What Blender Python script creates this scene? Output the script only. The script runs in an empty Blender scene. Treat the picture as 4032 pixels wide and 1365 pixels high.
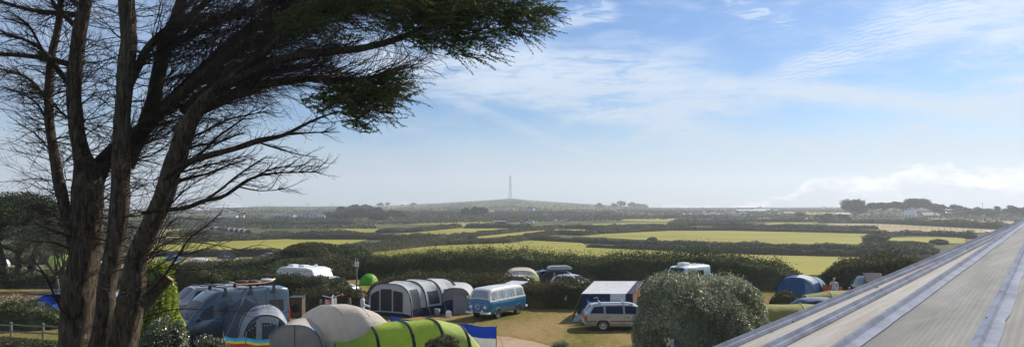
import bpy, bmesh, math, random
import numpy as np
from mathutils import Vector, Matrix
SC = bpy.context.scene
COL = SC.collection
F = 3030.0; CX = 2016.0; HY = 815.0; CZ = 6.7       # focal length and horizon of the 4032 px wide photograph, eye height
R = math.radians
PI = math.pi

# ---------------------------------------------------------------- terrain profile
_KY = [0, 70, 100, 150, 200, 240, 300, 400, 500, 600, 700, 900]
_KZ = [0, 0, -1.6, -4.3, -6.2, -6.8, -7.0, -6.3, -5.5, -4.8, -3.8, -1.2]
_dy = np.arange(0, 901, 5.0)
_dz = np.interp(_dy, _KY, _KZ)
_k = np.ones(5) / 5
_dzs = _dz.copy(); _dzs[2:-2] = np.convolve(_dz, _k, 'valid')
_RP = [-9000, -2000, 0, 600, 797, 898, 1026, 1196, 1356, 1503, 1612, 1718, 1850, 1960, 2000, 2024, 2070, 2198, 2336, 2556, 2700, 3288, 4032, 6000, 12000]
_RY = [826, 830, 832, 829, 827, 818, 811, 812, 811, 812, 804, 800, 792, 785, 781.5, 781.5, 787, 795, 804, 816, 817, 815, 820, 822, 822]
YR = 2100.0

def tz(x, y):
    """ground height at x, y (numpy friendly)"""
    x = np.asarray(x, float); y = np.asarray(y, float)
    near = np.interp(y, _dy, _dzs)
    yy = np.maximum(y, 60)
    px = CX + F * x / yy
    yr = np.interp(px, _RP, _RY)
    y9 = HY + (CZ + 1.2) * F / 900.0
    t = np.clip((yy - 900) / (YR - 900), 0, 1) ** 0.62
    yp = y9 + (yr - y9) * t
    far = CZ - (yp - HY) * np.minimum(yy, YR) / F
    far = np.where(yy > YR, far - (yy - YR) * 0.06, far)
    return np.where(y <= 900, near, far)

def gy(px, py):
    """depth at which the sight line of a photo pixel meets the ground"""
    lo, hi = 5.0, 2095.0
    a = (px - CX) / F
    for _ in range(40):
        m = 0.5 * (lo + hi)
        z = float(tz(a * m, m))
        yp = HY + (CZ - z) * F / m
        if yp > py: lo = m
        else: hi = m
    return 0.5 * (lo + hi)

def G(px, py):
    Y = gy(px, py); X = (px - CX) / F * Y
    return Vector((X, Y, float(tz(X, Y))))

def P(px, py, Y):
    return Vector(((px - CX) / F * Y, Y, CZ - (py - HY) / F * Y))

def GX(px, Y):
    X = (px - CX) / F * Y
    return Vector((X, Y, float(tz(X, Y))))

# ---------------------------------------------------------------- objects
def mk(name, verts, faces, mat=None, parent=None, smooth=False, autos=None):
    me = bpy.data.meshes.new(name)
    if isinstance(faces, np.ndarray):
        v = np.asarray(verts, np.float32).reshape(-1, 3); f = faces.astype(np.int32)
        me.vertices.add(len(v)); me.vertices.foreach_set('co', v.ravel())
        k = f.shape[1]
        me.loops.add(f.size); me.loops.foreach_set('vertex_index', f.ravel())
        me.polygons.add(len(f)); me.polygons.foreach_set('loop_start', np.arange(len(f), dtype=np.int32) * k)
        me.polygons.foreach_set('loop_total', np.full(len(f), k, np.int32))
        me.update(calc_edges=True); me.validate()
    else:
        me.from_pydata([tuple(v) for v in verts], [], [tuple(f) for f in faces]); me.update()
    if smooth:
        me.polygons.foreach_set('use_smooth', [True] * len(me.polygons))
        if autos:
            me.set_sharp_from_angle(angle=R(autos))
    o = bpy.data.objects.new(name, me); COL.objects.link(o)
    if mat:
        for m in (mat if isinstance(mat, (list, tuple)) else [mat]): me.materials.append(m)
    if parent: o.parent = parent
    return o

def tag(o, label=None, cat=None, group=None, kind=None):
    if label: o['label'] = label
    if cat: o['category'] = cat
    if group: o['group'] = group
    if kind: o['kind'] = kind
    return o

def empty(name, loc, rz=0.0, label=None, cat=None, group=None):
    o = bpy.data.objects.new(name, None); COL.objects.link(o)
    o.location = loc; o.rotation_euler = (0, 0, rz); o.empty_display_size = 0.2
    return tag(o, label, cat, group)

def kids(o): return [c for c in bpy.data.objects if c.parent == o]

def copy_tree(o, parent=None):
    c = o.copy(); COL.objects.link(c)
    if parent: c.parent = parent
    for ch in kids(o): copy_tree(ch, c)
    return c

class MB:
    """collects simple shapes into one mesh"""
    def __init__(s): s.v = []; s.f = []
    def add(s, vs, fs):
        n = len(s.v); s.v += [tuple(v) for v in vs]; s.f += [tuple(i + n for i in f) for f in fs]; return s
    def box(s, x0, x1, y0, y1, z0, z1, M=None):
        vs = [Vector((x, y, z)) for z in (z0, z1) for y in (y0, y1) for x in (x0, x1)]
        if M: vs = [M @ v for v in vs]
        return s.add(vs, [(0, 2, 3, 1), (4, 5, 7, 6), (0, 1, 5, 4), (2, 6, 7, 3), (0, 4, 6, 2), (1, 3, 7, 5)])
    def tube(s, pts, r, n=8, cap=True):
        pts = [Vector(p) for p in pts]; m = len(pts)
        rr = r if isinstance(r, (list, tuple)) else [r] * m
        vs = []; up = Vector((0.13, 0.21, 1)).normalized()
        for i, p in enumerate(pts):
            t = (pts[min(i + 1, m - 1)] - pts[max(i - 1, 0)])
            t = t.normalized() if t.length > 1e-9 else Vector((0, 0, 1))
            a = t.cross(up)
            if a.length < 0.15: a = t.cross(Vector((1, 0, 0)))
            a.normalize(); b = t.cross(a)
            for k in range(n):
                th = 2 * PI * k / n
                vs.append(p + (a * math.cos(th) + b * math.sin(th)) * rr[i])
        fs = [(i * n + k, i * n + (k + 1) % n, (i + 1) * n + (k + 1) % n, (i + 1) * n + k) for i in range(m - 1) for k in range(n)]
        if cap: fs += [tuple(range(n))[::-1], tuple((m - 1) * n + k for k in range(n))]
        return s.add(vs, fs)
    def lathe(s, prof, M=None, n=24):
        """prof: (radius, height) pairs turned about local z"""
        vs = []
        for r_, h in prof:
            for k in range(n):
                th = 2 * PI * k / n; v = Vector((r_ * math.cos(th), r_ * math.sin(th), h))
                vs.append(M @ v if M else v)
        m = len(prof)
        fs = [(i * n + k, i * n + (k + 1) % n, (i + 1) * n + (k + 1) % n, (i + 1) * n + k) for i in range(m - 1) for k in range(n)]
        if prof[0][0] > 1e-6: fs.append(tuple(range(n))[::-1])
        if prof[-1][0] > 1e-6: fs.append(tuple((m - 1) * n + k for k in range(n)))
        return s.add(vs, fs)
    def prism(s, poly, d, M=None):
        """flat outline (x, z) pushed out by d along y"""
        n = len(poly)
        vs = [Vector((x, 0, z)) for x, z in poly] + [Vector((x, d, z)) for x, z in poly]
        if M: vs = [M @ v for v in vs]
        return s.add(vs, [tuple(range(n)), tuple(range(n, 2 * n))[::-1]] + [(i, i + n, (i + 1) % n + n, (i + 1) % n) for i in range(n)])
    def build(s, name, mat=None, parent=None, smooth=False, autos=None, bevel=0):
        o = mk(name, s.v, s.f, mat, parent, smooth or bool(autos), autos)
        bm = bmesh.new(); bm.from_mesh(o.data)
        bmesh.ops.recalc_face_normals(bm, faces=bm.faces); bm.to_mesh(o.data); bm.free()
        if bevel:
            m = o.modifiers.new('b', 'BEVEL'); m.width = bevel; m.segments = 2; m.limit_method = 'ANGLE'; m.angle_limit = R(40)
        return o

def T(x=0, y=0, z=0, rx=0, ry=0, rz=0, s=1.0):
    return Matrix.Translation((x, y, z)) @ Matrix.Rotation(R(rz), 4, 'Z') @ Matrix.Rotation(R(ry), 4, 'Y') @ Matrix.Rotation(R(rx), 4, 'X') @ Matrix.Scale(s, 4)

def grid(fn, u0, u1, v0, v1, nu, nv, off=0.0, quad=None):
    """patch of the surface fn(u, v), pushed off along its normal; quad = four (u,v) corners for a slanted patch"""
    vs = []
    e = 1e-3
    for i in range(nu + 1):
        for j in range(nv + 1):
            a, b = i / nu, j / nv
            if quad:
                q = quad
                u = (q[0][0] * (1 - a) + q[1][0] * a) * (1 - b) + (q[3][0] * (1 - a) + q[2][0] * a) * b
                v = (q[0][1] * (1 - a) + q[1][1] * a) * (1 - b) + (q[3][1] * (1 - a) + q[2][1] * a) * b
            else: u = u0 + (u1 - u0) * a; v = v0 + (v1 - v0) * b
            p = Vector(fn(u, v))
            if off:
                du = Vector(fn(u + e, v)) - Vector(fn(u - e, v)); dv = Vector(fn(u, v + e)) - Vector(fn(u, v - e))
                nn = du.cross(dv)
                if nn.length > 1e-12: p = p + nn.normalized() * off
            vs.append(p)
    fs = [(i * (nv + 1) + j, (i + 1) * (nv + 1) + j, (i + 1) * (nv + 1) + j + 1, i * (nv + 1) + j + 1) for i in range(nu) for j in range(nv)]
    return vs, fs

# ---------------------------------------------------------------- materials
MATS = {}
def nodes(name):
    m = bpy.data.materials.new(name); m.use_nodes = True
    nt = m.node_tree; b = nt.nodes['Principled BSDF']
    return m, nt, b

def N(nt, typ, **kw):
    n = nt.nodes.new(typ)
    for k, v in kw.items():
        if k in ('op',): n.operation = v
        else: setattr(n, k, v)
    return n

def mathn(nt, op, a, b=None, c=None, clamp=False):
    n = nt.nodes.new('ShaderNodeMath'); n.operation = op; n.use_clamp = clamp
    for i, x in enumerate((a, b, c)):
        if x is None: continue
        if isinstance(x, (int, float)): n.inputs[i].default_value = x
        else: nt.links.new(x, n.inputs[i])
    return n.outputs[0]

def ramp(nt, fac, stops, interp='LINEAR'):
    n = nt.nodes.new('ShaderNodeValToRGB'); n.color_ramp.interpolation = interp
    el = n.color_ramp.elements
    while len(el) < len(stops): el.new(0.5)
    for e, (p, c) in zip(el, stops): e.position = p; e.color = (*c, 1) if len(c) == 3 else c
    if fac is not None: nt.links.new(fac, n.inputs[0])
    return n.outputs[0]

def noise(nt, vec, scale, detail=4, rough=0.55, dist=0.0):
    n = nt.nodes.new('ShaderNodeTexNoise'); n.inputs['Scale'].default_value = scale
    n.inputs['Detail'].default_value = detail; n.inputs['Roughness'].default_value = rough; n.inputs['Distortion'].default_value = dist
    if vec is not None: nt.links.new(vec, n.inputs['Vector'])
    return n.outputs['Fac']

def mixc(nt, f, a, b, blend='MIX'):
    n = nt.nodes.new('ShaderNodeMix'); n.data_type = 'RGBA'; n.blend_type = blend
    for s_, x in ((n.inputs[0], f), (n.inputs[6], a), (n.inputs[7], b)):
        if isinstance(x, (int, float)): s_.default_value = x
        elif isinstance(x, tuple): s_.default_value = (*x, 1) if len(x) == 3 else x
        else: nt.links.new(x, s_)
    return n.outputs[2]

def mapping(nt, src, scale=(1, 1, 1), rot=(0, 0, 0)):
    n = nt.nodes.new('ShaderNodeMapping'); n.inputs['Scale'].default_value = scale; n.inputs['Rotation'].default_value = rot
    nt.links.new(src, n.inputs['Vector']); return n.outputs[0]

def texco(nt, which='Object'):
    return nt.nodes.new('ShaderNodeTexCoord').outputs[which]

def bump(nt, b, h, strength=0.4, dist=0.02):
    n = nt.nodes.new('ShaderNodeBump'); n.inputs['Strength'].default_value = strength; n.inputs['Distance'].default_value = dist
    nt.links.new(h, n.inputs['Height']); nt.links.new(n.outputs[0], b.inputs['Normal'])

def plain(name, c, rough=0.5, metal=0.0, var=0.12, scale=6.0, coat=0.0, alpha=None, spec=0.5, dirt=None):
    """paint, plastic, metal: a base colour with a slight uneven tone"""
    if name in MATS: return MATS[name]
    m, nt, b = nodes(name)
    f = noise(nt, texco(nt), scale, 5)
    lo = tuple(x * (1 - var) for x in c); hi = tuple(min(1, x * (1 + var)) for x in c)
    col = ramp(nt, f, [(0.3, lo), (0.7, hi)])
    if dirt:
        f2 = noise(nt, texco(nt), scale * 0.35, 6, 0.7)
        col = mixc(nt, ramp(nt, f2, [(0.5, (0, 0, 0)), (0.75, (0.6, 0.6, 0.6))]), col, dirt)
    nt.links.new(col, b.inputs['Base Color'])
    b.inputs['Roughness'].default_value = rough; b.inputs['Metallic'].default_value = metal
    b.inputs['Coat Weight'].default_value = coat; b.inputs['Specular IOR Level'].default_value = spec
    MATS[name] = m; return m

def fabric(name, c, transl=0.25, var=0.08, rough=0.75, wr=1.0):
    """tent cloth: lets some light through, slack wrinkles"""
    if name in MATS: return MATS[name]
    m, nt, b = nodes(name)
    co = texco(nt)
    f = noise(nt, co, 3, 4)
    col = ramp(nt, f, [(0.3, tuple(x * (1 - var) for x in c)), (0.7, tuple(min(1, x * (1 + var)) for x in c))])
    nt.links.new(col, b.inputs['Base Color']); b.inputs['Roughness'].default_value = rough
    b.inputs['Specular IOR Level'].default_value = 0.3
    h = noise(nt, mapping(nt, co, (1, 1, 0.35)), 3.2, 4, 0.6, 1.2)
    bump(nt, b, h, 0.5 * wr, 0.12)
    tr = nt.nodes.new('ShaderNodeBsdfTranslucent'); nt.links.new(col, tr.inputs['Color'])
    mx = nt.nodes.new('ShaderNodeMixShader'); mx.inputs[0].default_value = transl
    nt.links.new(b.outputs[0], mx.inputs[1]); nt.links.new(tr.outputs[0], mx.inputs[2])
    nt.links.new(mx.outputs[0], nt.nodes['Material Output'].inputs['Surface'])
    MATS[name] = m; return m

def foliage(name, cols, clump=0.6, transl=0.2, rough=0.75, patch=None, spec=0.12):
    """cols: dark, mid, light leaf tones; patch: (colour, amount) a second kind of growth in clumps"""
    if name in MATS: return MATS[name]
    m, nt, b = nodes(name)
    g = nt.nodes.new('ShaderNodeNewGeometry')
    ri = g.outputs['Random Per Island']
    cl = noise(nt, texco(nt), clump, 3)
    f = mathn(nt, 'ADD', mathn(nt, 'MULTIPLY', ri, 0.55), mathn(nt, 'MULTIPLY', mathn(nt, 'SUBTRACT', cl, 0.2), 0.75), clamp=True)
    col = ramp(nt, f, [(0.1, cols[0]), (0.5, cols[1]), (0.92, cols[2])])
    if patch:
        f2 = noise(nt, texco(nt), clump * 0.55, 4, 0.7)
        col = mixc(nt, ramp(nt, f2, [(0.5 - patch[1] * 0.3, (0, 0, 0)), (0.62 - patch[1] * 0.3, (0.85,) * 3)]), col, patch[0])
    nt.links.new(col, b.inputs['Base Color']); b.inputs['Roughness'].default_value = rough
    b.inputs['Specular IOR Level'].default_value = spec
    tr = nt.nodes.new('ShaderNodeBsdfTranslucent'); nt.links.new(col, tr.inputs['Color'])
    mx = nt.nodes.new('ShaderNodeMixShader'); mx.inputs[0].default_value = transl
    nt.links.new(b.outputs[0], mx.inputs[1]); nt.links.new(tr.outputs[0], mx.inputs[2])
    nt.links.new(mx.outputs[0], nt.nodes['Material Output'].inputs['Surface'])
    MATS[name] = m; return m

def grassmat(name, cols, scale=0.25, streak=(1, 1, 1), bs=0.5):
    m, nt, b = nodes(name)
    co = nt.nodes.new('ShaderNodeNewGeometry').outputs['Position']
    co2 = mapping(nt, co, streak)
    a = noise(nt, co2, scale, 5, 0.6); c = noise(nt, co, scale * 9, 4, 0.7)
    w_ = noise(nt, mapping(nt, co, (0.10, 1.0, 1), (0, 0, 0.12)), 0.30, 3, 0.6)
    f = mathn(nt, 'ADD', mathn(nt, 'ADD', mathn(nt, 'MULTIPLY', a, 0.5), mathn(nt, 'MULTIPLY', c, 0.25)), mathn(nt, 'MULTIPLY', w_, 0.3))
    col = ramp(nt, f, [(0.42, cols[0]), (0.5, cols[1]), (0.62, cols[2])])
    nt.links.new(col, b.inputs['Base Color']); b.inputs['Roughness'].default_value = 0.9
    b.inputs['Specular IOR Level'].default_value = 0.1
    bump(nt, b, noise(nt, co, scale * 30, 3, 0.7), bs, 0.1)
    MATS[name] = m; return m

def glassmat():
    m, nt, b = nodes('window_glass')
    b.inputs['Base Color'].default_value = (0.012, 0.016, 0.02, 1); b.inputs['Roughness'].default_value = 0.05
    b.inputs['Specular IOR Level'].default_value = 0.45
    MATS['glass'] = m; return m
glassmat()

# ---------------------------------------------------------------- leaf cards
def cards(C, size, rng, aspect=2.0, nrm=None, spread=1.0, up=0.0, dirv=None):
    """one pointed four-cornered leaf per centre. dirv: growth direction, nrm: rough facing"""
    C = np.asarray(C, float); n = len(C)
    a = rng.normal(size=(n, 3)) * spread
    if dirv is not None: a = a + dirv
    a[:, 2] += up
    a /= np.linalg.norm(a, axis=1, keepdims=True) + 1e-9
    b = rng.normal(size=(n, 3))
    b = b - (b * a).sum(1, keepdims=True) * a
    b /= np.linalg.norm(b, axis=1, keepdims=True) + 1e-9
    s = (size if np.ndim(size) else np.full(n, size)) * rng.uniform(0.6, 1.35, n)
    s = s[:, None]
    v = np.stack([C - a * s * 0.5, C + b * s * 0.5 / aspect, C + a * s * 0.5, C - b * s * 0.5 / aspect], 1)
    f = np.arange(n * 4).reshape(n, 4)
    return v.reshape(-1, 3), f

def vnoise(x, seed=0, octs=4, f0=1.0):
    """cheap smooth 1-D noise, about -1..1"""
    x = np.asarray(x, float); r = np.zeros_like(x); rg = np.random.default_rng(seed); a = 1.0; t = 0
    for k in range(octs):
        tab = rg.uniform(-1, 1, 512); xx = x * f0 * 2 ** k + 100 * k
        i = np.floor(xx).astype(int); fr = xx - i; fr = fr * fr * (3 - 2 * fr)
        r += a * (tab[i % 512] * (1 - fr) + tab[(i + 1) % 512] * fr); t += a; a *= 0.55
    return r / t * 1.5
# ---------------------------------------------------------------- camera, light, sky
cam_d = bpy.data.cameras.new('camera'); cam = bpy.data.objects.new('camera', cam_d); COL.objects.link(cam)
cam.location = (0, 0, CZ); cam.rotation_euler = (R(90), 0, 0)
cam_d.sensor_width = 36; cam_d.sensor_fit = 'HORIZONTAL'; cam_d.lens = F / 4032 * 36
cam_d.shift_y = (HY - 682.5) / 4032
cam_d.clip_start = 0.1; cam_d.clip_end = 20000
SC.camera = cam
SUN_AZ = 47.0; SUN_EL = 38.0        # right of the view direction
sun_d = bpy.data.lights.new('sun', 'SUN'); sun = bpy.data.objects.new('sun', sun_d); COL.objects.link(sun)
sun_d.energy = 5.0; sun_d.angle = R(0.5); sun_d.color = (1.0, 0.93, 0.82)
sdir = Vector((math.sin(R(SUN_AZ)) * math.cos(R(SUN_EL)), math.cos(R(SUN_AZ)) * math.cos(R(SUN_EL)), math.sin(R(SUN_EL))))
sun.rotation_euler = (-sdir).to_track_quat('-Z', 'Y').to_euler()
SC.view_settings.view_transform = 'Standard'; SC.view_settings.look = 'None'
SC.view_settings.exposure = 0.38; SC.view_settings.gamma = 1.0

W = bpy.data.worlds.new('World'); SC.world = W; W.use_nodes = True
nt = W.node_tree
for n in list(nt.nodes): nt.nodes.remove(n)
out = nt.nodes.new('ShaderNodeOutputWorld'); bg = nt.nodes.new('ShaderNodeBackground')
nt.links.new(bg.outputs[0], out.inputs[0])
SKS = 0.1
sky = nt.nodes.new('ShaderNodeTexSky'); sky.sky_type = 'NISHITA'; sky.sun_disc = False
sky.sun_elevation = R(SUN_EL); sky.sun_rotation = R(SUN_AZ)
sky.air_density = 1.0; sky.dust_density = 0.6; sky.ozone_density = 1.5; sky.altitude = 50
tc = nt.nodes.new('ShaderNodeTexCoord').outputs['Generated']
nrm = nt.nodes.new('ShaderNodeVectorMath'); nrm.operation = 'NORMALIZE'; nt.links.new(tc, nrm.inputs[0])
sep = nt.nodes.new('ShaderNodeSeparateXYZ'); nt.links.new(nrm.outputs[0], sep.inputs[0])
M = lambda op, a, b=None, c=None, clamp=False: mathn(nt, op, a, b, c, clamp)
AZ = M('ARCTAN2', sep.outputs[0], sep.outputs[1]); EL = M('ARCSINE', sep.outputs[2])
def azel(px, py):
    x, y, z = (px - CX) / F, 1.0, (HY - py) / F
    return math.atan2(x, y), math.asin(z / math.sqrt(x * x + 1 + z * z))
comb = nt.nodes.new('ShaderNodeCombineXYZ'); nt.links.new(AZ, comb.inputs[0]); nt.links.new(EL, comb.inputs[1])
def nz(sx, sy, rot, scale, detail=5, rough=0.55, dist=0.0):
    # clouds drawn out along a direction of the sky
    mp = nt.nodes.new('ShaderNodeMapping'); mp.inputs['Rotation'].default_value = (0, 0, R(rot)); mp.inputs['Scale'].default_value = (sx, sy, 1)
    nt.links.new(comb.outputs[0], mp.inputs[0]); return noise(nt, mp.outputs[0], scale, detail, rough, dist)
def sstep(x, a, b):
    n = nt.nodes.new('ShaderNodeMapRange'); n.interpolation_type = 'SMOOTHSTEP'
    n.inputs[1].default_value = a; n.inputs[2].default_value = b; n.inputs[3].default_value = 0; n.inputs[4].default_value = 1
    nt.links.new(x, n.inputs[0]); return n.outputs[0]
warp = nz(3, 6, 10, 2.2, 5, 0.6, 0.6)
warp2 = nz(2, 8, -12, 5, 6, 0.62, 0.8)
fine = nz(1.5, 7, 12, 14, 6, 0.65, 1.2)
fib = M('ADD', M('MULTIPLY', nz(1.0, 9, 8, 7, 6, 0.6, 0.4), 0.6), M('MULTIPLY', fine, 0.4))
keep = None
def layer(m):
    global keep
    k = M('SUBTRACT', 1.0, m, clamp=True)
    keep = k if keep is None else M('MULTIPLY', keep, k)
def streak(p, q, w0, w1, amt, wob=0.5, tex=None, tl=0.25, th=0.75, ends=0.15):
    (a0, e0), (a1, e1) = azel(*p), azel(*q)
    dx, dy = a1 - a0, e1 - e0; L = math.hypot(dx, dy); dx /= L; dy /= L
    ax = M('SUBTRACT', AZ, a0); ay = M('SUBTRACT', EL, e0)
    t = M('MULTIPLY', M('ADD', M('MULTIPLY', ax, dx), M('MULTIPLY', ay, dy)), 1 / L)
    s = M('ADD', M('MULTIPLY', ay, dx), M('MULTIPLY', ax, -dy))
    s = M('ADD', s, M('MULTIPLY', M('SUBTRACT', warp, 0.5), wob * 0.09))
    s = M('ADD', s, M('MULTIPLY', M('SUBTRACT', warp2, 0.5), wob * 0.05))
    w = M('ADD', M('MULTIPLY', t, (w1 - w0) / F), w0 / F)
    w = M('MAXIMUM', w, min(w0, w1) / F * 0.6)
    r = M('DIVIDE', M('ABSOLUTE', s), w)
    m = M('SUBTRACT', 1.0, sstep(r, 0.25, 1.15))
    m = M('MULTIPLY', m, sstep(t, -ends, ends)); m = M('MULTIPLY', m, M('SUBTRACT', 1.0, sstep(t, 1 - ends, 1 + ends)))
    tx = sstep(tex if tex is not None else fib, 0.36 + (tl - 0.25) * 0.7, 0.60 + (th - 0.75) * 0.5)
    m = M('MULTIPLY', m, M('ADD', M('MULTIPLY', tx, 0.85), 0.15))
    layer(M('MULTIPLY', m, min(0.98, amt * 1.75)))
# high veils and streaks, laid where the day's clouds stood
streak((1350, 225), (2750, 290), 120, 120, 0.62)
streak((1450, 330), (2350, 330), 90, 90, 0.5)
streak((1500, 240), (2300, 300), 70, 70, 0.35, tex=fine)
streak((2050, 390), (2800, 500), 50, 110, 0.55)
streak((2250, 300), (3050, 420), 90, 60, 0.5)
streak((2700, 310), (4200, 455), 46, 62, 0.9, wob=0.25, tl=0.1)
streak((2700, 540), (4300, 640), 60, 100, 0.5)
rip = nt.nodes.new('ShaderNodeTexWave'); rip.bands_direction = 'Y'; rip.inputs['Scale'].default_value = 70; rip.inputs['Distortion'].default_value = 9
rip.inputs['Detail'].default_value = 2; rip.inputs['Detail Scale'].default_value = 0.7
mpr = nt.nodes.new('ShaderNodeMapping'); mpr.inputs['Rotation'].default_value = (0, 0, R(-7)); nt.links.new(comb.outputs[0], mpr.inputs[0]); nt.links.new(mpr.outputs[0], rip.inputs['Vector'])
ripm = M('ADD', M('MULTIPLY', rip.outputs['Fac'], 0.15), M('MULTIPLY', fib, 0.86))
streak((3010, 330), (3900, -20), 60, 120, 0.72, wob=0.3, tex=ripm, tl=0.25, th=0.9, ends=0.12)
streak((3500, 60), (4300, 60), 120, 200, 0.5)
streak((3880, 165), (4250, 150), 50, 70, 0.8, wob=0.8)
streak((3700, 400), (4300, 270), 40, 90, 0.55)
streak((2440, 580), (2660, 480), 22, 26, 0.35, wob=0.15)
streak((3520, 560), (3860, 400), 26, 30, 0.35, wob=0.15)
streak((2850, -10), (3120, 80), 26, 30, 0.4, tex=fine, tl=0.45)
streak((2150, 90), (2420, 40), 45, 50, 0.35, tex=fine, tl=0.35)
streak((3700, 250), (4100, 190), 26, 30, 0.3, tex=fine, tl=0.4)
streak((3150, 390), (3600, 330), 22, 30, 0.3, tex=fine, tl=0.4)
streak((1750, 380), (2350, 620), 30, 24, 0.3, wob=0.15)
# thin veil thickening to the horizon and to the left
le = M('ADD', EL, M('MULTIPLY', M('SUBTRACT', warp, 0.5), 0.10))
layer(M('MULTIPLY', M('SUBTRACT', 1.0, sstep(le, 0.035, 0.125)), 0.80))
layer(M('MULTIPLY', M('SUBTRACT', 1.0, sstep(AZ, -0.62, -0.12)), 0.38))
layer(M('MULTIPLY', sstep(M('ADD', warp2, M('MULTIPLY', fib, 0.6)), 0.72, 1.02), 0.3))
cover = M('SUBTRACT', 1.0, keep)
# cumulus bank low on the right
bil = nz(1.0, 1.7, 0, 17, 7, 0.55, 0.1); big = nz(1.0, 2.0, 0, 7, 3, 0.5)
edge = M('ADD', M('MULTIPLY', M('SUBTRACT', bil, 0.5), 0.055), M('MULTIPLY', M('SUBTRACT', big, 0.5), 0.06))
ea, _ = azel(2880, 700); eb, _ = azel(3150, 700)
top = M('ADD', M('MULTIPLY', sstep(AZ, ea - 0.03, eb + 0.05), 0.044), -0.004)
cum = sstep(M('SUBTRACT', M('ADD', top, edge), EL), -0.002, 0.006)
body = nz(1.0, 2.2, 0, 12, 5, 0.6, 0.3)
body2 = nz(1.0, 2.2, 0, 30, 4, 0.6, 0.3)
shade = M('ADD', M('MULTIPLY', body, 0.7), M('MULTIPLY', body2, 0.3))
lift = sstep(M('SUBTRACT', M('ADD', top, edge), EL), 0.0, 0.022)
ccol = ramp(nt, M('SUBTRACT', shade, M('MULTIPLY', lift, 0.12)), [(0.38, (0.42, 0.47, 0.53)), (0.58, (0.82, 0.81, 0.79))])
base = nt.nodes.new('ShaderNodeVectorMath'); base.operation = 'MULTIPLY'; nt.links.new(sky.outputs[0], base.inputs[0]); base.inputs[1].default_value = (SKS * 0.37, SKS * 0.55, SKS * 0.78)
veil = ramp(nt, M('MULTIPLY', EL, 4.0), [(0.0, (0.44, 0.50, 0.55)), (0.35, (0.45, 0.53, 0.62)), (1.0, (0.58, 0.67, 0.80))])
col = mixc(nt, M('MULTIPLY', cover, 0.92), base.outputs[0], veil)
col = mixc(nt, M('MULTIPLY', cum, 0.95), col, ccol)
# below the horizon the world is plain ground haze
nt.links.new(col, bg.inputs[0]); bg.inputs[1].default_value = 1.0

# ---------------------------------------------------------------- ground
def axis(lims):
    o = []
    for a, b, s in lims: o += list(np.arange(a, b, s))
    return np.array(o + [lims[-1][1]])
gxs = axis([(-3400, -1500, 60), (-1500, -400, 25), (-400, -60, 12), (-60, 60, 6), (60, 400, 12), (400, 1500, 25), (1500, 3400, 60)])
gys = axis([(-160, 60, 20), (60, 260, 5), (260, 600, 10), (600, 900, 20), (900, 2100, 30), (2100, 3000, 90)])
XX, YY = np.meshgrid(gxs, gys, indexing='ij'); ZZ = tz(XX, YY)
nx_, ny_ = XX.shape
idx = np.arange(nx_ * ny_).reshape(nx_, ny_)
gf = np.stack([idx[:-1, :-1], idx[1:, :-1], idx[1:, 1:], idx[:-1, 1:]], -1).reshape(-1, 4)
def ground_mat():
    m, nt, b = nodes('rough_ground')
    co = nt.nodes.new('ShaderNodeNewGeometry').outputs['Position']
    a = noise(nt, mapping(nt, co, (1, 0.35, 1)), 0.012, 6, 0.65); c = noise(nt, co, 0.15, 4, 0.7)
    f = mathn(nt, 'ADD', mathn(nt, 'MULTIPLY', a, 0.75), mathn(nt, 'MULTIPLY', c, 0.25))
    col = ramp(nt, f, [(0.40, (0.045, 0.058, 0.024)), (0.5, (0.085, 0.095, 0.040)), (0.60, (0.15, 0.135, 0.065))])
    nt.links.new(col, b.inputs['Base Color']); b.inputs['Roughness'].default_value = 0.95; b.inputs['Specular IOR Level'].default_value = 0.05
    bump(nt, b, noise(nt, co, 0.6, 4, 0.7), 0.8, 0.6)
    return m
tag(mk('ground', np.stack([XX, YY, ZZ], -1).reshape(-1, 3), gf, ground_mat(), smooth=True), kind='structure')

G_FIELD = grassmat('meadow_grass', [(0.17, 0.165, 0.022), (0.235, 0.22, 0.032), (0.29, 0.26, 0.055)], 0.05, (0.35, 1, 1))
G_TAN = grassmat('dry_grass', [(0.20, 0.16, 0.075), (0.28, 0.22, 0.11), (0.34, 0.28, 0.16)], 0.04, (0.35, 1, 1))
def campmat():
    m, nt, b = nodes('camp_grass')
    co = nt.nodes.new('ShaderNodeNewGeometry').outputs['Position']
    a = noise(nt, mapping(nt, co, (0.7, 0.5, 1)), 0.22, 6, 0.68, 0.6); c = noise(nt, co, 2.6, 5, 0.75); d = noise(nt, mapping(nt, co, (1, 0.6, 1)), 0.05, 3, 0.5)
    f = mathn(nt, 'ADD', mathn(nt, 'ADD', mathn(nt, 'MULTIPLY', a, 0.5), mathn(nt, 'MULTIPLY', c, 0.3)), mathn(nt, 'MULTIPLY', d, 0.25))
    col = ramp(nt, f, [(0.38, (0.065, 0.075, 0.018)), (0.465, (0.125, 0.125, 0.028)), (0.52, (0.21, 0.16, 0.055)), (0.60, (0.31, 0.215, 0.10))])
    nt.links.new(col, b.inputs['Base Color']); b.inputs['Roughness'].default_value = 0.95; b.inputs['Specular IOR Level'].default_value = 0.05
    bump(nt, b, noise(nt, co, 7, 4, 0.75), 0.9, 0.12)
    return m
G_CAMP = campmat()
G_EARTH = grassmat('bare_earth', [(0.28, 0.18, 0.11), (0.36, 0.25, 0.16), (0.42, 0.31, 0.21)], 0.5)

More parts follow.
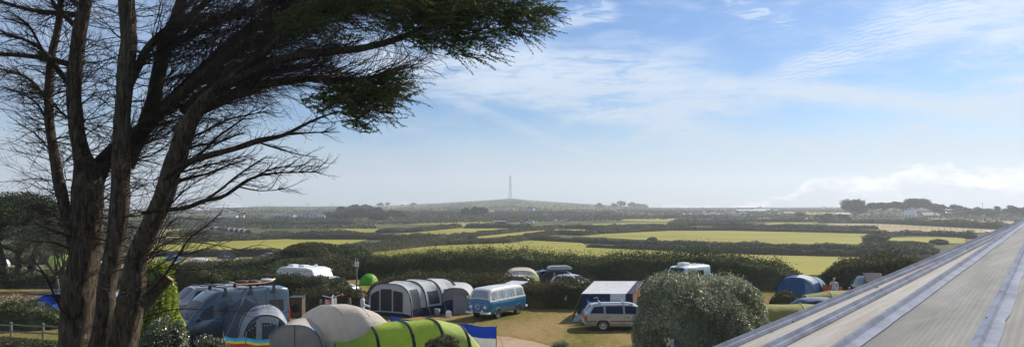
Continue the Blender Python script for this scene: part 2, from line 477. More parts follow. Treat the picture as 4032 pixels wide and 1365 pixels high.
def sheet(name, top, bot, mat, off=0.25, rows=8, step=12):
    """grass patch on the ground between two edges (given where the photo shows them)"""
    x0 = max(top[0][0], bot[0][0]); x1 = min(top[-1][0], bot[-1][0])
    xs = np.arange(x0, x1 + step, step); xs[-1] = x1
    tx, ty = zip(*top); bx_, by = zip(*bot)
    vs = []
    for x in xs:
        Yt = gy(x, np.interp(x, tx, ty)); Yb = gy(x, max(np.interp(x, bx_, by), np.interp(x, tx, ty) + 0.3))
        for k in range(rows + 1):
            Y = Yb + (Yt - Yb) * k / rows; X = (x - CX) / F * Y
            vs.append((X, Y, float(tz(X, Y)) + off * min(1, 0.06 + Y / 400)))
    n = rows + 1
    fs = [(i * n + j, (i + 1) * n + j, (i + 1) * n + j + 1, i * n + j + 1) for i in range(len(xs) - 1) for j in range(rows)]
    return tag(mk(name, vs, fs, mat, smooth=True), kind='structure')

sheet('field', [(1340, 1006), (1521, 986), (1659, 970), (2000, 957), (2083, 945), (2294, 957), (2313, 974), (2700, 991), (3000, 1003), (3460, 1016)], [(1340, 1075), (3460, 1085)], G_FIELD)
sheet('field', [(2285, 931), (2359, 923), (2634, 909), (2875, 909), (3150, 915), (3425, 921)], [(2285, 933), (2382, 937), (2588, 949), (3013, 962), (3425, 962)], G_FIELD)
sheet('field', [(3490, 936), (3600, 933), (3800, 937)], [(3490, 952), (3600, 957), (3800, 960)], G_FIELD)
sheet('field', [(1860, 934), (2060, 913), (2198, 903), (2304, 904)], [(1860, 943), (2083, 923), (2200, 917), (2304, 912)], G_FIELD)
sheet('field', [(1530, 925), (1659, 913), (1810, 898), (2000, 899)], [(1530, 929), (1727, 930), (1842, 918), (2000, 904)], G_FIELD)
sheet('field', [(1620, 882), (1943, 870), (1960, 870)], [(1620, 884), (1760, 884), (1800, 900), (1840, 897), (1960, 879)], G_FIELD)
sheet('field', [(1240, 909), (1350, 901), (1500, 902)], [(1240, 913), (1400, 918), (1500, 914)], G_FIELD)
sheet('field', [(560, 968), (628, 960), (921, 949), (1196, 938), (1445, 943)], [(560, 1000), (921, 985), (1242, 992), (1333, 969), (1445, 946)], G_FIELD)
sheet('field', [(640, 903), (760, 899), (1060, 893)], [(640, 912), (900, 910), (1060, 896)], G_FIELD)
sheet('field', [(655, 927), (751, 925)], [(655, 937), (751, 937)], G_FIELD)
sheet('field', [(0, 925), (260, 925)], [(0, 940), (260, 937)], G_FIELD)
sheet('field', [(0, 893), (240, 893)], [(0, 901), (240, 899)], G_FIELD)
sheet('field', [(2446, 864), (2600, 860), (2848, 861)], [(2446, 870), (2600, 874), (2848, 865)], G_FIELD)
sheet('field', [(2320, 882), (2480, 878), (2625, 878)], [(2320, 886), (2480, 889), (2625, 882)], G_FIELD)
sheet('field', [(2861, 891), (3050, 877), (3260, 878)], [(2861, 892), (3100, 893), (3260, 899)], G_FIELD)
sheet('dry_field', [(3200, 876), (3438, 880), (3920, 905)], [(3200, 898), (3621, 920), (3920, 916)], G_TAN)
sheet('dry_field', [(3660, 863), (3990, 866)], [(3660, 866), (3990, 882)], G_TAN)
sheet('dry_field', [(2880, 855), (3210, 855)], [(2880, 862), (3210, 866)], G_TAN)
sheet('field', [(3003, 841), (3120, 832), (3330, 829)], [(3003, 848), (3200, 846), (3330, 842)], G_FIELD)
sheet('dry_field', [(1500, 816), (1600, 807), (1680, 806)], [(1500, 818), (1600, 816), (1680, 809)], G_TAN)
sheet('dry_field', [(1659, 834), (1720, 822), (1762, 821)], [(1659, 835), (1720, 834), (1762, 829)], G_TAN)
sheet('dry_field', [(1900, 827), (1960, 822), (2040, 823)], [(1900, 835), (1960, 834), (2040, 832)], G_TAN)
sheet('dry_field', [(2175, 823), (2340, 816)], [(2175, 826), (2340, 818)], G_TAN)
sheet('field', [(2056, 845), (2175, 840)], [(2056, 848), (2175, 843)], G_FIELD)
sheet('dry_field', [(875, 834), (990, 833)], [(875, 838), (990, 838)], G_TAN)
sheet('dry_field', [(985, 832), (1155, 831)], [(985, 835), (1155, 834)], G_TAN)
sheet('dry_field', [(2420, 845), (2640, 843)], [(2420, 848), (2640, 846)], G_TAN)
# the camp ground itself, and the worn earth of its track
sheet('camp_grass', [(-1200, 1100), (700, 1100), (1500, 1100), (3100, 1100), (5200, 1100)], [(-1200, 1800), (5200, 1800)], G_CAMP, off=0.03, rows=30, step=80)
sheet('camp_grass', [(560, 1012), (760, 1008), (1240, 1006)], [(560, 1075), (760, 1060), (1240, 1040)], G_TAN, off=0.3)
sheet('camp_path', [(1700, 1330), (1880, 1318), (2000, 1325), (2110, 1345), (2200, 1372)], [(1700, 1560), (2200, 1560)], G_EARTH, off=0.06, rows=12)

# ---------------------------------------------------------------- air
hz = MB().box(-3390, 3390, -155, 2990, -90, 118)
haze = hz.build('haze'); tag(haze, kind='stuff')
hm = bpy.data.materials.new('haze'); hm.use_nodes = True
for n in list(hm.node_tree.nodes):
    if n.type == 'BSDF_PRINCIPLED': hm.node_tree.nodes.remove(n)
pv = hm.node_tree.nodes.new('ShaderNodeVolumePrincipled'); pv.inputs['Color'].default_value = (0.90, 0.95, 1.0, 1)
pv.inputs['Density'].default_value = 0.00027; pv.inputs['Anisotropy'].default_value = 0.35
hm.node_tree.links.new(pv.outputs[0], hm.node_tree.nodes['Material Output'].inputs['Volume'])
haze.data.materials.append(hm)
# ---------------------------------------------------------------- leaf materials
FO_DARK = foliage('hedge_leaves', [(0.034, 0.046, 0.022), (0.074, 0.092, 0.040), (0.19, 0.21, 0.10)], 0.35, 0.15)
FO_MID = foliage('thorn_leaves', [(0.042, 0.054, 0.026), (0.090, 0.104, 0.046), (0.21, 0.21, 0.11)], 0.3, 0.15, patch=((0.085, 0.075, 0.038), 0.4))
FO_BRK = foliage('bracken_leaves', [(0.026, 0.036, 0.014), (0.055, 0.068, 0.026), (0.17, 0.165, 0.07)], 0.6, 0.2, patch=((0.115, 0.085, 0.04), 0.05))
FO_GREY = foliage('willow_leaves', [(0.05, 0.06, 0.035), (0.11, 0.12, 0.07), (0.20, 0.20, 0.12)], 0.5, 0.2)
FO_FAR = foliage('far_scrub_leaves', [(0.042, 0.058, 0.024), (0.070, 0.088, 0.036), (0.11, 0.125, 0.056)], 0.03, 0.1, patch=((0.09, 0.085, 0.045), 0.3))
FO_TREE = foliage('tree_leaves', [(0.018, 0.030, 0.014), (0.038, 0.055, 0.022), (0.085, 0.11, 0.045)], 0.2, 0.15)
FO_DRY = foliage('dry_grass_blades', [(0.16, 0.13, 0.07), (0.28, 0.22, 0.12), (0.40, 0.33, 0.20)], 0.5, 0.2)
WOODM = plain('weathered_wood', (0.22, 0.19, 0.15), 0.85, var=0.3, scale=9)
BARKF = plain('far_bark', (0.09, 0.075, 0.06), 0.9, var=0.35, scale=4)

def path_pts(base, n):
    """resample ground points evenly along a row; base: photo pixels (px, py) or (px, depth, 'd')"""
    pts = [G(*b) if len(b) == 2 else GX(b[0], b[1]) for b in base]
    d = [0]
    for a, b in zip(pts, pts[1:]): d.append(d[-1] + (b - a).length)
    s = np.linspace(0, d[-1], n)
    return np.stack([np.interp(s, d, [p[k] for p in pts]) for k in range(2)], -1), d[-1]

def hedge(label, base, h, w, card, mat, seed, group='hedges', name='hedge', cat='hedge', cover=2.3, wob=0.22, bump_len=4.0, spiky=0.0, kind=None, aspect=1.7, back=0.25):
    """h: one height, or (height, ...) spread along the row. leaf faces through an uneven skin round a solid thicket"""
    rng = np.random.default_rng(seed)
    _, L = path_pts(base, 2)
    step = max(0.35, min(w * 0.25, L / 16)); n = max(8, int(L / step)); n = min(n, 400)
    xy, L = path_pts(base, n)
    s = np.linspace(0, 1, n)
    hs = np.interp(s, np.linspace(0, 1, len(h)), h) if isinstance(h, (list, tuple)) else np.full(n, float(h))
    hn = 1 + wob * vnoise(s * L / bump_len, seed) + wob * 0.5 * vnoise(s * L / (bump_len * 0.22), seed + 7)
    ends = np.clip(np.minimum(s, 1 - s) * L / (w * 0.6), 0, 1) ** 0.5
    hh = np.maximum(0.15, hs * hn) * (0.35 + 0.65 * ends)
    ww = w * (1 + 0.25 * vnoise(s * L / bump_len, seed + 3)) * (0.4 + 0.6 * ends)
    tg = np.gradient(xy, axis=0); tg /= np.linalg.norm(tg, axis=1, keepdims=True) + 1e-9
    nr = np.stack([-tg[:, 1], tg[:, 0]], -1)
    # rounded profile, angle 0..1 from one foot over the top to the other
    def skin(si, a, k):
        """si: float index, a: 0..1 round the profile, k: size factor"""
        i = np.clip(si, 0, n - 1.001); i0 = i.astype(int); fr = i - i0
        lerp = lambda A: (A[i0].T * (1 - fr) + A[i0 + 1].T * fr).T
        p = lerp(xy); q = lerp(nr); H = lerp(hh); Wd = lerp(ww)
        th = a * PI
        cx = np.sign(np.cos(th)) * np.abs(np.cos(th)) ** 0.6; sz = np.sin(th) ** 0.55
        x = p[:, 0] + q[:, 0] * cx * Wd * 0.5 * k; y = p[:, 1] + q[:, 1] * cx * Wd * 0.5 * k
        z = tz(x, y) - 0.05 + sz * H * k
        return np.stack([x, y, z], -1)
    A = np.linspace(0, 1, 9)
    si = np.repeat(np.arange(n, dtype=float), 9); aa = np.tile(A, n)
    core = skin(si, aa, 0.86)
    core += rng.normal(size=core.shape) * min(0.12, w * 0.05)
    idx = np.arange(n * 9).reshape(n, 9)
    cf = np.stack([idx[:-1, :-1], idx[1:, :-1], idx[1:, 1:], idx[:-1, 1:]], -1).reshape(-1, 4)
    area = L * (w + 2 * float(np.mean(hs)))
    nc = int(cover * area / (card * card / aspect) * 0.9); nc = min(nc, 140000)
    si = rng.uniform(0, n - 1, nc)
    a = rng.uniform(0, 1, nc)
    k = rng.uniform(0.84, 1.07, nc) + spiky * rng.exponential(0.06, nc) * np.clip(np.sin(a * PI) * 1.4, 0.1, 1.3) + 0.07 * np.sin(si * 1.3 * step / max(card * 3, .1) + 5 * np.sin(a * 11)) 
    C = skin(si, a, k)
    lv, lf = cards(C, card, rng, aspect, up=0.35)
    v = np.concatenate([core, lv]); f = np.concatenate([cf, lf + len(core)])
    o = mk(name, v, f, mat)
    if kind: tag(o, label, None, None, kind)
    else: tag(o, label, cat, group)
    return o

def bush(label, loc, rx, ry, h, card, mat, seed, name='bush', cat='bush', group=None, cover=2.0, aspect=1.8, lumps=7, nmax=60000, squash=1.0, kind=None, flat=0.55):
    """rounded shrub: leaves spread through the outer third of several merged lumps"""
    rng = np.random.default_rng(seed)
    cs = [(0, 0, h * 0.45, 1.0)]
    for i in range(lumps):
        th = rng.uniform(0, 2 * PI); r = rng.uniform(0.25, 0.62)
        cs.append((math.cos(th) * r * rx, math.sin(th) * r * ry, h * rng.uniform(0.25, 0.68), rng.uniform(0.45, 0.72)))
    V = []; Fc = []; nv = 0; area = 0
    pts = []
    for (cx, cy, cz, s) in cs:
        a_, b_, c_ = rx * s, ry * s, min(h * 0.55 * s ** 0.5, h - cz)
        ar = 4 * PI * ((a_ * b_) ** 1.6 / 3 + (a_ * c_) ** 1.6 / 3 + (b_ * c_) ** 1.6 / 3) ** (1 / 1.6)
        nc = int(cover * ar / (card * card / aspect) * 0.8)
        u = rng.normal(size=(nc, 3)); u /= np.linalg.norm(u, axis=1, keepdims=True)
        u[:, 2] = np.where(u[:, 2] < -0.6, -u[:, 2], u[:, 2])
        rad = rng.uniform(0.8, 1.06, nc)[:, None] * (1 + 0.10 * np.sin(u[:, :1] * 7 + seed) * np.cos(u[:, 2:] * 6 + 2 * seed))
        p = u * rad * np.array([a_, b_, c_]) + np.array([cx, cy, cz])
        ins = np.zeros(nc, bool)
        for (dx, dy, dz, t) in cs:
            if (dx, dy, dz, t) == (cx, cy, cz, s): continue
            q = (p - np.array([dx, dy, dz])) / np.array([rx * t, ry * t, min(h * 0.55 * t ** 0.5, h - dz)]) / 0.8
            ins |= (q ** 2).sum(1) < 1
        p = p[~ins & (p[:, 2] > 0.0)]
        pts.append(p)
        # inner thicket
        m = 10; th = np.linspace(0, 2 * PI, m, endpoint=False); ph = np.linspace(-1.2, 1.5, 6)
        g = np.array([[cx + a_ * 0.8 * math.cos(t) * math.cos(q), cy + b_ * 0.8 * math.sin(t) * math.cos(q), cz + c_ * 0.8 * math.sin(q)] for q in ph for t in th])
        g += rng.normal(size=g.shape) * 0.03 * h
        g[:, 2] = np.maximum(g[:, 2], 0.0)
        ii = np.arange(m * 6).reshape(6, m); jj = np.roll(ii, -1, 1)
        ff = np.stack([ii[:-1], jj[:-1], jj[1:], ii[1:]], -1).reshape(-1, 4)
        V.append(g); Fc.append(ff + nv); nv += len(g)
    pts = np.concatenate(pts)
    if len(pts) > nmax: pts = pts[rng.choice(len(pts), nmax, False)]
    lv, lf = cards(pts, card, rng, aspect, up=0.2)
    V.append(lv); Fc.append(lf + nv)
    o = mk(name, np.concatenate(V), np.concatenate(Fc), mat)
    o.location = loc; o.rotation_euler.z = rng.uniform(0, 6) if squash == 1.0 else 0
    if kind: return tag(o, label, None, None, kind)
    return tag(o, label, cat, group)

def tree(label, loc, h, cw, seed, crown=0.62, card=0.3, mat=None, group=None, name='tree', lean=0.0, lumps=9, cover=1.5, flat=1.0, trunk_r=None, cat='tree', aspect=1.7, multi=1, gappy=0.0):
    """tapered trunk, limbs, and a crown of leaf clumps with gaps between them"""
    rng = np.random.default_rng(seed); mat = mat or FO_TREE
    root = empty(name, loc, 0, label, cat, group)
    tb = MB(); tr = trunk_r or h * 0.03
    cb = h * (1 - crown)
    clumps = []
    for i in range(lumps):
        th = 2 * PI * i / lumps * 1.618 * 2 + rng.uniform(0, 0.6); r = (rng.uniform(0.2, 1) ** 0.6) * cw * 0.36
        top = 1 - (r / (cw * 0.5)) ** 2 * 0.55
        z = cb + (h - cb) * rng.uniform(0.35, 0.8) * top
        clumps.append(Vector((math.cos(th) * r + lean * h * 0.3, math.sin(th) * r, z)))
    clumps.append(Vector((lean * h * 0.3, 0, cb + (h - cb) * 0.72)))
    for k in range(multi):
        bx = (k - (multi - 1) / 2) * tr * 2.2
        fork = Vector((bx * 1.8 + lean * h * 0.12, rng.uniform(-.2, .2) * tr * 4, cb * rng.uniform(0.7, 1.0)))
        tb.tube([(bx, 0, -0.2), Vector((bx, 0, 0)) * 0.6 + fork * 0.4 + Vector((rng.uniform(-.5, .5) * tr, 0, 0)), fork], [tr, tr * 0.8, tr * 0.62], 8)
        for c in clumps[k::multi]:
            mid = fork.lerp(c, 0.5) + Vector((rng.uniform(-.06, .06) * h, rng.uniform(-.06, .06) * h, -0.03 * h))
            tb.tube([fork, mid, c], [tr * 0.5, tr * 0.32, tr * 0.12], 6)
            for q in range(2):
                e = c + Vector((rng.uniform(-1, 1), rng.uniform(-1, 1), rng.uniform(-.2, 0.7))) * cw * 0.14
                tb.tube([mid, mid.lerp(e, .5), e], [tr * 0.2, tr * 0.14, tr * 0.05], 4)
    tb.build('trunk', BARKF, root, smooth=True)
    P_ = []
    for c in clumps:
        rr = cw * rng.uniform(0.17, 0.27); rz = min(rr * rng.uniform(0.5, 0.75) * flat, (h - cb) * 0.5)
        nc = int(cover * 4 * PI * rr * rr / (card * card / aspect) * (1 - gappy))
        u = rng.normal(size=(nc, 3)); u /= np.linalg.norm(u, axis=1, keepdims=True)
        rad = rng.uniform(0.55, 1.08, nc)[:, None] * (1 + 0.18 * np.sin(u[:, :1] * 6 + seed) * np.cos(u[:, 1:2] * 7))
        p = u * rad * np.array([rr, rr, rz]) + np.array(c)
        P_.append(p)
    P_ = np.concatenate(P_)
    P_[:, 2] = np.minimum(P_[:, 2], h + rng.normal(size=len(P_)) * 0.02 * h)
    lv, lf = cards(P_, card, rng, aspect, up=0.1)
    mk('crown', lv, lf, mat, root)
    return root

# ---------------------------------------------------------------- the camp's own hedges
hedge('brown bracken hedge running behind the blue and white minibus', [(1450, 1180), (1650, 1186), (1850, 1192), (2100, 1202), (2420, 1214)], (1.85, 1.9, 1.95, 1.95, 1.72, 1.85, 2.1, 2.1), 2.4, 0.11, FO_BRK, 11, spiky=0.6)
hedge('rusty bracken hedge behind the grey high roof camper van', [(560, 1176), (800, 1180), (1100, 1188), (1400, 1196)], (2.2, 2.35, 2.1, 1.9, 1.75, 1.5), 2.2, 0.11, FO_BRK, 12, spiky=0.6)
hedge('low green bramble bank beside the wire fence posts', [(1130, 1236), (1290, 1238), (1470, 1232)], (1.3, 1.35, 1.4, 1.5, 1.5), 1.4, 0.13, FO_MID, 13, spiky=0.5)
hedge('long dark hedge between the tents and the nearest meadow', [(1380, 1090), (1600, 1098), (2000, 1108), (2400, 1112), (2800, 1122), (3060, 1136), (3180, 1142)], (2.1, 2.1, 2.35, 2.65, 2.55, 2.3, 2.25, 2.5, 2.9, 2.2, 1.6), 3.4, 0.135, FO_DARK, 14, cover=2.4, spiky=0.9, wob=0.13, bump_len=6)
hedge('dark hedge behind the open tailgate car beside the glazed roof', [(3200, 1142), (3330, 1146), (3520, 1148), (3750, 1150)], (1.7, 2.6, 2.7, 2.6), 3.0, 0.13, FO_MID, 15, spiky=0.4, wob=0.14)
hedge('low brown thorn hedge in front of the blue dome tent', [(3030, 1204), (3090, 1206), (3160, 1206)], (0.9, 1.05, 0.9), 1.4, 0.12, FO_BRK, 16, spiky=0.4)
hedge('dark hedge across the lane below the far parked cars', [(560, 1082), (760, 1080), (1000, 1078), (1130, 1080)], (1.0, 1.35, 1.7, 1.7), 2.6, 0.15, FO_DARK, 17, spiky=0.4)
hedge('scrubby hedge behind the far parked cars and blue tent', [(560, 1013), (800, 1013), (1000, 1013), (1250, 1012)], (1.6, 1.7, 2.0, 2.2, 2.0), 3, 0.28, FO_MID, 18, spiky=0.3)
for i, (px, Y, r, h) in enumerate([(1140, 84, 3.6, 2.6), (1230, 86, 4.4, 3.6), (1300, 90, 4.6, 3.2), (1340, 78, 3.6, 2.2), (1190, 76, 3.5, 2.0), (1270, 74, 4.0, 2.0), (1390, 82, 3.2, 2.2)]):
    bush(['wide dark thorn bush behind the white caravan, at the left end of its clump', 'tallest dark thorn bush of the clump behind the white caravan',
          'broad thorn bush beside the left corner of the nearest meadow', 'low thorn bush behind the small green tent',
          'low rounded bush just behind the left end of the caravan roof', 'low bush between the caravan and the tall grey post', 'thorn bush joining the long dark hedge near the grey post'][i],
         GX(px, Y), r, r * 0.8, h, 0.16, FO_MID if i % 2 else FO_DARK, 30 + i, group='thorn bushes behind the caravan', cat='thorn bush')
for i, (px, Y, h, r, lab) in enumerate([(1245, 52.5, 2.0, 0.95, 'feathery grey green willow bush beside the caravan'), (1058, 54, 2.0, 0.75, 'pale feathery bush above the van roof load')]):
    bush(lab, GX(px, Y), r, r, h, 0.10, FO_GREY, 41 + i, name='willow_bush', cat='willow bush', group='willow bushes', cover=1.5, aspect=3.5)

# ---------------------------------------------------------------- field hedges out to the moor
FH = [ # label, base line, height, width, leaf size, material
 ('deep grey green hedge on the left edge of the nearest meadow', [(1345, 1004), (1521, 987), (1659, 971), (1765, 964)], (2.6, 3.2, 3.4, 2.6), 5, .5, FO_MID),
 ('brown hedge along the top edge of the nearest meadow', [(1740, 966), (2000, 957), (2083, 945)], (2.2, 2.0, 1.9), 3.5, .5, FO_MID),
 ('hedge from the meadow corner up to the big right hand field', [(2075, 945), (2294, 956), (2600, 968), (2900, 978), (3240, 984), (3640, 990)], (1.9, 1.8, 1.8, 1.9, 2.0, 2.0), 3, .5, FO_MID),
 ('hedge with its tip out in the nearest meadow', [(2312, 974), (2500, 982), (2700, 991), (3000, 1003), (3500, 1014)], (1.0, 1.7, 2.0, 2.3, 2.4, 2.4), 3.2, .45, FO_FAR),
 ('hedge along the top edge of the big right hand field', [(2350, 921), (2634, 908), (2875, 908), (3150, 914), (3500, 922)], (2.0, 2.5, 2.3, 2.2, 2.2), 5, .8, FO_FAR),
 ('hedge splitting the two thin middle strips of meadow', [(1700, 944), (1880, 931), (2060, 912), (2198, 902), (2330, 900)], (1.9, 2.2, 2.2, 2.2, 2.0), 4, .7, FO_MID),
 ('low hedge below the thin middle strip of meadow', [(2070, 934), (2200, 922), (2290, 926), (2430, 913)], (1.9, 2.2, 2.2, 2.0), 4, .6, FO_MID),
 ('hedge above the small middle meadow, rounded at its right end', [(1480, 916), (1659, 912), (1812, 897)], (2.0, 2.6, 2.6), 5, .75, FO_MID),
 ('thick dark hedge under the small left meadows', [(1150, 942), (1475, 943), (1740, 944)], (2.6, 3.2, 2.6, 2.2), 5, .65, FO_FAR),
 ('short dark hedge beside the black shed', [(1825, 899), (2000, 899), (2100, 900)], (2.6, 2.8, 2.4), 6, .9, FO_FAR),
 ('dark hedge right of the pale parked vans', [(2215, 901), (2380, 904), (2500, 896), (2700, 893)], (2.2, 2.6, 2.4, 2.0), 5, .9, FO_FAR),
 ('hedge along the top of the big left field', [(630, 958), (921, 948), (1196, 938), (1443, 941)], (2.0, 2.6, 3.2, 2.8), 7, .7, FO_MID),
 ('hedge dividing the far left meadows', [(655, 926), (760, 924), (900, 924)], (2.2, 2.4, 2.0), 6, .9, FO_MID),
 ('hedge left of the big shrub on the right hand field', [(2700, 886), (3000, 894), (3250, 900), (3460, 904)], (2.4, 2.2, 2.2), 5, .9, FO_FAR),
 ('dark hedge under the long tan field', [(3465, 936), (3560, 932), (3700, 932), (3845, 940)], (2.6, 2.4, 2.8, 3.0), 4, .7, FO_FAR),
 ('long dark hedge behind the tan field and its fence posts', [(3220, 878), (3440, 880), (3700, 890), (3960, 903)], (2.4, 2.8, 4.2, 4.6, 4.4), 8, 1.0, FO_FAR),
 ('scrubby hedge over the narrow far right meadow', [(2640, 884), (2800, 876), (3000, 872), (3220, 872)], (3.0, 2.6, 2.4, 2.6), 7, 1.1, FO_FAR),
 ('hedge behind the thin far middle meadow', [(2420, 862), (2620, 858), (2860, 860)], (2.4, 2.6, 2.2), 6, 1.2, FO_FAR),
 ('hedge in front of the far campsite tents', [(2640, 857), (2780, 857), (2920, 858), (3120, 856)], (1.6, 1.6, 1.6, 2.0), 8, 1.2, FO_FAR),
 ('hedge across the slope far to the left of the mast', [(1500, 846), (1700, 842), (1900, 846)], (4, 3.5, 3.5), 10, 1.6, FO_FAR),
 ('far hedge above the parked vans', [(1960, 864), (2200, 860), (2430, 858)], (2.5, 1.6, 2.4), 10, 1.4, FO_FAR),
 ('far hedge below the farm at the foot of the hill', [(1900, 846), (2150, 842), (2420, 840)], (3.2, 3.5, 3.0), 10, 1.6, FO_FAR),
 ('hedge line low on the left below the houses', [(560, 872), (800, 868), (1000, 867), (1290, 870)], (2.4, 2.0, 2.2, 2.4), 9, 1.3, FO_FAR),
 ('hedge line under the far left field', [(560, 890), (800, 886), (1100, 884), (1400, 882)], (2.6, 2.2, 2.8, 2.8), 9, 1.1, FO_FAR),
 ('far left hedge behind the cypress trunks', [(-100, 905), (200, 903), (560, 905)], (3.2, 3.0, 3.4), 8, 1.0, FO_FAR),
 ('left hedge between two strips of meadow behind the trunks', [(-100, 926), (200, 924), (560, 930)], (2.6, 2.6, 2.6), 5, .8, FO_FAR),
]
for i, (lab, base, h, w, c, m_) in enumerate(FH):
    hedge(lab, base, h, w, c * 0.62, m_, 100 + i, group='field hedges', cover=1.5, wob=0.26, bump_len=max(5, w * 1.6), spiky=0.2, aspect=1.4)

def scrub(label, poly_top, poly_bot, hgt, card, mat, seed, n):
    """uncountable low growth over a stretch of ground"""
    rng = np.random.default_rng(seed)
    x0, x1 = poly_top[0][0], poly_top[-1][0]
    pxs = rng.uniform(x0, x1, n * 3)
    t = np.interp(pxs, *zip(*poly_top)); b = np.interp(pxs, *zip(*poly_bot))
    # even over the ground, seen along the sight line: draw in pixels, drop a share of the far ones
    pys = t + (b - t) * rng.uniform(0, 1, n * 3)
    xg = np.linspace(x0, x1, 40); yg = np.linspace(min(t.min(), b.min()), max(t.max(), b.max()), 40)
    tab = np.array([[gy(x, y) for y in yg] for x in xg])
    fi = (pxs - x0) / (x1 - x0) * 39; fj = (pys - yg[0]) / (yg[-1] - yg[0] + 1e-9) * 39
    i0 = np.clip(fi.astype(int), 0, 38); j0 = np.clip(fj.astype(int), 0, 38); a = fi - i0; c = fj - j0
    Y = (tab[i0, j0] * (1 - a) + tab[i0 + 1, j0] * a) * (1 - c) + (tab[i0, j0 + 1] * (1 - a) + tab[i0 + 1, j0 + 1] * a) * c
    X = (pxs - CX) / F * Y
    den = vnoise(X / 30 + 50, seed, 3) + vnoise(Y / 22 + 9, seed + 1, 3)
    keepm = rng.uniform(-0.9, 0.9, len(X)) < den + 0.25
    X, Y, den = X[keepm][:n], Y[keepm][:n], den[keepm][:n]
    H = hgt * (0.35 + 0.65 * np.clip(0.5 + den * 0.6, 0, 1)) * rng.uniform(0.05, 1.0, len(X))
    C = np.stack([X, Y, tz(X, Y) + H], -1)
    lv, lf = cards(C, card * (0.6 + Y / 700), rng, 1.3, up=0.2)
    o = mk('scrub', lv, lf, mat); return tag(o, label, None, None, 'stuff')
scrub('low scrub over the left middle distance', [(560, 850), (1480, 848)], [(560, 905), (1480, 900)], 1.7, 1.0, FO_FAR, 201, 14000)
scrub('low scrub in the centre distance', [(1480, 838), (2450, 838)], [(1480, 884), (2450, 868)], 1.5, 1.1, FO_FAR, 202, 13000)
scrub('low scrub in the right distance', [(2450, 822), (3240, 822), (4032, 828)], [(2450, 862), (3240, 875), (4032, 872)], 1.4, 1.1, FO_FAR, 203, 14000)
scrub('low scrub behind the cypress trunks', [(-60, 850), (560, 850)], [(-60, 1000), (560, 1000)], 2.6, 1.2, FO_FAR, 204, 7000)
scrub('heath growing on the far skyline', [(600, 826), (900, 818), (1400, 815), (1700, 803), (2000, 784), (2300, 803), (2560, 818), (4032, 822)], [(600, 845), (900, 842), (1400, 842), (1700, 836), (2000, 832), (2300, 834), (2560, 838), (4032, 836)], 1.4, 1.1, FO_FAR, 205, 14000)
hedge('tall dark thicket behind the yellow green tunnel tent on the left', [(-200, 1090), (150, 1088), (420, 1085), (640, 1080)], (1.3, .7, .6, 1.2), 3, 0.22, FO_MID, 21, spiky=0.4)
hedge('dark undergrowth hedge beneath the old open crowned cypress', [(-300, 1132), (100, 1130), (420, 1128), (600, 1135)], (1.5, 1.3, 1.2, 1.0), 2.6, 0.18, FO_DARK, 22, spiky=0.5)
hedge('clipped dark shiny leaved hedge along the rail fence on the left', [(-200, 1300), (0, 1296), (150, 1292), (262, 1288)], (1.25, 1.3, 1.35, 1.2), 1.6, 0.11, FO_DARK, 23, spiky=0.5)
hedge('overgrown bank with scrub behind the leftmost cypress trunk', [(-200, 1042), (200, 1040), (560, 1035)], (1.6, 2.0, 1.8), 5, 0.35, FO_MID, 24, spiky=0.3)
scrub('tall dry grass behind the clipped hedge on the left', [(-60, 1168), (560, 1168)], [(-60, 1215), (560, 1215)], 0.75, .22, FO_DRY, 207, 7000)
scrub('grass and brambles between the far hedges on the right', [(3400, 985), (3700, 985)], [(3400, 1060), (3700, 1060)], 1.0, .6, FO_GREY, 206, 3500)

# big shrubs between the right hand fields
for i, (px, py, r, h, lab, mt) in enumerate([(3445, 958, 4.6, 3.6, 'large grey green shrub at the corner of the big right hand field', FO_GREY), (3520, 1000, 7.5, 3.6, 'broad pale willow thicket above the dark hedge on the right', FO_GREY),
        (3605, 1012, 5.5, 3.0, 'pale willow shrub nearest the edge of the glazed roof', FO_GREY), (3694, 962, 3.0, 1.9, 'round dark bush on the edge of the small right hand meadow', FO_DARK),
        (2566, 954, 1.9, 2.0, 'small bushy tree rising from the hedge in front of the big right field', FO_DARK), (2547, 956, 1.2, 1.2, 'lower bush touching the small tree on the field hedge', FO_DARK),
        (1860, 952, 2.2, 2.6, 'dark bush poking from the brown hedge, at the left of its trio', FO_DARK), (2005, 950, 1.3, 2.4, 'narrow dark bush poking from the brown hedge, in the middle of its trio', FO_DARK), (2030, 950, 1.5, 1.9, 'dark round bush poking from the brown hedge, at the right of its trio', FO_DARK)]):
    Y = gy(px, py); 
    bush(lab, GX(px, Y), r, r * 0.9, h, 0.16 + Y / 700, mt, 60 + i, group='bushes on the field hedges', cat='bush', cover=1.6)

# ---------------------------------------------------------------- trees standing apart
TG = 'distant wind shaped trees'
def ftree(lab, px, py, hp, wp, seed, **kw):
    """tree whose foot is at a ground pixel, hp and wp its height and width in the photograph"""
    Y = gy(px, py); k = Y / F
    kw.setdefault('card', 0.25 + Y / 650); kw.setdefault('group', TG)
    return tree(lab, GX(px, Y), hp * k, wp * k, seed, **kw)
ftree('large round tree at the left end of the skyline trees on the right', 3362, 852, 72, 104, 1, crown=0.92, lumps=16, cover=1.6, trunk_r=.5)
for i, (px, py, hp, wp, lab) in enumerate([
    (3432, 852, 58, 60, 'flat topped pine with sky showing beneath, beside the large round tree'), (3475, 852, 58, 60, 'second flat topped pine from the large round tree'),
    (3522, 852, 62, 66, 'flat topped pine third from the large round tree'), (3600, 852, 70, 110, 'widest flat topped pine above the white gabled house'),
    (3660, 852, 56, 70, 'flat topped pine right of the white gabled house')]):
    ftree(lab, px, py, hp, wp, 10 + i, crown=0.55, flat=0.8, lumps=11, cover=1.3, trunk_r=.35, lean=0.15)
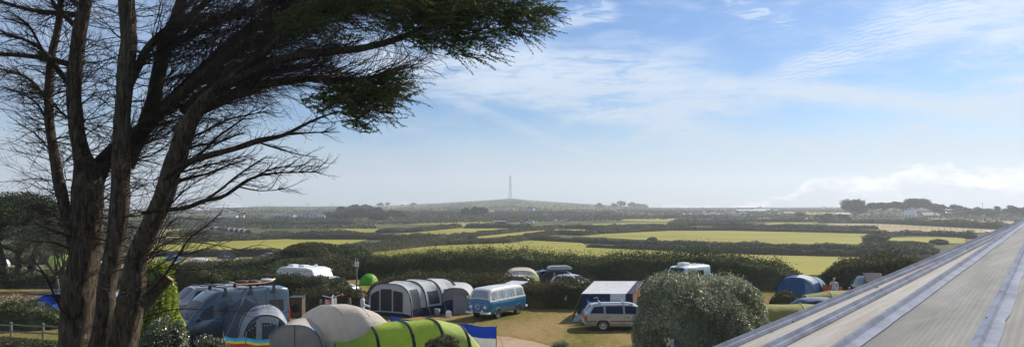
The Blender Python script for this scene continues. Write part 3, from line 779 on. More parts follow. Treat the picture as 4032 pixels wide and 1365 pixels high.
for i, (px, py, hp, wp, lab) in enumerate([
    (3710, 853, 52, 76, 'low spreading tree left of the sagging cables'), (3758, 853, 50, 70, 'spreading tree behind the sagging cables'), (3800, 854, 42, 60, 'low tree by the roof behind the cables'),
    (3848, 856, 45, 50, 'dark bushy tree right of the cables'), (3892, 856, 38, 50, 'low wide tree near the two white posts'), (3925, 858, 56, 34, 'small pointed tree above the low wide tree'),
    (3978, 860, 62, 52, 'block shaped dark tree above the top end of the glazed roof'), (4030, 862, 50, 60, 'last dark tree at the far right of the skyline')]):
    ftree(lab, px, py, hp, wp, 30 + i, crown=0.9, lumps=10, cover=1.5, trunk_r=.4)
for i, (px, py, hp, wp, lab) in enumerate([
    (3150, 858, 26, 44, 'round bushy tree in front of the grey roofed barn'), (3262, 868, 30, 60, 'rounded grey tree left of the long white roof'), (3320, 868, 26, 56, 'low rounded tree under the large round tree'),
    (3220, 866, 22, 40, 'low pale tree beside the small greenhouse')]):
    ftree(lab, px, py, hp, wp, 50 + i, crown=0.97, lumps=9, cover=1.5, mat=FO_MID)
for i, (px, py, hp, wp, lab, cr) in enumerate([
    (2360, 817, 20, 32, 'low domed tree on the skyline, leftmost of the row right of the hill', .95), (2418, 817, 19, 28, 'small domed tree left of the tall skyline tree', .95), (2446, 818, 29, 36, 'tall tree with a bare trunk on the skyline right of the hill', .72),
    (2488, 818, 26, 38, 'pointed tree on the skyline next to the tall bare trunk tree', .95), (2530, 818, 15, 40, 'lowest tree of the skyline row right of the hill', .97), (2510, 818, 17, 40, 'low tree between the pointed and the lowest skyline trees', .97)]):
    ftree(lab, px, py, hp, wp, 60 + i, crown=cr, lumps=8, cover=1.5, card=2.2)
for i, (px, py, hp, wp, lab, cr) in enumerate([
    (1497, 816, 20, 28, 'domed tree on the skyline left of its open twin', .8), (1527, 815, 20, 24, 'open crowned tree on the skyline with sky through it', .7), (1583, 811, 6, 18, 'tiny bush on the skyline beside the tan field', .95), (1627, 808, 10, 28, 'small mound shaped bush on the skyline of the hill', .97)]):
    ftree(lab, px, py, hp, wp, 70 + i, crown=cr, lumps=7, cover=1.4, card=2.0)
rngt = random.Random(5)
for i, (px, py, hp, wp, lab) in enumerate([(1840, 850, 34, 60, 'dark tree at the left of the dense clump below the hill'), (1872, 850, 36, 56, 'dark tree in the middle of the dense clump below the hill'), (1902, 849, 36, 42, 'dark rounded tree at the right of the dense clump below the hill')]):
    ftree(lab, px, py, hp, wp, 80 + i, crown=0.93, lumps=10, cover=1.7)
wl = ['at the left foot of the wooded mound', 'low on the front of the wooded mound', 'on the left shoulder of the wooded mound', 'at the top of the wooded mound', 'behind the top of the wooded mound', 'in the middle of the wooded mound', 'on the right shoulder of the wooded mound', 'at the right foot of the wooded mound', 'low in front on the right of the wooded mound', 'furthest right of the wooded mound']
for i, (px, py, hp, wp) in enumerate([(1290, 858, 22, 60), (1340, 862, 26, 80), (1345, 846, 34, 60), (1392, 836, 34, 50), (1440, 834, 34, 50), (1410, 860, 40, 90), (1480, 850, 36, 70), (1545, 852, 26, 60), (1490, 866, 26, 80), (1575, 856, 20, 50)]):
    ftree('bushy green tree ' + wl[i], px, py, hp, wp, 90 + i, crown=0.97, lumps=11, cover=1.6, group='trees of the wooded mound')

# the open pine by the left hand camp
tree('old open crowned cypress with twisted bare limbs at the left edge', GX(70, 66), 8.6, 11.5, 301, crown=0.52, card=0.19, trunk_r=0.42, lumps=17, flat=0.6, cover=0.5, name='cypress_tree', multi=3, gappy=0.1, lean=0.05)
tree('thin grey tree with sparse leaves left of the cypress trunks', GX(235, 62), 6.6, 7.5, 302, crown=0.75, card=0.15, trunk_r=0.16, lumps=12, flat=0.9, cover=0.45, name='thorn_tree', cat='thorn tree', mat=FO_GREY, multi=2)
# ---------------------------------------------------------------- vehicles
RUB = plain('tyre_rubber', (0.02, 0.02, 0.021), 0.85, spec=0.2)
RIMS = plain('wheel_silver', (0.55, 0.56, 0.57), 0.3, 0.7)
CHROME = plain('bright_chrome', (0.75, 0.76, 0.78), 0.15, 1.0, var=0.03)
BLACKP = plain('black_plastic', (0.02, 0.021, 0.023), 0.5)
WHITEP = plain('white_paint', (0.78, 0.78, 0.76), 0.35, coat=0.5, var=0.04)
LAMPG = plain('lamp_glass', (0.70, 0.72, 0.74), 0.08, 0.3, coat=1)
REDL = plain('rear_lamp_red', (0.45, 0.02, 0.02), 0.2, coat=1)
AMBER = plain('amber_lamp', (0.7, 0.25, 0.03), 0.2, coat=1)
GLASS = MATS['glass']
CURT = plain('curtain_cloth', (0.45, 0.47, 0.50), 0.8)
def paint(name, c, metal=0.35, rough=0.32): return plain(name, c, rough, metal, var=0.05, scale=2.0, coat=0.8, dirt=tuple(x * 0.85 + 0.02 for x in c))

class Shell:
    """car body as a loft: stations (x, z bottom, z belt, z roof, half width, half width of the roof), x forward"""
    def __init__(s, st, crown=0.05, tuck=0.94):
        s.st = sorted(st); s.A = np.array(s.st, float); s.crown = crown; s.tuck = tuck
    def at(s, x): return [float(np.interp(x, s.A[:, 0], s.A[:, k])) for k in range(1, 6)]
    TS = (0, .12, .3, .47, .5, .62, .74, .84, .9, .94, .97, 1.0)
    def sec(s, x, t):
        zb, zl, zr, w, wr = s.at(x)
        zl = min(zl, zr)
        K = [(0, w * s.tuck, zb), (.12, w * .985, zb + .18 * (zl - zb)), (.3, w, zb + .55 * (zl - zb)), (.47, w * .995, zl - .03 * (zl - zb)), (.5, w * .975, zl),
             (.84, wr + (w - wr) * .16, zl + .86 * (zr - zl)), (.9, wr * .985, zl + .965 * (zr - zl)), (.94, wr * .93, zr), (.97, wr * .6, zr + s.crown * .6), (1.0, 0, zr + s.crown)]
        ts = [k[0] for k in K]
        return float(np.interp(t, ts, [k[1] for k in K])), float(np.interp(t, ts, [k[2] for k in K]))
    def side(s, sg): return lambda x, t: (x, sg * s.sec(x, t)[0], s.sec(x, t)[1])
    def top(s):
        def f(x, q):
            zb, zl, zr, w, wr = s.at(x); return (x, q * wr * .95, zr + s.crown * (1 - q * q))
        return f
    def xs(s, n=3):
        o = []
        for a, b in zip(s.st, s.st[1:]): o += [a[0] + (b[0] - a[0]) * k / n for k in range(n)]
        return o + [s.st[-1][0]]
    def mesh(s, split=None):
        """whole skin; split(x, t) picks the second colour"""
        X = s.xs(); vs = []; ring = list(s.TS) + [1 - (k - 1) for k in s.TS[-2::-1]] if False else None
        full = [(1, t) for t in s.TS] + [(-1, t) for t in s.TS[-2::-1]]
        for x in X:
            for sg, t in full:
                y, z = s.sec(x, t); vs.append((x, sg * y, z))
        m = len(full); fs = []; kind = []
        for i in range(len(X) - 1):
            for j in range(m - 1):
                fs.append((i * m + j, (i + 1) * m + j, (i + 1) * m + j + 1, i * m + j + 1))
                tm = (full[j][1] + full[j + 1][1]) / 2; xm = (X[i] + X[i + 1]) / 2
                kind.append(1 if split and split(xm, tm) else 0)
            fs.append((i * m, i * m + m - 1, (i + 1) * m + m - 1, (i + 1) * m)); kind.append(0)
        fs.append(tuple(range(m))); kind.append(0)
        fs.append(tuple((len(X) - 1) * m + k for k in range(m))[::-1]); kind.append(0)
        return vs, fs, kind

def wheel(root, x, y, r, w, style='alloy', mat=None, small=False):
    sg = 1 if y > 0 else -1
    M_ = T(x, y, r, rx=-90 * sg)
    t = MB().lathe([(r * .62, -w), (r * .8, -w * 1.02), (r * .97, -w * .9), (r, -w * .5), (r, -w * .15), (r * .96, 0.0), (r * .82, .012), (r * .66, 0.0), (r * .62, -.03)], M_, 28)
    o = t.build('wheel', RUB, root, smooth=True, autos=50)
    rm = MB().lathe([(r * .66, -.02), (r * .66, .008), (r * .58, .0), (r * .55, -.035), (0, -.04)], M_, 24)
    if not small:
        n = {'alloy': 9, 'steel': 6, 'van': 5}.get(style, 8)
        for k in range(n):
            A = M_ @ Matrix.Rotation(2 * PI * k / n, 4, 'Z')
            rm.box(r * .12, r * .60, -r * .055, r * .055, -.04, .006, A)
    rm.lathe([(r * .22, -.035), (r * .2, .012), (r * .12, .028), (0, .03)], M_, 16)
    rm.build('rim', mat or RIMS, o, smooth=True, autos=40)
    return o

def well(root, sh, x, r, zc):
    """dark wheel openings hugging the side skin, one a side"""
    for sg in (1, -1):
        mb = MB(); n = 16; vs = []
        for k in range(n + 1):
            th = PI * k / n
            for rr in (0.0, r):
                px_ = x + math.cos(th) * rr; pz = zc + math.sin(th) * rr
                y, _ = sh.sec(px_, .2); vs.append((px_, sg * (y + .006), max(pz, zc)))
        mb.add(vs, [(2 * k, 2 * k + 1, 2 * k + 3, 2 * k + 2) for k in range(n)])
        zb = sh.at(x)[0]; y = sh.sec(x, .2)[0]
        mb.box(x - r, x + r, min(sg * (y - .2), sg * (y + .006)), max(sg * (y - .2), sg * (y + .006)), zb - .04, zc + .002)
        mb.build('wheel_arch', BLACKP, root)

def sidewin(name, sh, root, wins, mat=None, parent_names=None, both=True, frame=None):
    """windows: each (x0, x1, x2, x3, t0, t1): bottom rear, bottom front, top front, top rear"""
    for i, wv in enumerate(wins):
        xa, xb, xc, xd, t0, t1 = wv
        for sg in ((1, -1) if both else (1,)):
            f = sh.side(sg)
            v, fc = grid(f, 0, 0, 0, 0, 4, 4, off=-.008 * sg, quad=[(xa, t0), (xb, t0), (xc, t1), (xd, t1)])
            if frame:
                g = .035; th = (t1 - t0) * .09
                v2, f2 = grid(f, 0, 0, 0, 0, 4, 4, off=-.004 * sg, quad=[(xa - g, t0 - th), (xb + g, t0 - th), (xc + g, t1 + th), (xd - g, t1 + th)])
                fr = mk('window', v2, f2, frame, root, smooth=True); mk('pane', v, fc, mat or GLASS, fr, smooth=True)
            else: mk(name, v, fc, mat or GLASS, root, smooth=True)

def screen(name, sh, root, x0, x1, q=.9, q1=None, mat=None, frame=None):
    f = sh.top(); q1 = q1 or q
    v, fc = grid(f, 0, 0, 0, 0, 6, 10, off=.008, quad=[(x0, -q), (x1, -q1), (x1, q1), (x0, q)])
    if frame:
        d = .03 * (1 if x1 > x0 else -1)
        v2, f2 = grid(f, 0, 0, 0, 0, 6, 10, off=.004, quad=[(x0 - d, -q - .05), (x1 + d, -q1 - .05), (x1 + d, q1 + .05), (x0 - d, q + .05)])
        fr = mk(name, v2, f2, frame, root, smooth=True); mk('pane', v, fc, mat or GLASS, fr, smooth=True); return fr
    return mk(name, v, fc, mat or GLASS, root, smooth=True)

def seams(sh, root, lines, mat=BLACKP, name='door_seam'):
    """thin shut lines: (x0, t0, x1, t1)"""
    for (a, t0, b, t1) in lines:
        for sg in (1, -1):
            mb = MB(); pts = []
            for k in range(9):
                x = a + (b - a) * k / 8; t = t0 + (t1 - t0) * k / 8; y, z = sh.sec(x, t); pts.append((x, sg * (y + .002), z))
            mb.tube(pts, .006, 4)
            mb.build(name, mat, root)

def place(root, local, px, py, ang):
    """stand the vehicle so that its ground point `local` is where the photo shows it, facing ang degrees"""
    g = G(px, py); c, s_ = math.cos(R(ang)), math.sin(R(ang))
    root.location = (g.x - (local[0] * c - local[1] * s_), g.y - (local[0] * s_ + local[1] * c), g.z)
    root.rotation_euler = (0, 0, R(ang))

TEXTS = []
def text(name, s_, size, M_, mat, parent, extr=.002):
    cu = bpy.data.curves.new(name, 'FONT'); cu.body = s_; cu.size = size; cu.extrude = extr; cu.align_x = 'CENTER'; cu.align_y = 'CENTER'; cu.resolution_u = 2
    o = bpy.data.objects.new(name, cu); COL.objects.link(o)
    dg = bpy.context.evaluated_depsgraph_get(); me = bpy.data.meshes.new_from_object(o.evaluated_get(dg))
    bpy.data.objects.remove(o); me.transform(M_); me.materials.clear(); me.materials.append(mat)
    r_ = bpy.data.objects.new(name, me); COL.objects.link(r_); r_.parent = parent
    return r_

# --- blue and white bay window minibus
def minibus():
    root = empty('camper_minibus', (0, 0, 0), 0, 'classic two tone minibus, blue below and white above, with its rear hatch raised', 'minibus')
    BL = paint('bus_blue', (0.012, 0.115, 0.23), 0.1); WH = paint('bus_cream', (0.66, 0.64, 0.58), 0.0)
    st = [(-2.22, .42, .62, .66, .72, .66), (-2.17, .36, .95, 1.00, .80, .72), (-2.12, .34, 1.14, 1.18, .83, .76), (-2.02, .34, 1.14, 1.55, .85, .70), (-1.92, .34, 1.14, 1.76, .855, .68), (-1.7, .34, 1.14, 1.86, .86, .69),
          (0, .34, 1.14, 1.90, .86, .70), (1.5, .34, 1.14, 1.87, .86, .69), (1.78, .34, 1.14, 1.80, .855, .67), (1.90, .34, 1.14, 1.68, .85, .68), (2.06, .34, 1.13, 1.22, .84, .77), (2.12, .34, 1.08, 1.10, .83, .77), (2.19, .36, .95, .97, .80, .76), (2.24, .38, .66, .70, .76, .74), (2.25, .40, .46, .48, .70, .68)]
    sh = Shell(st, .06, .93)
    v, f, k = sh.mesh(lambda x, t: t > .5 and -2.1 < x < 2.06)
    up = [q for q, kk in zip(f, k) if kk]; lo = [q for q, kk in zip(f, k) if not kk]
    mk('body', v, lo, BL, root, smooth=True, autos=40)
    rf = mk('roof', v, up, WH, root, smooth=True, autos=40)
    b = MB()
    for sg in (1, -1):
        pts = [(x, sg * (sh.sec(x, .49)[0] + .004), sh.sec(x, .49)[1]) for x in np.linspace(-2.1, 2.08, 24)]
        b.tube(pts, .018, 5)
    b.build('belt_trim', WH, root)
    screen('windscreen', sh, root, 2.035, 1.885, .86, .84, frame=RUBT, mat=CURTG)
    sidewin('window', sh, root, [(1.22, 1.86, 1.80, 1.22, .545, .80), (.22, 1.06, 1.06, .22, .545, .80), (-.82, .06, .06, -.82, .545, .80), (-1.86, -.98, -.98, -1.80, .545, .80)], mat=CURTG, frame=WH)
    mb = MB()
    for x in (.64, -.38):
        for sg in (1, -1):
            mb.tube([(x, sg * (sh.sec(x, t)[0] + .014), sh.sec(x, t)[1]) for t in (.55, .79)], .014, 4)
    mb.build('window_divider', WH, root)
    seams(sh, root, [(1.16, .03, 1.16, .88), (1.93, .2, 1.93, .5), (.12, .05, .12, .88), (-.92, .05, -.92, .5), (1.16, .03, 1.7, .03)])
    well(root, sh, 1.22, .36, .34); well(root, sh, -1.2, .36, .34)
    for cx_ in (1.22, -1.2):
        for sg in (1, -1):
            tr = MB(); tr.tube([(cx_ + math.cos(PI * k / 12) * .37, sg * (sh.sec(cx_, .2)[0] + .012), .34 + math.sin(PI * k / 12) * .37) for k in range(13)], .016, 5)
            tr.build('arch_trim', CHROME, root)
    for x in (1.22, -1.2):
        for y in (.83, -.83): wheel(root, x, y, .325, .19, 'steel')
    # white wall rings
    for x, y, r_, nm in ((2.235, .52, .105, 'headlight'), (2.235, -.52, .105, 'headlight'), (2.33, .38, .065, 'fog_lamp'), (2.33, -.38, .065, 'fog_lamp')):
        z = .76 if nm == 'headlight' else .56
        hd = MB().lathe([(r_ * 1.15, -.06), (r_ * 1.15, .0), (r_ * 1.02, .02)], T(x - .015, y, z, ry=90), 20).build(nm, CHROME, root, smooth=True)
        MB().lathe([(r_, .0), (r_ * .9, .03), (r_ * .5, .05), (0, .056)], T(x - .01, y, z, ry=90), 20).build('lens', LAMPG, hd, smooth=True)
    for y in (.56, -.56):
        MB().box(2.17, 2.235, y - .08, y + .08, .955, 1.0).build('indicator', AMBER, root, bevel=.01)
    # round front emblem: V over W in a ring
    e = MB(); M_ = T(2.262, 0, .80, ry=90, rz=0)
    ring = [(2.262, .15 * math.cos(a), .80 + .15 * math.sin(a)) for a in np.linspace(0, 2 * PI, 25)]
    e.tube(ring, .013, 6, False)
    y0, z0 = 0, .80
    e.tube([(2.262, y0 - .055, z0 + .135), (2.262, y0, z0 + .02), (2.262, y0 + .055, z0 + .135)], .012, 5)
    e.tube([(2.262, y0 - .125, z0 + .075), (2.262, y0 - .06, z0 - .125), (2.262, y0, z0 - .01), (2.262, y0 + .06, z0 - .125), (2.262, y0 + .125, z0 + .075)], .012, 5)
    e.build('emblem', CHROME, root)
    gr = MB()
    for k in range(3): gr.box(2.12, 2.185, -.5, .5, 1.0 + k * .022, 1.008 + k * .022)
    gr.build('air_grille', BLACKP, root)
    bm_ = MB().box(2.24, 2.36, -.84, .84, .38, .50); bm_.box(2.06, 2.3, .80, .86, .38, .50); bm_.box(2.06, 2.3, -.86, -.80, .38, .50)
    bm_.build('bumper', WHITEP, root, bevel=.025)
    rb = MB().box(-2.36, -2.24, -.84, .84, .40, .52); rb.box(-2.3, -2.06, .80, .87, .40, .52); rb.box(-2.3, -2.06, -.87, -.80, .40, .52)
    rb.build('bumper', WHITEP, root, bevel=.025)
    pl = MB().box(2.362, 2.37, -.26, .26, .385, .495).build('number_plate', BLACKP, root)
    for y in (.98, -.98):
        m_ = MB().tube([(1.86, y * .88, 1.18), (1.9, y, 1.24)], .012, 5); m_.lathe([(.09, -.015), (.09, .01), (0, .02)], T(1.9, y, 1.30, ry=90), 16)
        m_.build('wing_mirror', CHROME, root)
    for x in (1.24, .2):
        for sg in (1, -1):
            y = sh.sec(x, .4)[0]; MB().box(x - .0, x + .14, min(sg * y, sg * (y + .035)), max(sg * y, sg * (y + .035)), 1.0, 1.03).build('door_handle', CHROME, root, bevel=.008)
    # side ventilation slots behind the last window
    vn = MB()
    for sg in (1, -1):
        for k in range(8):
            y = sh.sec(-1.98, .5 + .03 * k)[0]
            zz = 1.2 + k * .045; yy = sh.sec(-1.95, .55 + k * .03)[0]
            vn.box(-2.02 + k * .008, -1.93 + k * .003, min(sg * (yy - .01), sg * (yy + .008)), max(sg * (yy - .01), sg * (yy + .008)), zz, zz + .018)
    vn.build('air_vent', BLACKP, root)
    wp = MB()
    for y in (.35, -.3): wp.tube([(2.085, y, 1.18), (2.05, y + .3, 1.28)], .01, 4)
    wp.build('wiper', BLACKP, root)
    # raised rear hatch
    h = MB(); A = T(-1.88, 0, 1.86, ry=6)
    h.box(-.92, .02, -.62, .62, -.02, .03, A)
    ht = h.build('tailgate', WH, root, bevel=.02)
    MB().box(-.72, -.12, -.50, .50, -.034, -.0232, A).build('pane', GLASS, ht)
    s2 = MB()
    for y in (.6, -.6): s2.tube([(-2.0, y, 1.4), A @ Vector((-.45, y, -.02))], .012, 5)
    s2.build('gas_strut', CHROME, root)
    op = MB()
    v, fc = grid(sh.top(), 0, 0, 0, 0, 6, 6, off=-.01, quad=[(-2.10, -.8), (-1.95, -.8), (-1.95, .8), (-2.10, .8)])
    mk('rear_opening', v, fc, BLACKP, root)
    for y in (.74, -.74): MB().box(-2.2, -2.13, y - .05, y + .05, .72, .95).build('rear_lamp', REDL, root, bevel=.01)
    return root
RUBT = plain('window_rubber', (0.55, 0.54, 0.50), 0.6)
def curtglass():
    m, nt, b = nodes('curtained_glass')
    w = nt.nodes.new('ShaderNodeTexWave'); w.bands_direction = 'DIAGONAL'; w.inputs['Scale'].default_value = 5; w.inputs['Distortion'].default_value = 6
    nt.links.new(texco(nt), w.inputs['Vector'])
    c = ramp(nt, w.outputs['Fac'], [(0.2, (0.10, 0.12, 0.14)), (0.8, (0.34, 0.37, 0.40))]); nt.links.new(c, b.inputs['Base Color'])
    b.inputs['Roughness'].default_value = 0.12; b.inputs['Coat Weight'].default_value = 1.0; return m
CURTG = curtglass()
bus = minibus(); bus.scale = (.97, .97, .97)
place(bus, (1.22 * .97, .83 * .97), 1961, 1254, 238)

# --- general car
def car(name, label, cat, st, col, wins, scr, rear, wh, plates=None, crown=.05, small=False, group=None, sill=None, metal=.35, hl=None, tl=None, seam=(), handles=(), mirror=None, mat=None, arch=1.12, bump_mat=None, rim='alloy', rstrip=False):
    """st: stations; wins: side windows; scr/rear: windscreen and rear window spans; wh: (front x, rear x, radius)"""
    root = empty(name, (0, 0, 0), 0, label, cat, group)
    sh = Shell(st, crown); body = mat or paint(name + '_paint_' + str(len(MATS)), col, metal)
    v, f, k = sh.mesh(); mk('body', v, f, body, root, smooth=True, autos=38)
    if scr: screen('windscreen', sh, root, *scr, frame=None if small else BLACKP)
    if rear: screen('rear_window', sh, root, *rear)
    sidewin('window', sh, root, wins)
    fx, rx, r_ = wh; z = r_
    well(root, sh, fx, r_ * arch, z); well(root, sh, rx, r_ * arch, z)
    for x in (fx, rx):
        y = sh.sec(x, .15)[0] + .01
        for sg in (1, -1): wheel(root, x, sg * y, r_, .2, rim, small=small)
    if seam: seams(sh, root, seam)
    for (x, t) in handles:
        for sg in (1, -1):
            y, zz = sh.sec(x, t); MB().box(x - .09, x + .09, min(sg * y, sg * (y + .03)), max(sg * y, sg * (y + .03)), zz - .015, zz + .02).build('door_handle', BLACKP, root, bevel=.006)
    if hl:
        x0, x1, t0, t1 = hl
        for sg in (1, -1):
            v, fc = grid(sh.side(sg), x0, x1, t0, t1, 4, 3, off=-.012 * sg); mk('headlight', v, fc, LAMPG, root, smooth=True)
    if tl:
        x0, x1, t0, t1 = tl
        for sg in (1, -1):
            v, fc = grid(sh.side(sg), x0, x1, t0, t1, 4, 3, off=-.012 * sg); mk('rear_lamp', v, fc, REDL, root, smooth=True)
    if mirror:
        for sg in (1, -1):
            x, t = mirror; y, zz = sh.sec(x, t)
            M2 = MB().box(x - .05, x + .07, min(sg * (y + .03), sg * (y + .22)), max(sg * (y + .03), sg * (y + .22)), zz, zz + .15); M2.box(x - .02, x + .03, min(sg * (y - .02), sg * (y + .05)), max(sg * (y - .02), sg * (y + .05)), zz + .02, zz + .05)
            M2.build('wing_mirror', bump_mat or body, root, bevel=.02)
    return root, sh

EST = [(-2.28, .42, .60, .64, .70, .62), (-2.24, .34, .80, .84, .80, .70), (-2.18, .30, .93, .98, .84, .72), (-2.0, .28, .95, 1.26, .87, .64), (-1.82, .28, .95, 1.40, .88, .60), (-1.5, .26, .94, 1.455, .885, .60), (-.4, .25, .92, 1.475, .885, .61),
       (.25, .25, .91, 1.46, .885, .60), (.55, .25, .90, 1.39, .885, .60), (1.2, .25, .89, .98, .88, .72), (1.6, .26, .86, .90, .87, .72), (2.05, .28, .76, .80, .83, .70), (2.22, .32, .64, .68, .76, .64), (2.28, .38, .5, .53, .68, .6)]
SILV = paint('estate_silver', (0.46, 0.45, 0.43), 0.5)
est, esh = car('estate_car', 'silver estate car with roof bars parked at the left of the big glossy bush', 'estate car', EST, None,
     [(-1.98, -1.24, -1.24, -1.74, .54, .82), (-1.13, -.22, -.22, -1.13, .53, .83), (-.12, .94, .50, -.12, .53, .83)], (1.13, .58, .9, .88), (-2.14, -1.86, .88), (1.30, -1.28, .315), seam=[(-1.19, .05, -1.19, .9), (-.17, .03, -.17, .9), (.98, .03, .86, .5), (-1.19, .03, .98, .03)],
     handles=[(-1.02, .40), (.02, .39)], hl=(1.95, 2.14, .32, .47), tl=(-2.25, -2.12, .26, .5), mirror=(.72, .5), mat=SILV, rim='alloy')
rb = MB()
for sg in (1, -1):
    pts = [(x, sg * (esh.sec(x, .9)[0] - .02), esh.sec(x, .9)[1] + .07 + (0 if abs(x + .7) < 1.0 else -.05)) for x in np.linspace(-1.8, .35, 9)]
    rb.tube(pts, .02, 6)
rb.build('roof_rail', BLACKP, est)
for x in (-1.35, -.1):
    MB().box(x - .03, x + .03, -.62, .62, 1.53, 1.565).build('roof_bar', RIMS, est, bevel=.008)
st_ = MB()
for sg in (1, -1):
    for a, b in ((-2.2, -1.62), (-.93, .92)):
        st_.tube([(x, sg * (esh.sec(x, .24)[0] + .008), .56) for x in np.linspace(a, b, 8)], .022, 4)
st_.build('side_strip', plain('maroon_strip', (.05, .03, .03), .6), est)
MB().box(-2.36, -2.24, -.72, .72, .34, .42).build('bumper_strip', BLACKP, est, bevel=.02)
MB().tube([(-.5, -.1, 1.5), (-.7, -.1, 1.75)], .006, 4).build('aerial', BLACKP, est)
est.scale = (1.04, 1, .96)
place(est, (-1.28 * 1.04, -.88), 2375, 1302, 2)

# --- grey blue high roof camper van
VST = [(-2.92, .42, 1.1, 2.0, .90, .78), (-2.88, .36, 1.2, 2.42, .96, .82), (-2.8, .34, 1.22, 2.50, .98, .83), (-1.5, .34, 1.22, 2.56, .985, .84), (.55, .34, 1.22, 2.57, .985, .84), (1.0, .34, 1.22, 2.48, .98, .80), (1.45, .34, 1.22, 2.18, .975, .74), (1.62, .34, 1.22, 2.02, .975, .75),
       (2.08, .34, 1.20, 1.52, .97, .80), (2.30, .34, 1.16, 1.27, .96, .82), (2.62, .34, 1.02, 1.08, .93, .80), (2.84, .34, .84, .90, .88, .78), (2.93, .36, .62, .68, .82, .74), (2.96, .40, .48, .5, .74, .70)]
VANP = paint('van_slate', (0.075, 0.105, 0.128), 0.45)
van, vsh = car('camper_van', 'large grey blue high roof van with a loaded roof rack beside the grey awning', 'camper van', VST, None,
     [(1.12, 1.95, 1.66, 1.12, .53, .74), (-2.55, -1.75, -1.75, -2.55, .54, .72)], (2.26, 1.60, .88, .86), None, (1.92, -1.75, .345), seam=[(1.0, .05, 1.0, .8), (2.1, .1, 2.06, .5), (-.3, .05, -.3, .85), (-1.62, .5, -1.62, .85)],
     handles=[(1.18, .45)], hl=(2.5, 2.84, .34, .47), tl=(-2.92, -2.83, .2, .6), mirror=(1.86, .52), mat=VANP, rim='van', bump_mat=BLACKP)
wsh = MB()
for k in range(2): wsh.tube([(2.30, .5 - k * .7, 1.38), (2.12, .1 - k * .6, 1.58)], .012, 4)
wsh.build('wiper', BLACKP, van)
MB().box(2.88, 3.02, -.86, .86, .36, .62).build('bumper', plain('grey_bumper', (.07, .08, .09), .6), van, bevel=.04)
gr = MB()
for k in range(4): gr.box(2.90, 2.955, -.42, .42, .70 + k * .04, .718 + k * .04)
gr.build('grille', BLACKP, van)
ribs = MB()
for sg in (1, -1):
    for x in (-2.3, -1.2, 0.0): ribs.tube([(x, sg * (vsh.sec(x, .56)[0] + .003), vsh.sec(x, .56)[1]), (x + .25, sg * (vsh.sec(x + .25, .82)[0] + .003), vsh.sec(x + .25, .82)[1])], .014, 4)
    ribs.tube([(x, sg * (vsh.sec(x, .52)[0] + .003), vsh.sec(x, .52)[1]) for x in np.linspace(-2.8, 1.0, 12)], .014, 4)
ribs.build('body_crease', VANP, van)
for x in (.55, -.75, -2.0):
    rk = MB().box(x - .035, x + .035, -.95, .95, 2.70, 2.745)
    for sg in (1, -1): rk.add([(x - .07, sg * .93, 2.72), (x + .07, sg * .93, 2.72), (x + .10, sg * 1.0, 2.28), (x - .10, sg * 1.0, 2.28), (x - .07, sg * .90, 2.72), (x + .07, sg * .90, 2.72), (x + .10, sg * .96, 2.28), (x - .10, sg * .96, 2.28)], [(0, 1, 2, 3), (7, 6, 5, 4), (0, 3, 7, 4), (1, 5, 6, 2)])
    rk.build('roof_rack', BLACKP, van)
MB().box(-.2, 1.05, -.9, -.8, 2.70, 2.76).build('side_awning_case', BLACKP, van, bevel=.02)
def board_shape(L, w, t, M_):
    mb = MB(); n = 14; vs = []
    for i in range(n + 1):
        u = i / n; hw = w * .5 * (math.sin(PI * min(1, u * .94 + .03)) ** .55); x = (u - .5) * L; rock = .10 * (2 * u - 1) ** 4
        for k in range(8):
            a = 2 * PI * k / 8; vs.append(M_ @ Vector((x, hw * math.cos(a), rock + t * .5 * math.sin(a))))
    return mb.add(vs, [(i * 8 + k, i * 8 + (k + 1) % 8, (i + 1) * 8 + (k + 1) % 8, (i + 1) * 8 + k) for i in range(n) for k in range(8)] + [tuple(range(8)), tuple(n * 8 + k for k in range(8))[::-1]])
place(van, (1.92, .98), 779, 1366, 224)
vm = Matrix.Translation(van.location) @ Matrix.Rotation(R(224), 4, 'Z')
def onvan(name, mb, mat, lab, cat, grp=None, **kw):
    o = mb.build(name, mat, None, **kw); tag(o, lab, cat, grp); return o
onvan('surfboard', board_shape(2.5, .52, .07, vm @ T(-1.4, -.25, 2.80)), WHITEP, 'white surfboard lying flat on the van roof rack', 'surfboard', smooth=True)
onvan('surfboard', board_shape(2.2, .5, .07, vm @ T(-1.15, .35, 2.79)), plain('orange_board', (.45, .18, .08), .4), 'orange brown surfboard on the near side of the van roof rack', 'surfboard', smooth=True)
for (x, y, s1, s2, s3, col_, lab) in ((-.7, .05, .34, .26, .16, (.02, .02, .025), 'black roof bag on the van rack, the front one of the bags'), (-1.25, .1, .3, .28, .15, (.03, .035, .05), 'dark roof bag in the middle of the van rack'), (-2.0, .15, .3, .3, .17, (.45, .46, .48), 'pale grey bundle at the rear end of the van rack')):
    mb = MB(); vs = []
    for i in range(7):
        ph = -PI / 2 + PI * i / 6
        for k in range(12):
            a = 2 * PI * k / 12; sx = math.copysign(abs(math.cos(a)) ** .6, math.cos(a)); sy = math.copysign(abs(math.sin(a)) ** .6, math.sin(a)); c_ = math.cos(ph) ** .5
            vs.append(vm @ Vector((x + s1 * sx * c_ * (1 + .08 * math.sin(3 * a + i)), y + s2 * sy * c_, 2.80 + s3 * .55 * (1 + math.sin(ph)) + .01 * math.sin(5 * a))))
    mb.add(vs, [(i * 12 + k, i * 12 + (k + 1) % 12, (i + 1) * 12 + (k + 1) % 12, (i + 1) * 12 + k) for i in range(6) for k in range(12)])
    onvan('roof_bag', mb, plain('bag_' + str(int(x * 100)), col_, .7), lab, 'bag', 'bags on the van roof', smooth=True)

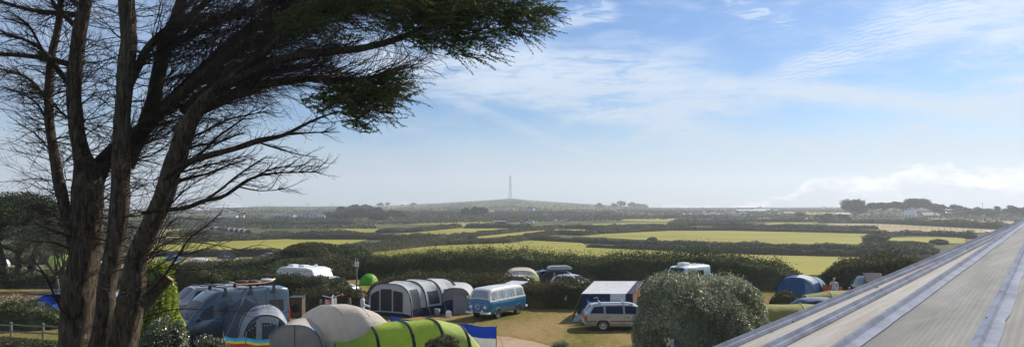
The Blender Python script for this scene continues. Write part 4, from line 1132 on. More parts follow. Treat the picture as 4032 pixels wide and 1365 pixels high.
# --- smaller van like people carrier behind it, and the parked cars further off
MPV = [(-2.42, .42, .9, 1.1, .82, .74), (-2.38, .34, 1.05, 1.66, .90, .76), (-2.3, .3, 1.08, 1.85, .93, .78), (-1.0, .3, 1.08, 1.93, .95, .80), (.7, .3, 1.07, 1.92, .95, .80), (1.0, .3, 1.06, 1.84, .95, .77), (1.75, .3, 1.03, 1.22, .93, .80), (2.15, .3, .96, 1.02, .90, .78), (2.38, .34, .78, .82, .84, .74), (2.45, .4, .55, .58, .76, .7)]
def mpv(label, col, group=None, small=False, cat='van'):
    r_, s_ = car('passenger_van', label, cat, MPV, col, [(-2.2, -1.2, -1.2, -2.15, .54, .82), (-1.1, .0, .0, -1.1, .54, .82), (.1, 1.35, .85, .1, .53, .82)], (1.68, 1.03, .9, .88), (-2.37, -2.31, .85), (1.5, -1.5, .33), seam=[(.05, .03, .05, .9), (-1.15, .05, -1.15, .9)], handles=[(.2, .44), (-1.0, .44)], mirror=(1.25, .5), hl=(2.1, 2.38, .33, .47), tl=(-2.41, -2.33, .2, .6), small=small)
    return r_
m1 = mpv('silver grey people carrier van behind the front of the high roof van', (.30, .31, .34))
place(m1, (2.0, .95), 700, 1268, 222)
aw = MB()
aw.box(-1.6, 1.0, .98, 1.1, 1.88, 1.98); aw.build('side_awning_case', plain('awning_case', (.5, .52, .56), .5), m1, bevel=.02)
rk = MB()
for x in (-1.4, -.2, .6): rk.box(x - .03, x + .03, -.8, .8, 2.0, 2.04)
rk.build('roof_bar', BLACKP, m1)

SAL = [(-2.0, .42, .62, .66, .70, .62), (-1.96, .32, .86, .9, .80, .7), (-1.8, .28, .90, 1.15, .84, .62), (-1.45, .28, .9, 1.38, .855, .58), (-.9, .26, .9, 1.455, .86, .58), (-.1, .25, .89, 1.46, .86, .58), (.25, .25, .88, 1.38, .86, .58), (1.0, .25, .87, .96, .855, .7), (1.5, .27, .82, .86, .84, .7), (1.85, .3, .7, .74, .80, .68), (1.98, .36, .52, .55, .7, .62)]
def hatch(label, col, name='hatchback_car', cat='car', group=None, small=True, h=1.0):
    st = [(a, b, c * h, d * h, e, f) for a, b, c, d, e, f in SAL]
    return car(name, label, cat, st, col, [(-1.72, -.95, -.95, -1.45, .54, .83), (-.85, .72, .2, -.85, .53, .83)], (.93, .28, .9, .88), (-1.93, -1.5, .85), (1.22, -1.22, .31), hl=(1.7, 1.9, .3, .47), tl=(-1.97, -1.85, .25, .5), mirror=(.6, .5), small=small, seam=[(-.9, .05, -.9, .9)], group=group)[0]
CG = 'cars parked about the campsite'
def put(root, px, py=None, ang=0, Y=None, s=1.0):
    g = G(px, py) if Y is None else GX(px, Y)
    root.location = g; root.rotation_euler = (0, 0, R(ang)); root.scale = (s, s, s); return root
put(hatch('white car beside the right end of the white caravan', (.75, .75, .74), group=CG), 1310, Y=58, ang=-25)
put(hatch('white car in front of the beige and lime dome tent', (.75, .75, .75), group=CG), 2002, Y=60.5, ang=170, s=.95)
put(hatch('white car with roof bars in front of the black car with open tailgate', (.7, .7, .7), group=CG), 2262, Y=61, ang=-35, s=.93)
suv, ssh = car('open_tailgate_car', 'black car with its tailgate raised and a box on its roof, behind the brown hedge', 'car', [(a * 1.1, b, c * 1.08, d * 1.08, e, f) for a, b, c, d, e, f in SAL], (.015, .017, .02), [(-1.9, -.95, -.95, -1.6, .54, .83), (-.85, .8, .2, -.85, .53, .83)], (1.02, .3, .9, .88), (-2.1, -1.65, .85), (1.3, -1.3, .34), small=True, group=CG)
tg = MB().box(-.95, 0, -.6, .6, 0, .05, T(-1.5, 0, 1.56, ry=-12)); tgo = tg.build('tailgate', suv.children[0].data.materials[0], suv, bevel=.02)
put(suv, 2215, Y=63.5, ang=12)
rbx = MB().prism([(-1.0, 0), (-.95, .22), (-.7, .32), (.75, .32), (1.0, .18), (1.02, 0)], .7, Matrix.Translation(suv.location) @ Matrix.Rotation(R(12), 4, 'Z') @ T(-.3, -.35, 1.60))
tag(rbx.build('roof_box', plain('roof_box_grey', (.35, .37, .4), .3), None, bevel=.04), 'grey roof box on top of the black car behind the brown hedge', 'roof box')
put(hatch('dark car roof showing over the bracken hedge left of the caravan', (.05, .06, .08), group=CG), 955, Y=60, ang=15, s=1.0)
put(hatch('pale blue grey car seen between the two cypress trunks', (.35, .42, .50), group=CG), 403, Y=88, ang=5)
put(hatch('silver car seen low between the two main cypress trunks', (.42, .45, .50), group=CG), 388, Y=46, ang=175, s=1.1)
put(hatch('dark car under the black canopy beside the small blue tent', (.05, .06, .07), group=CG), 240, Y=49.5, ang=178)
c_ = put(hatch('dark teal car parked furthest right in the far lane', (.03, .06, .075), group=CG, h=1.1), 1178, 1023, ang=170, s=1.25)
put(hatch('dark green car nose on in front of the dark teal car', (.05, .08, .08), group=CG, h=.85), 1100, 1030, ang=185, s=1.15)
put(hatch('low silver grey car between the trailer tent and the dark cars', (.28, .28, .30), group=CG, h=.9), 1055, 1016, ang=165, s=1.0)
dk, dsh = car('hatch_up_car', 'black car seen from behind with its tailgate standing open beside the glazed roof', 'car', [(a * 1.1, b, c * 1.1, d * 1.15, e, f) for a, b, c, d, e, f in SAL], (.012, .013, .015), [(-1.9, -.95, -.95, -1.6, .54, .83), (-.85, .8, .2, -.85, .53, .83)], (1.02, .3, .9, .88), None, (1.3, -1.3, .34), small=True, group=CG)
tgo = MB().box(-.1, .95, -.62, .62, 0, .06, T(-2.15, 0, 1.42, ry=-35)).build('tailgate', dk.children[0].data.materials[0], dk, bevel=.03)
MB().box(.05, .6, -.5, .5, -.012, -.004, T(-2.15, 0, 1.42, ry=-35)).build('pane', GLASS, tgo)
put(dk, 3408, Y=56.5, ang=82)
put(hatch('dark car with a white rimmed roof parked between the two olive tunnel tents', (.03, .035, .04), group=CG, small=True), 3262, Y=43.4, ang=8, s=1.08)

# --- caravans and campers further off
def caravan(label, L, H, Wd, px, Y=None, py=None, ang=0, group='caravans'):
    root = empty('caravan', (0, 0, 0), 0, label, 'caravan', group)
    prof = [(-L / 2, .45), (-L / 2 - .05, 1.0), (-L / 2 + .12, H - .35), (-L / 2 + .5, H - .08), (-L / 2 + 1.0, H), (L / 2 - 1.0, H), (L / 2 - .45, H - .12), (L / 2 - .08, H - .8), (L / 2 + .05, 1.0), (L / 2 - .1, .45)]
    MB().prism(prof, Wd, T(0, -Wd / 2, 0)).build('body', WHITEP, root, bevel=.07)
    for sg in (1, -1):
        for x0, x1 in ((-L * .36, -L * .18), (L * .05, L * .32)):
            y = sg * (Wd / 2 + .004)
            MB().box(x0, x1, min(y, y + sg * .02), max(y, y + sg * .02), H - 1.15, H - .62).build('window', GLASS, root)
        y = sg * (Wd / 2 + .003)
        MB().box(-L * .46, L * .46, min(y, y + sg * .015), max(y, y + sg * .015), H - .26, H - .22).build('trim_rail', RIMS, root)
    MB().box(-L / 2 - .03, -L / 2 + .04, -Wd * .36, Wd * .36, H - 1.25, H - .75).build('window', GLASS, root)
    for x, s_ in ((-L * .28, .28), (-.1, .32)):
        MB().box(x - s_, x + s_, -.3, .3, H + .003, H + .12).build('roof_vent', WHITEP, root, bevel=.03)
    MB().lathe([(.03, 0), (.03, .1), (.16, .13), (.14, .2), (0, .22)], T(L * .22, .2, H - .02), 14).build('roof_vent', WHITEP, root, smooth=True)
    for sg in (1, -1): wheel(root, 0, sg * Wd * .48, .3, .18, small=True)
    MB().tube([(-L / 2, .3, .5), (-L / 2 - 1.1, 0, .45), (-L / 2, -.3, .5)], .035, 6).build('tow_bar', RIMS, root)
    return put(root, px, py, ang, Y)
caravan('white touring caravan with round roof vents behind the bracken hedge', 4.5, 2.05, 2.0, 1200, Y=60.5, ang=-32)
caravan('pale caravan at the far left edge under the old cypress', 4.8, 2.2, 2.0, -26, py=1058, ang=10).scale = (.8, .8, .62)
CAMP2 = [(-2.6, .42, 1.1, 1.9, .86, .76), (-2.55, .34, 1.2, 2.3, .95, .84), (-2.4, .3, 1.2, 2.4, .97, .86), (.9, .3, 1.2, 2.4, .97, .86), (1.2, .3, 1.2, 2.3, .96, .82), (1.8, .3, 1.18, 1.45, .95, .82), (2.1, .3, 1.1, 1.2, .93, .8), (2.4, .34, .9, .95, .86, .76), (2.5, .4, .6, .64, .78, .7)]
cv, cvs = car('camper_van', 'pale blue and white camper with roof box unit above the big glossy bush', 'camper van', CAMP2, (.42, .62, .70), [(-1.4, -.2, -.2, -1.4, .56, .78), (.3, 1.4, 1.2, .3, .55, .78)], (1.82, 1.22, .9, .86), None, (1.55, -1.6, .33), small=True, metal=.1)
v, f, k = cvs.mesh(lambda x, t: t > .83 and x < 1.2)
mk('roof', v, [q for q, kk in zip(f, k) if kk], WHITEP, cv, smooth=True, autos=40).scale = (1.002, 1.01, 1.004)
acu = MB().box(-.1, .75, -.35, .35, 2.46, 2.72); acu.build('roof_unit', WHITEP, cv, bevel=.05)
rls = MB()
for y in (.3, -.1, -.5): rls.box(-2.4, -.4, y, y + .05, 2.46, 2.5)
rls.build('roof_rib', WHITEP, cv)
put(cv, 2700, Y=59.5, ang=225, s=.9)
# ---------------------------------------------------------------- tents and camp kit
NAVY = fabric('navy_cloth', (0.012, 0.02, 0.055), 0.05)
GREYT = fabric('pale_grey_cloth', (0.56, 0.57, 0.58), 0.28)
GREYD = fabric('dark_grey_cloth', (0.07, 0.085, 0.10), 0.08)
MESHW = fabric('tinted_window_film', (0.03, 0.035, 0.045), 0.03, rough=0.25)
SLATE = fabric('slate_cloth', (0.10, 0.13, 0.165), 0.15, rough=0.4, wr=1.6)
SILVT = fabric('silver_sheen_cloth', (0.42, 0.44, 0.47), 0.25, rough=0.35, wr=1.6)
STONE = fabric('stone_cloth', (0.66, 0.60, 0.53), 0.4)
LIME = fabric('lime_cloth', (0.52, 0.66, 0.11), 0.55)
LIMEP = fabric('pale_lime_cloth', (0.56, 0.66, 0.18), 0.45)
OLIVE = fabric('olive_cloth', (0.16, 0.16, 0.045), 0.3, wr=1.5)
OLIVL = fabric('sunlit_olive_cloth', (0.34, 0.32, 0.09), 0.35, wr=1.6)  # paler copy of the olive, sunlight on the tent tops painted in
GREEND = fabric('deep_green_cloth', (0.03, 0.15, 0.03), 0.2)
BRGRN = fabric('bright_green_cloth', (0.10, 0.42, 0.03), 0.4)
DKBAND = fabric('dark_band_cloth', (0.018, 0.028, 0.022), 0.02)
BLUET = fabric('blue_cloth', (0.045, 0.14, 0.34), 0.35)
BLUEB = fabric('bright_blue_cloth', (0.02, 0.10, 0.55), 0.2)
BLUEL = fabric('light_blue_cloth', (0.20, 0.36, 0.50), 0.3)
TRIMB = fabric('blue_trim_cloth', (0.10, 0.20, 0.30), 0.1)
WHITET = fabric('white_cloth', (0.72, 0.73, 0.74), 0.25)
MUD = fabric('mud_flap_cloth', (0.42, 0.44, 0.48), 0.1)
POLE = plain('grey_pole', (0.35, 0.36, 0.36), 0.4, 0.5)
ROPE = plain('yellow_guy_rope', (0.5, 0.55, 0.12), 0.7)
ROPEG = plain('pale_guy_rope', (0.45, 0.45, 0.42), 0.7)

class Arches:
    """cloth over a row of hoops: (x, y, angle of the hoop's width, half width, height, squareness)"""
    def __init__(s, st, smooth=True, sag=0.04, wr=0.02): s.A = np.array(st, float); s.n = len(st) - 1; s.sag = sag; s.wr = wr
    def f(s, u, v):
        q = min(max(u, 0), 1) * s.n; i = min(int(q), s.n - 1); t = q - i
        if s.A.shape[0] > 2:
            # hoops joined by a gentle curve
            p0 = s.A[max(i - 1, 0)]; p1 = s.A[i]; p2 = s.A[i + 1]; p3 = s.A[min(i + 2, s.n)]
            a = 0.5 * ((2 * p1) + (-p0 + p2) * t + (2 * p0 - 5 * p1 + 4 * p2 - p3) * t * t + (-p0 + 3 * p1 - 3 * p2 + p3) * t ** 3)
            a = a * .6 + (p1 * (1 - t) + p2 * t) * .4
        else: a = s.A[i] * (1 - t) + s.A[i + 1] * t
        x, y, an, hw, h, e = a
        d = 1 - s.sag * math.sin(PI * t) - s.wr * math.sin(PI * t) * math.sin(v * 23 + i * 2)
        th = PI * (1 - v)
        c = math.copysign(abs(math.cos(th)) ** e, math.cos(th)); z = math.sin(th) ** e
        return (x + math.cos(R(an)) * c * hw * (0.35 + 0.65 * d), y + math.sin(R(an)) * c * hw * (0.35 + 0.65 * d), z * h * d)
    def cap(s, end, out=0.0):
        """flat end wall: a -1..1 across, b 0..1 up"""
        x, y, an, hw, h, e = s.A[end]
        r = math.atan2(math.sin(R(an)), math.cos(R(an)))
        nx, ny = math.sin(r), -math.cos(r)
        def g(a, b):
            zt = h * math.sin(math.acos(max(-1, min(1, abs(max(-1, min(1, a))) ** (1 / e))))) ** e
            return (x + math.cos(r) * a * hw + nx * out, y + math.sin(r) * a * hw + ny * out, zt * b)
        return g

def skin(name, A, root, mat, u0=0, u1=1, v0=0, v1=1, nu=None, nv=28, off=0.0):
    v, f = grid(A.f, u0, u1, v0, v1, nu or max(4, int(8 * A.n * (u1 - u0)) + 1), nv, off=off)
    return mk(name, v, f, mat, root, smooth=True)
def band(name, A, root, mat, u, w=0.03, v0=0, v1=1, off=0.02):
    b = MB(); n = 26
    pts = [A.f(u, v0 + (v1 - v0) * k / n) for k in range(n + 1)]
    vs = []; 
    dx = Vector(A.f(min(u + .02, 1), .5)) - Vector(A.f(max(u - .02, 0), .5)); dx.z = 0; dx.normalize()
    for k in range(n + 1):
        p = Vector(pts[k]); q = Vector(pts[min(k + 1, n)]) - Vector(pts[max(k - 1, 0)]); nn = q.cross(dx).normalized()
        if nn.z < -0.05: nn = -nn
        for a_, o_ in ((-w, -.005), (-w * .8, off), (w * .8, off), (w, -.005)): vs.append(p + dx * a_ + nn * o_)
    fs = [(4 * k + j, 4 * k + j + 1, 4 * k + 5 + j, 4 * k + 4 + j) for k in range(n) for j in range(3)]
    b.add(vs, fs); return b.build(name, mat, root, smooth=True)
def capwall(name, A, root, mat, end, out=0.0, a0=-1, a1=1, b0=0, b1=1, na=20, nb=6):
    v, f = grid(A.cap(end, out), a0, a1, b0, b1, na, nb); return mk(name, v, f, mat, root, smooth=True)
def guy(root, a, b, mat=None, r=.008): return MB().tube([a, b], r, 4).build('guy_rope', mat or ROPEG, root)

def tentroot(label, px=0, py=None, Y=None, name='tent', cat='tent', group=None, z=None):
    g = GX(px, Y) if Y is not None else G(px, py)
    return empty(name, g, 0, label, cat, group)
def W2(px, Y, g):   # a photo column at a depth, relative to the tent's foot
    return ((px - CX) / F * Y - g[0], Y - g[1])

# large pale grey tunnel tent with tinted windows
t = tentroot('large pale grey tunnel tent with dark tinted windows and an open grey porch', 1620, Y=48.5, name='tunnel_tent'); g = t.location
def st_of(lst): return [(*W2(px, Y, g), an, hw, h, e) for px, Y, an, hw, h, e in lst]
A = Arches(st_of([(1533, 47.4, -26, 1.62, 1.98, .62), (1590, 48.3, -26, 1.68, 2.1, .6), (1652, 49.2, -24, 1.68, 2.12, .6), (1718, 50.2, -22, 1.66, 2.08, .6), (1768, 51.0, -20, 1.5, 1.75, .62)]))
skin('flysheet', A, t, GREYT)
capwall('end_wall', A, t, GREYT, 0, .0); capwall('end_wall', A, t, GREYT, 4, 0)
for a0, a1 in ((-.86, -.46), (-.40, .12), (.18, .62)):
    capwall('window', A, t, MESHW, 0, .025, a0, a1, .16, .84 if abs(a0 + a1) < .8 else .80)
capwall('mud_flap', A, t, NAVY, 0, .03, -.98, .98, 0, .12)
for i, u in enumerate((0, .25, .5, .75)): band('hoop_sleeve', A, t, DKBAND, u, .05, off=.035)
for u0, u1 in ((.30, .46), (.56, .70)):
    skin('window', A, t, MESHW, u0, u1, .80, .95, nu=6, nv=6, off=-.025)
skin('door', A, t, GREYD, .05, .17, .74, .985, nu=5, nv=8, off=-.025)
skin('mud_flap', A, t, NAVY, 0, 1, .965, 1.0, nv=3, off=-.03)
B = Arches(st_of([(1800, 50.6, -8, 1.25, 1.78, .6), (1795, 48.4, -8, .98, 1.62, .62)]))
skin('porch', B, t, GREYT); capwall('porch_door', B, t, fabric('porch_grey_cloth', (.24, .23, .235), .2), 1, .0)
capwall('door_flap', B, t, fabric('loose_flap_cloth', (.33, .32, .33), .2, wr=2.0), 1, .05, -.12, .72, .0, .72)
capwall('door_opening', B, t, NAVY, 1, .03, -.9, -.2, .02, .55)
band('hoop_sleeve', B, t, DKBAND, .999, .05)
x0 = A.f(0, 1)[0]; 
guy(t, A.f(0, .78), (A.f(0, 1)[0] + .3, A.f(0, 1)[1] - 1.3, .02)); guy(t, A.f(.25, .80), (A.f(.25, 1)[0] + .4, A.f(.25, 1)[1] - .9, .02)); guy(t, A.f(.5, .80), (A.f(.5, 1)[0] + .4, A.f(.5, 1)[1] - .9, .02))
guy(t, A.f(0, .25), (A.f(0, 0)[0] - .9, A.f(0, 0)[1] - .6, .02))

# beige dome tent with blue edged porches
t = tentroot('large beige dome tent with blue edged half round doors in the foreground', 1320, Y=34.6, name='dome_tent'); g = t.location
A = Arches(st_of([(1150, 36.2, -62, .9, .9, .8), (1215, 35.6, -60, 1.7, 1.75, .72), (1290, 35.0, -55, 2.2, 2.22, .7), (1375, 34.8, -55, 2.25, 2.30, .7), (1462, 35.0, -55, 1.95, 1.98, .72), (1548, 35.2, -55, 1.2, 1.1, .8)]), sag=.01, wr=.006)
skin('flysheet', A, t, STONE, nv=36); capwall('end_wall', A, t, STONE, 0); capwall('end_wall', A, t, STONE, 5)
P1 = Arches(st_of([(1215, 35.3, -4, 1.45, 1.62, .7), (1158, 33.6, -4, 1.27, 1.55, .72)])); skin('porch', P1, t, STONE)
pd_ = fabric('grey_door_cloth', (.36, .35, .33), .3)
capwall('porch_door', P1, t, pd_, 1); band('door_trim', P1, t, TRIMB, .999, .07, off=.03); band('zip', P1, t, TRIMB, .999, .01)
cp = P1.cap(1, .02); MB().tube([cp(.02, b / 8) for b in range(9)], .02, 5).build('zip', plain('zip_brown', (.15, .12, .09), .6), t)
P2 = Arches(st_of([(1425, 35.2, 14, 1.25, 1.50, .7), (1455, 33.9, 14, 1.12, 1.42, .72)])); skin('porch', P2, t, STONE)
capwall('porch_door', P2, t, pd_, 1); band('door_trim', P2, t, fabric('pale_blue_trim', (.18, .30, .40), .1), .999, .08, off=.03)
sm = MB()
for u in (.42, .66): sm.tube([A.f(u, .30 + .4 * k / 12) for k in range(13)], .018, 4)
sm.build('seam', plain('seam_grey', (.25, .24, .24), .8), t)  # grey lines along two of the tent's seams

# green tunnel tent in front
t = tentroot('bright green tunnel tent with dark arched bands in the foreground', 1580, Y=32.8, name='tunnel_tent'); g = t.location
A = Arches(st_of([(1300, 34.2, -62, 1.2, .95, .75), (1452, 33.7, -62, 1.45, 1.55, .72), (1586, 33.3, -62, 1.5, 1.76, .72), (1700, 33.1, -62, 1.5, 1.88, .72), (1802, 33.2, -62, 1.35, 1.62, .72), (1868, 33.3, -62, 1.0, .85, .8)]), sag=.02, wr=.012)
skin('flysheet', A, t, LIME, nv=36)
skin('end_panel', A, t, GREEND, 0.0, .055, nu=3, off=.012); capwall('end_wall', A, t, GREEND, 0); capwall('end_wall', A, t, LIMEP, 5)
for u in (.2, .4, .6, .8): band('hoop_sleeve', A, t, DKBAND, u, .075, .3 if u > .7 else .1, .9, off=.03)
skin('pale_panel', A, t, LIMEP, .61, .99, .25, 1, nu=14, nv=18, off=-.012)
guy(t, A.f(.4, .75), (A.f(.4, 1)[0] + .7, A.f(.4, 1)[1] - .9, 0)); guy(t, A.f(.6, .78), (A.f(.6, 1)[0] + .6, A.f(.6, 1)[1] - .9, 0)); guy(t, A.f(.8, .6), (A.f(.8, 1)[0] + 1.1, A.f(.8, 1)[1] - .9, 0), ROPE)

# grey awning beside the high roof van
t = tentroot('grey blue drive away awning with an open doorway beside the van', 1010, Y=37.2, name='awning', cat='awning'); g = t.location
A = Arches(st_of([(890, 38.2, -12, .9, 1.6, .9), (962, 37.3, -12, 1.1, 2.36, 1.25), (1040, 37.0, -12, 1.2, 2.0, 1.0)]), sag=.07, wr=.06)
skin('side_annexe', A, t, SLATE); capwall('end_wall', A, t, SLATE, 0)
B = Arches(st_of([(1020, 38.0, -6, 1.3, 1.9, .75), (1042, 36.6, -8, 1.35, 2.12, .88), (1052, 35.6, -8, 1.22, 1.72, .85)]), sag=.03, wr=.02)
skin('flysheet', B, t, SILVT); capwall('front_wall', B, t, SLATE, 2)
capwall('window', B, t, MESHW, 2, .02, -.92, -.42, .45, .86); capwall('window', B, t, MESHW, 2, .02, .42, .92, .45, .86)
capwall('doorway', B, t, GREYD, 2, .02, -.22, .32, .0, .82); capwall('door_curtain', B, t, SILVT, 2, .05, -.42, -.18, .0, .92)
capwall('canopy_fold', B, t, SILVT, 2, .10, -.3, .5, .80, .97)
for u in (.5, .999): band('hoop_sleeve', B, t, DKBAND, u, .04)
bunt = MB()
for k in range(16):
    a = -.9 + 1.8 * k / 15; p = Vector(B.cap(2, .12)(a, .80 - .06 * math.sin(PI * k / 15 * 3) ** 2)); bunt.box(p.x - .02, p.x + .02, p.y - .01, p.y + .01, p.z - .05, p.z)
bunt.build('string_lights', WHITET, t)
guy(t, B.f(1, .2), (B.f(1, 0)[0] - .6, B.f(1, 0)[1] - .8, 0)); guy(t, A.f(.5, .5), (A.f(.5, .5)[0] - .6, A.f(.5, .5)[1] - 1.8, 0))

# windbreaks
def windbreak(label, pts, strips, h, npole, group='windbreaks', polecol=POLE, over=.12):
    root = empty('windbreak', (pts[0][0], pts[0][1], 0), 0, label, 'windbreak', group)
    o = Vector((pts[0][0], pts[0][1], 0)); P_ = [Vector((x, y, 0)) - o for x, y in pts]
    L = [0]
    for a, b in zip(P_, P_[1:]): L.append(L[-1] + (b - a).length)
    def at_(s): return Vector((np.interp(s * L[-1], L, [p.x for p in P_]), np.interp(s * L[-1], L, [p.y for p in P_]), 0))
    for z0, z1, m_ in strips:
        vs = []
        n = 40
        for i in range(n + 1):
            s_ = i / n; p = at_(s_); sg = .05 * math.sin(s_ * PI * (npole - 1)) ** 2
            for z in (z0, (z0 + z1) / 2, z1): vs.append(p + Vector((0, -.06 * math.sin(s_ * PI * (npole - 1) * 1.0) ** 2, (z * h) - sg * (z if z > .5 else 0))))
        mk('cloth_stripe', vs, [(3 * i + j, 3 * i + 3 + j, 3 * i + 4 + j, 3 * i + 1 + j) for i in range(n) for j in range(2)], m_, root, smooth=True)
    for k in range(npole):
        p = at_(k / (npole - 1)); MB().tube([p + Vector((0, -.02, -.1)), p + Vector((0, -.02, h + over))], .018, 6).build('pole', polecol, root)
    return root
BLK = plain('windbreak_pole_black', (.02, .02, .025), .5)
wy = lambda px, Y: ((px - CX) / F * Y, Y)
YEL = fabric('yellow_cloth', (.55, .48, .04), .2); SKYB = fabric('sky_blue_cloth', (.03, .26, .5), .25); RED = fabric('brick_red_cloth', (.30, .05, .04), .2); AQUA = fabric('aqua_cloth', (.10, .40, .38), .2)
NEON = fabric('neon_lime_cloth', (.50, .62, .02), .25); RBLUE = fabric('royal_blue_cloth', (.008, .04, .42), .15); WBG = fabric('windbreak_grey', (.5, .5, .52), .25)
windbreak('blue grey and lime windbreak behind the green tunnel tent', [wy(1540, 37.5), wy(1598, 36.2), wy(1770, 35.4), wy(1954, 34.1)], [(.0, .16, NAVY), (.16, .26, NEON), (.26, .62, WBG), (.62, 1.0, RBLUE)], 1.42, 5, polecol=BLK, over=.03)
wb2 = windbreak('rainbow striped windbreak in front of the grey awning', [wy(880, 33.4), wy(960, 33.0), wy(1062, 32.6)], [(0, .34, SKYB), (.34, .6, AQUA), (.6, .78, RED), (.78, .86, YEL), (.86, .90, AQUA), (.90, 1.0, SKYB)], 1.12, 3, polecol=WOODM, over=.2)
windbreak('sky blue windbreak with a yellow end beside the silver estate car', [wy(2313, 44.6), wy(2322, 44.5), wy(2420, 44.3), wy(2510, 44.0)], [(0, .3, YEL), (.3, .48, WHITET), (.48, 1.0, SKYB)], 1.28, 4, polecol=WOODM, over=.12)
guy_ = MB().tube([Vector((*wy(1954, 34.1), 1.38)), Vector((*wy(2010, 32.6), 0.02))], .014, 4); tag(guy_.build('guy_rope', ROPE), 'yellow guy rope running down from the end of the blue grey windbreak', 'guy rope')

# navy and white frame tent
t = tentroot('navy and white ridge frame tent with a pale sloping roof', 2385, Y=46, name='frame_tent'); g = t.location
def q(px, Y, z): x, y = W2(px, Y, g); return (x, y, z)
def panel(name, pts, mat, n=8, sag=.03, thick=None):
    a, b, c, d = [Vector(p) for p in pts]; vs = []
    nn = (b - a).cross(d - a).normalized()
    for i in range(n + 1):
        for j in range(n + 1):
            u, v_ = i / n, j / n
            vs.append(a * (1 - u) * (1 - v_) + b * u * (1 - v_) + c * u * v_ + d * (1 - u) * v_ - nn * sag * math.sin(PI * u) * math.sin(PI * v_))
    return mk(name, vs, [(i * (n + 1) + j, (i + 1) * (n + 1) + j, (i + 1) * (n + 1) + j + 1, i * (n + 1) + j + 1) for i in range(n) for j in range(n)], mat, t, smooth=True)
FR = 45.6; BK = 49.2; RG = 47.6
LL, RR = 2291, 2492
panel('front_wall', [q(2272, FR - .25, .42), q(LL, FR, 1.62), q(2403, FR, 1.62), q(2400, FR - .25, .42)], NAVY)
panel('front_flap', [q(2251, FR - .4, .0), q(2272, FR - .25, .42), q(2400, FR - .25, .42), q(2398, FR - .4, .0)], MUD)
panel('door_panel', [q(2400, FR - .2, .0), q(2403, FR, 1.62), q(2463, FR, 1.62), q(2462, FR - .2, .0)], WHITET)
panel('front_wall', [q(2462, FR - .2, .0), q(2463, FR, 1.62), q(RR, FR, 1.62), q(RR, FR - .2, .0)], NAVY)
panel('roof_sheet', [q(LL - 2, FR - .12, 1.60), q(2340, RG, 2.14), q(2508, RG, 2.14), q(2466, FR - .12, 1.60)], WHITET, sag=-.03)
panel('roof_end', [q(2466, FR - .12, 1.60), q(2508, RG, 2.14), q(2534, RG, 2.14), q(RR + 2, FR - .12, 1.60)], NAVY)
panel('roof_sheet', [q(2340, RG, 2.14), q(2330, BK, 1.6), q(2520, BK, 1.6), q(2534, RG, 2.14)], WHITET, sag=-.02)
panel('side_wall', [q(2251, FR - .4, .0), q(2270, BK + .2, 0), q(2330, BK, 1.6), q(LL, FR, 1.62)], NAVY)
panel('gable', [q(LL, FR, 1.62), q(2330, BK, 1.6), q(2340, RG, 2.14), q(2340, RG, 2.13)], NAVY)
panel('side_wall', [q(RR, FR - .2, 0), q(2528, BK, 0), q(2524, BK, 1.6), q(RR, FR, 1.62)], fabric('brown_inner_cloth', (.22, .10, .05), .2))
lg = Vector(q(2347, FR - .04, 1.22))
em = MB().tube([lg + Vector((.16 * math.cos(a), -.02, .15 * math.sin(a))) for a in np.linspace(.1 * PI, .9 * PI, 9)], .035, 6); em.box(lg.x - .18, lg.x + .18, lg.y - .03, lg.y - .012, lg.z - .03, lg.z + .012); em.box(lg.x - .035, lg.x + .035, lg.y - .03, lg.y - .012, lg.z - .13, lg.z - .03); em.box(lg.x + .06, lg.x + .1, lg.y - .03, lg.y - .012, lg.z - .1, lg.z - .03); em.box(lg.x - .1, lg.x - .06, lg.y - .03, lg.y - .012, lg.z - .1, lg.z - .03)
em.build('emblem', WHITET, t)
for k in (2291, 2403, 2463, 2492): MB().tube([q(k, FR + .06, 0), q(k, FR + .06, 1.6)], .02, 6).build('pole', POLE, t)
guy(t, q(LL, FR, 1.6), q(2238, FR - 1.1, 0), ROPE)

# blue dome tent, right
t = tentroot('blue dome tent with pale blue and white side panels by the dark hedge', 3150, Y=57.8, name='dome_tent'); g = t.location
A = Arches(st_of([(3128, 56.6, -6, 1.35, 1.52, .78), (3150, 57.6, -8, 1.6, 1.66, .76), (3178, 58.6, -8, 1.5, 1.45, .78), (3192, 59.6, -8, 1.0, .9, .8)]), wr=.01)
skin('flysheet', A, t, BLUET); capwall('front_panel', A, t, BLUET, 0); capwall('end_wall', A, t, BLUET, 3)
skin('pale_panel', A, t, WHITET, .12, .32, .50, .80, nu=4, nv=8, off=-.012); skin('pale_panel', A, t, BLUEL, .35, .95, .62, .99, nu=8, nv=10, off=-.012); skin('pale_panel', A, t, BLUEL, .02, .3, .01, .2, nu=4, nv=5, off=-.012)
capwall('side_window', A, t, BLUEL, 0, .02, .55, .98, .02, .92); 
for u in (0.001, .33, .66): band('hoop_sleeve', A, t, NAVY, u, .035)

# small tents dotted about
def dome(label, px, Y, hw, dp, h, m1, m2=None, ang=0, name='dome_tent', group='small tents', e=.8, bands=True, py=None, door=None, z=0):
    global t
    t = tentroot(label, px, Y=Y, name=name, group=group) if py is None else tentroot(label, px, py, name=name, group=group)
    A = Arches([(0, -dp, 0, hw * .25, h * .12, .9), (0, -dp * .6, 0, hw * .8, h * .72, e), (0, 0, 0, hw, h, e), (0, dp * .6, 0, hw * .8, h * .75, e), (0, dp, 0, hw * .25, h * .12, .9)], wr=.01, sag=.01)
    skin('flysheet', A, t, m1)
    if m2: skin('pale_panel', A, t, m2, .03, .97, .62, 1, nu=12, nv=12, off=-.012)
    if door: skin('door', A, t, door, .05, .24, .3, .62, nu=5, nv=6, off=-.02)
    if bands:
        for u in (.25, .5, .75): band('pole_sleeve', A, t, DKBAND, u, .02 + hw * .01)
    t.rotation_euler.z = R(ang); return t
dome('small bright green pop up tent beside the tall grey post', 1452, 67.5, .85, .85, 1.0, BRGRN, LIMEP, ang=20, bands=False, e=1.0)
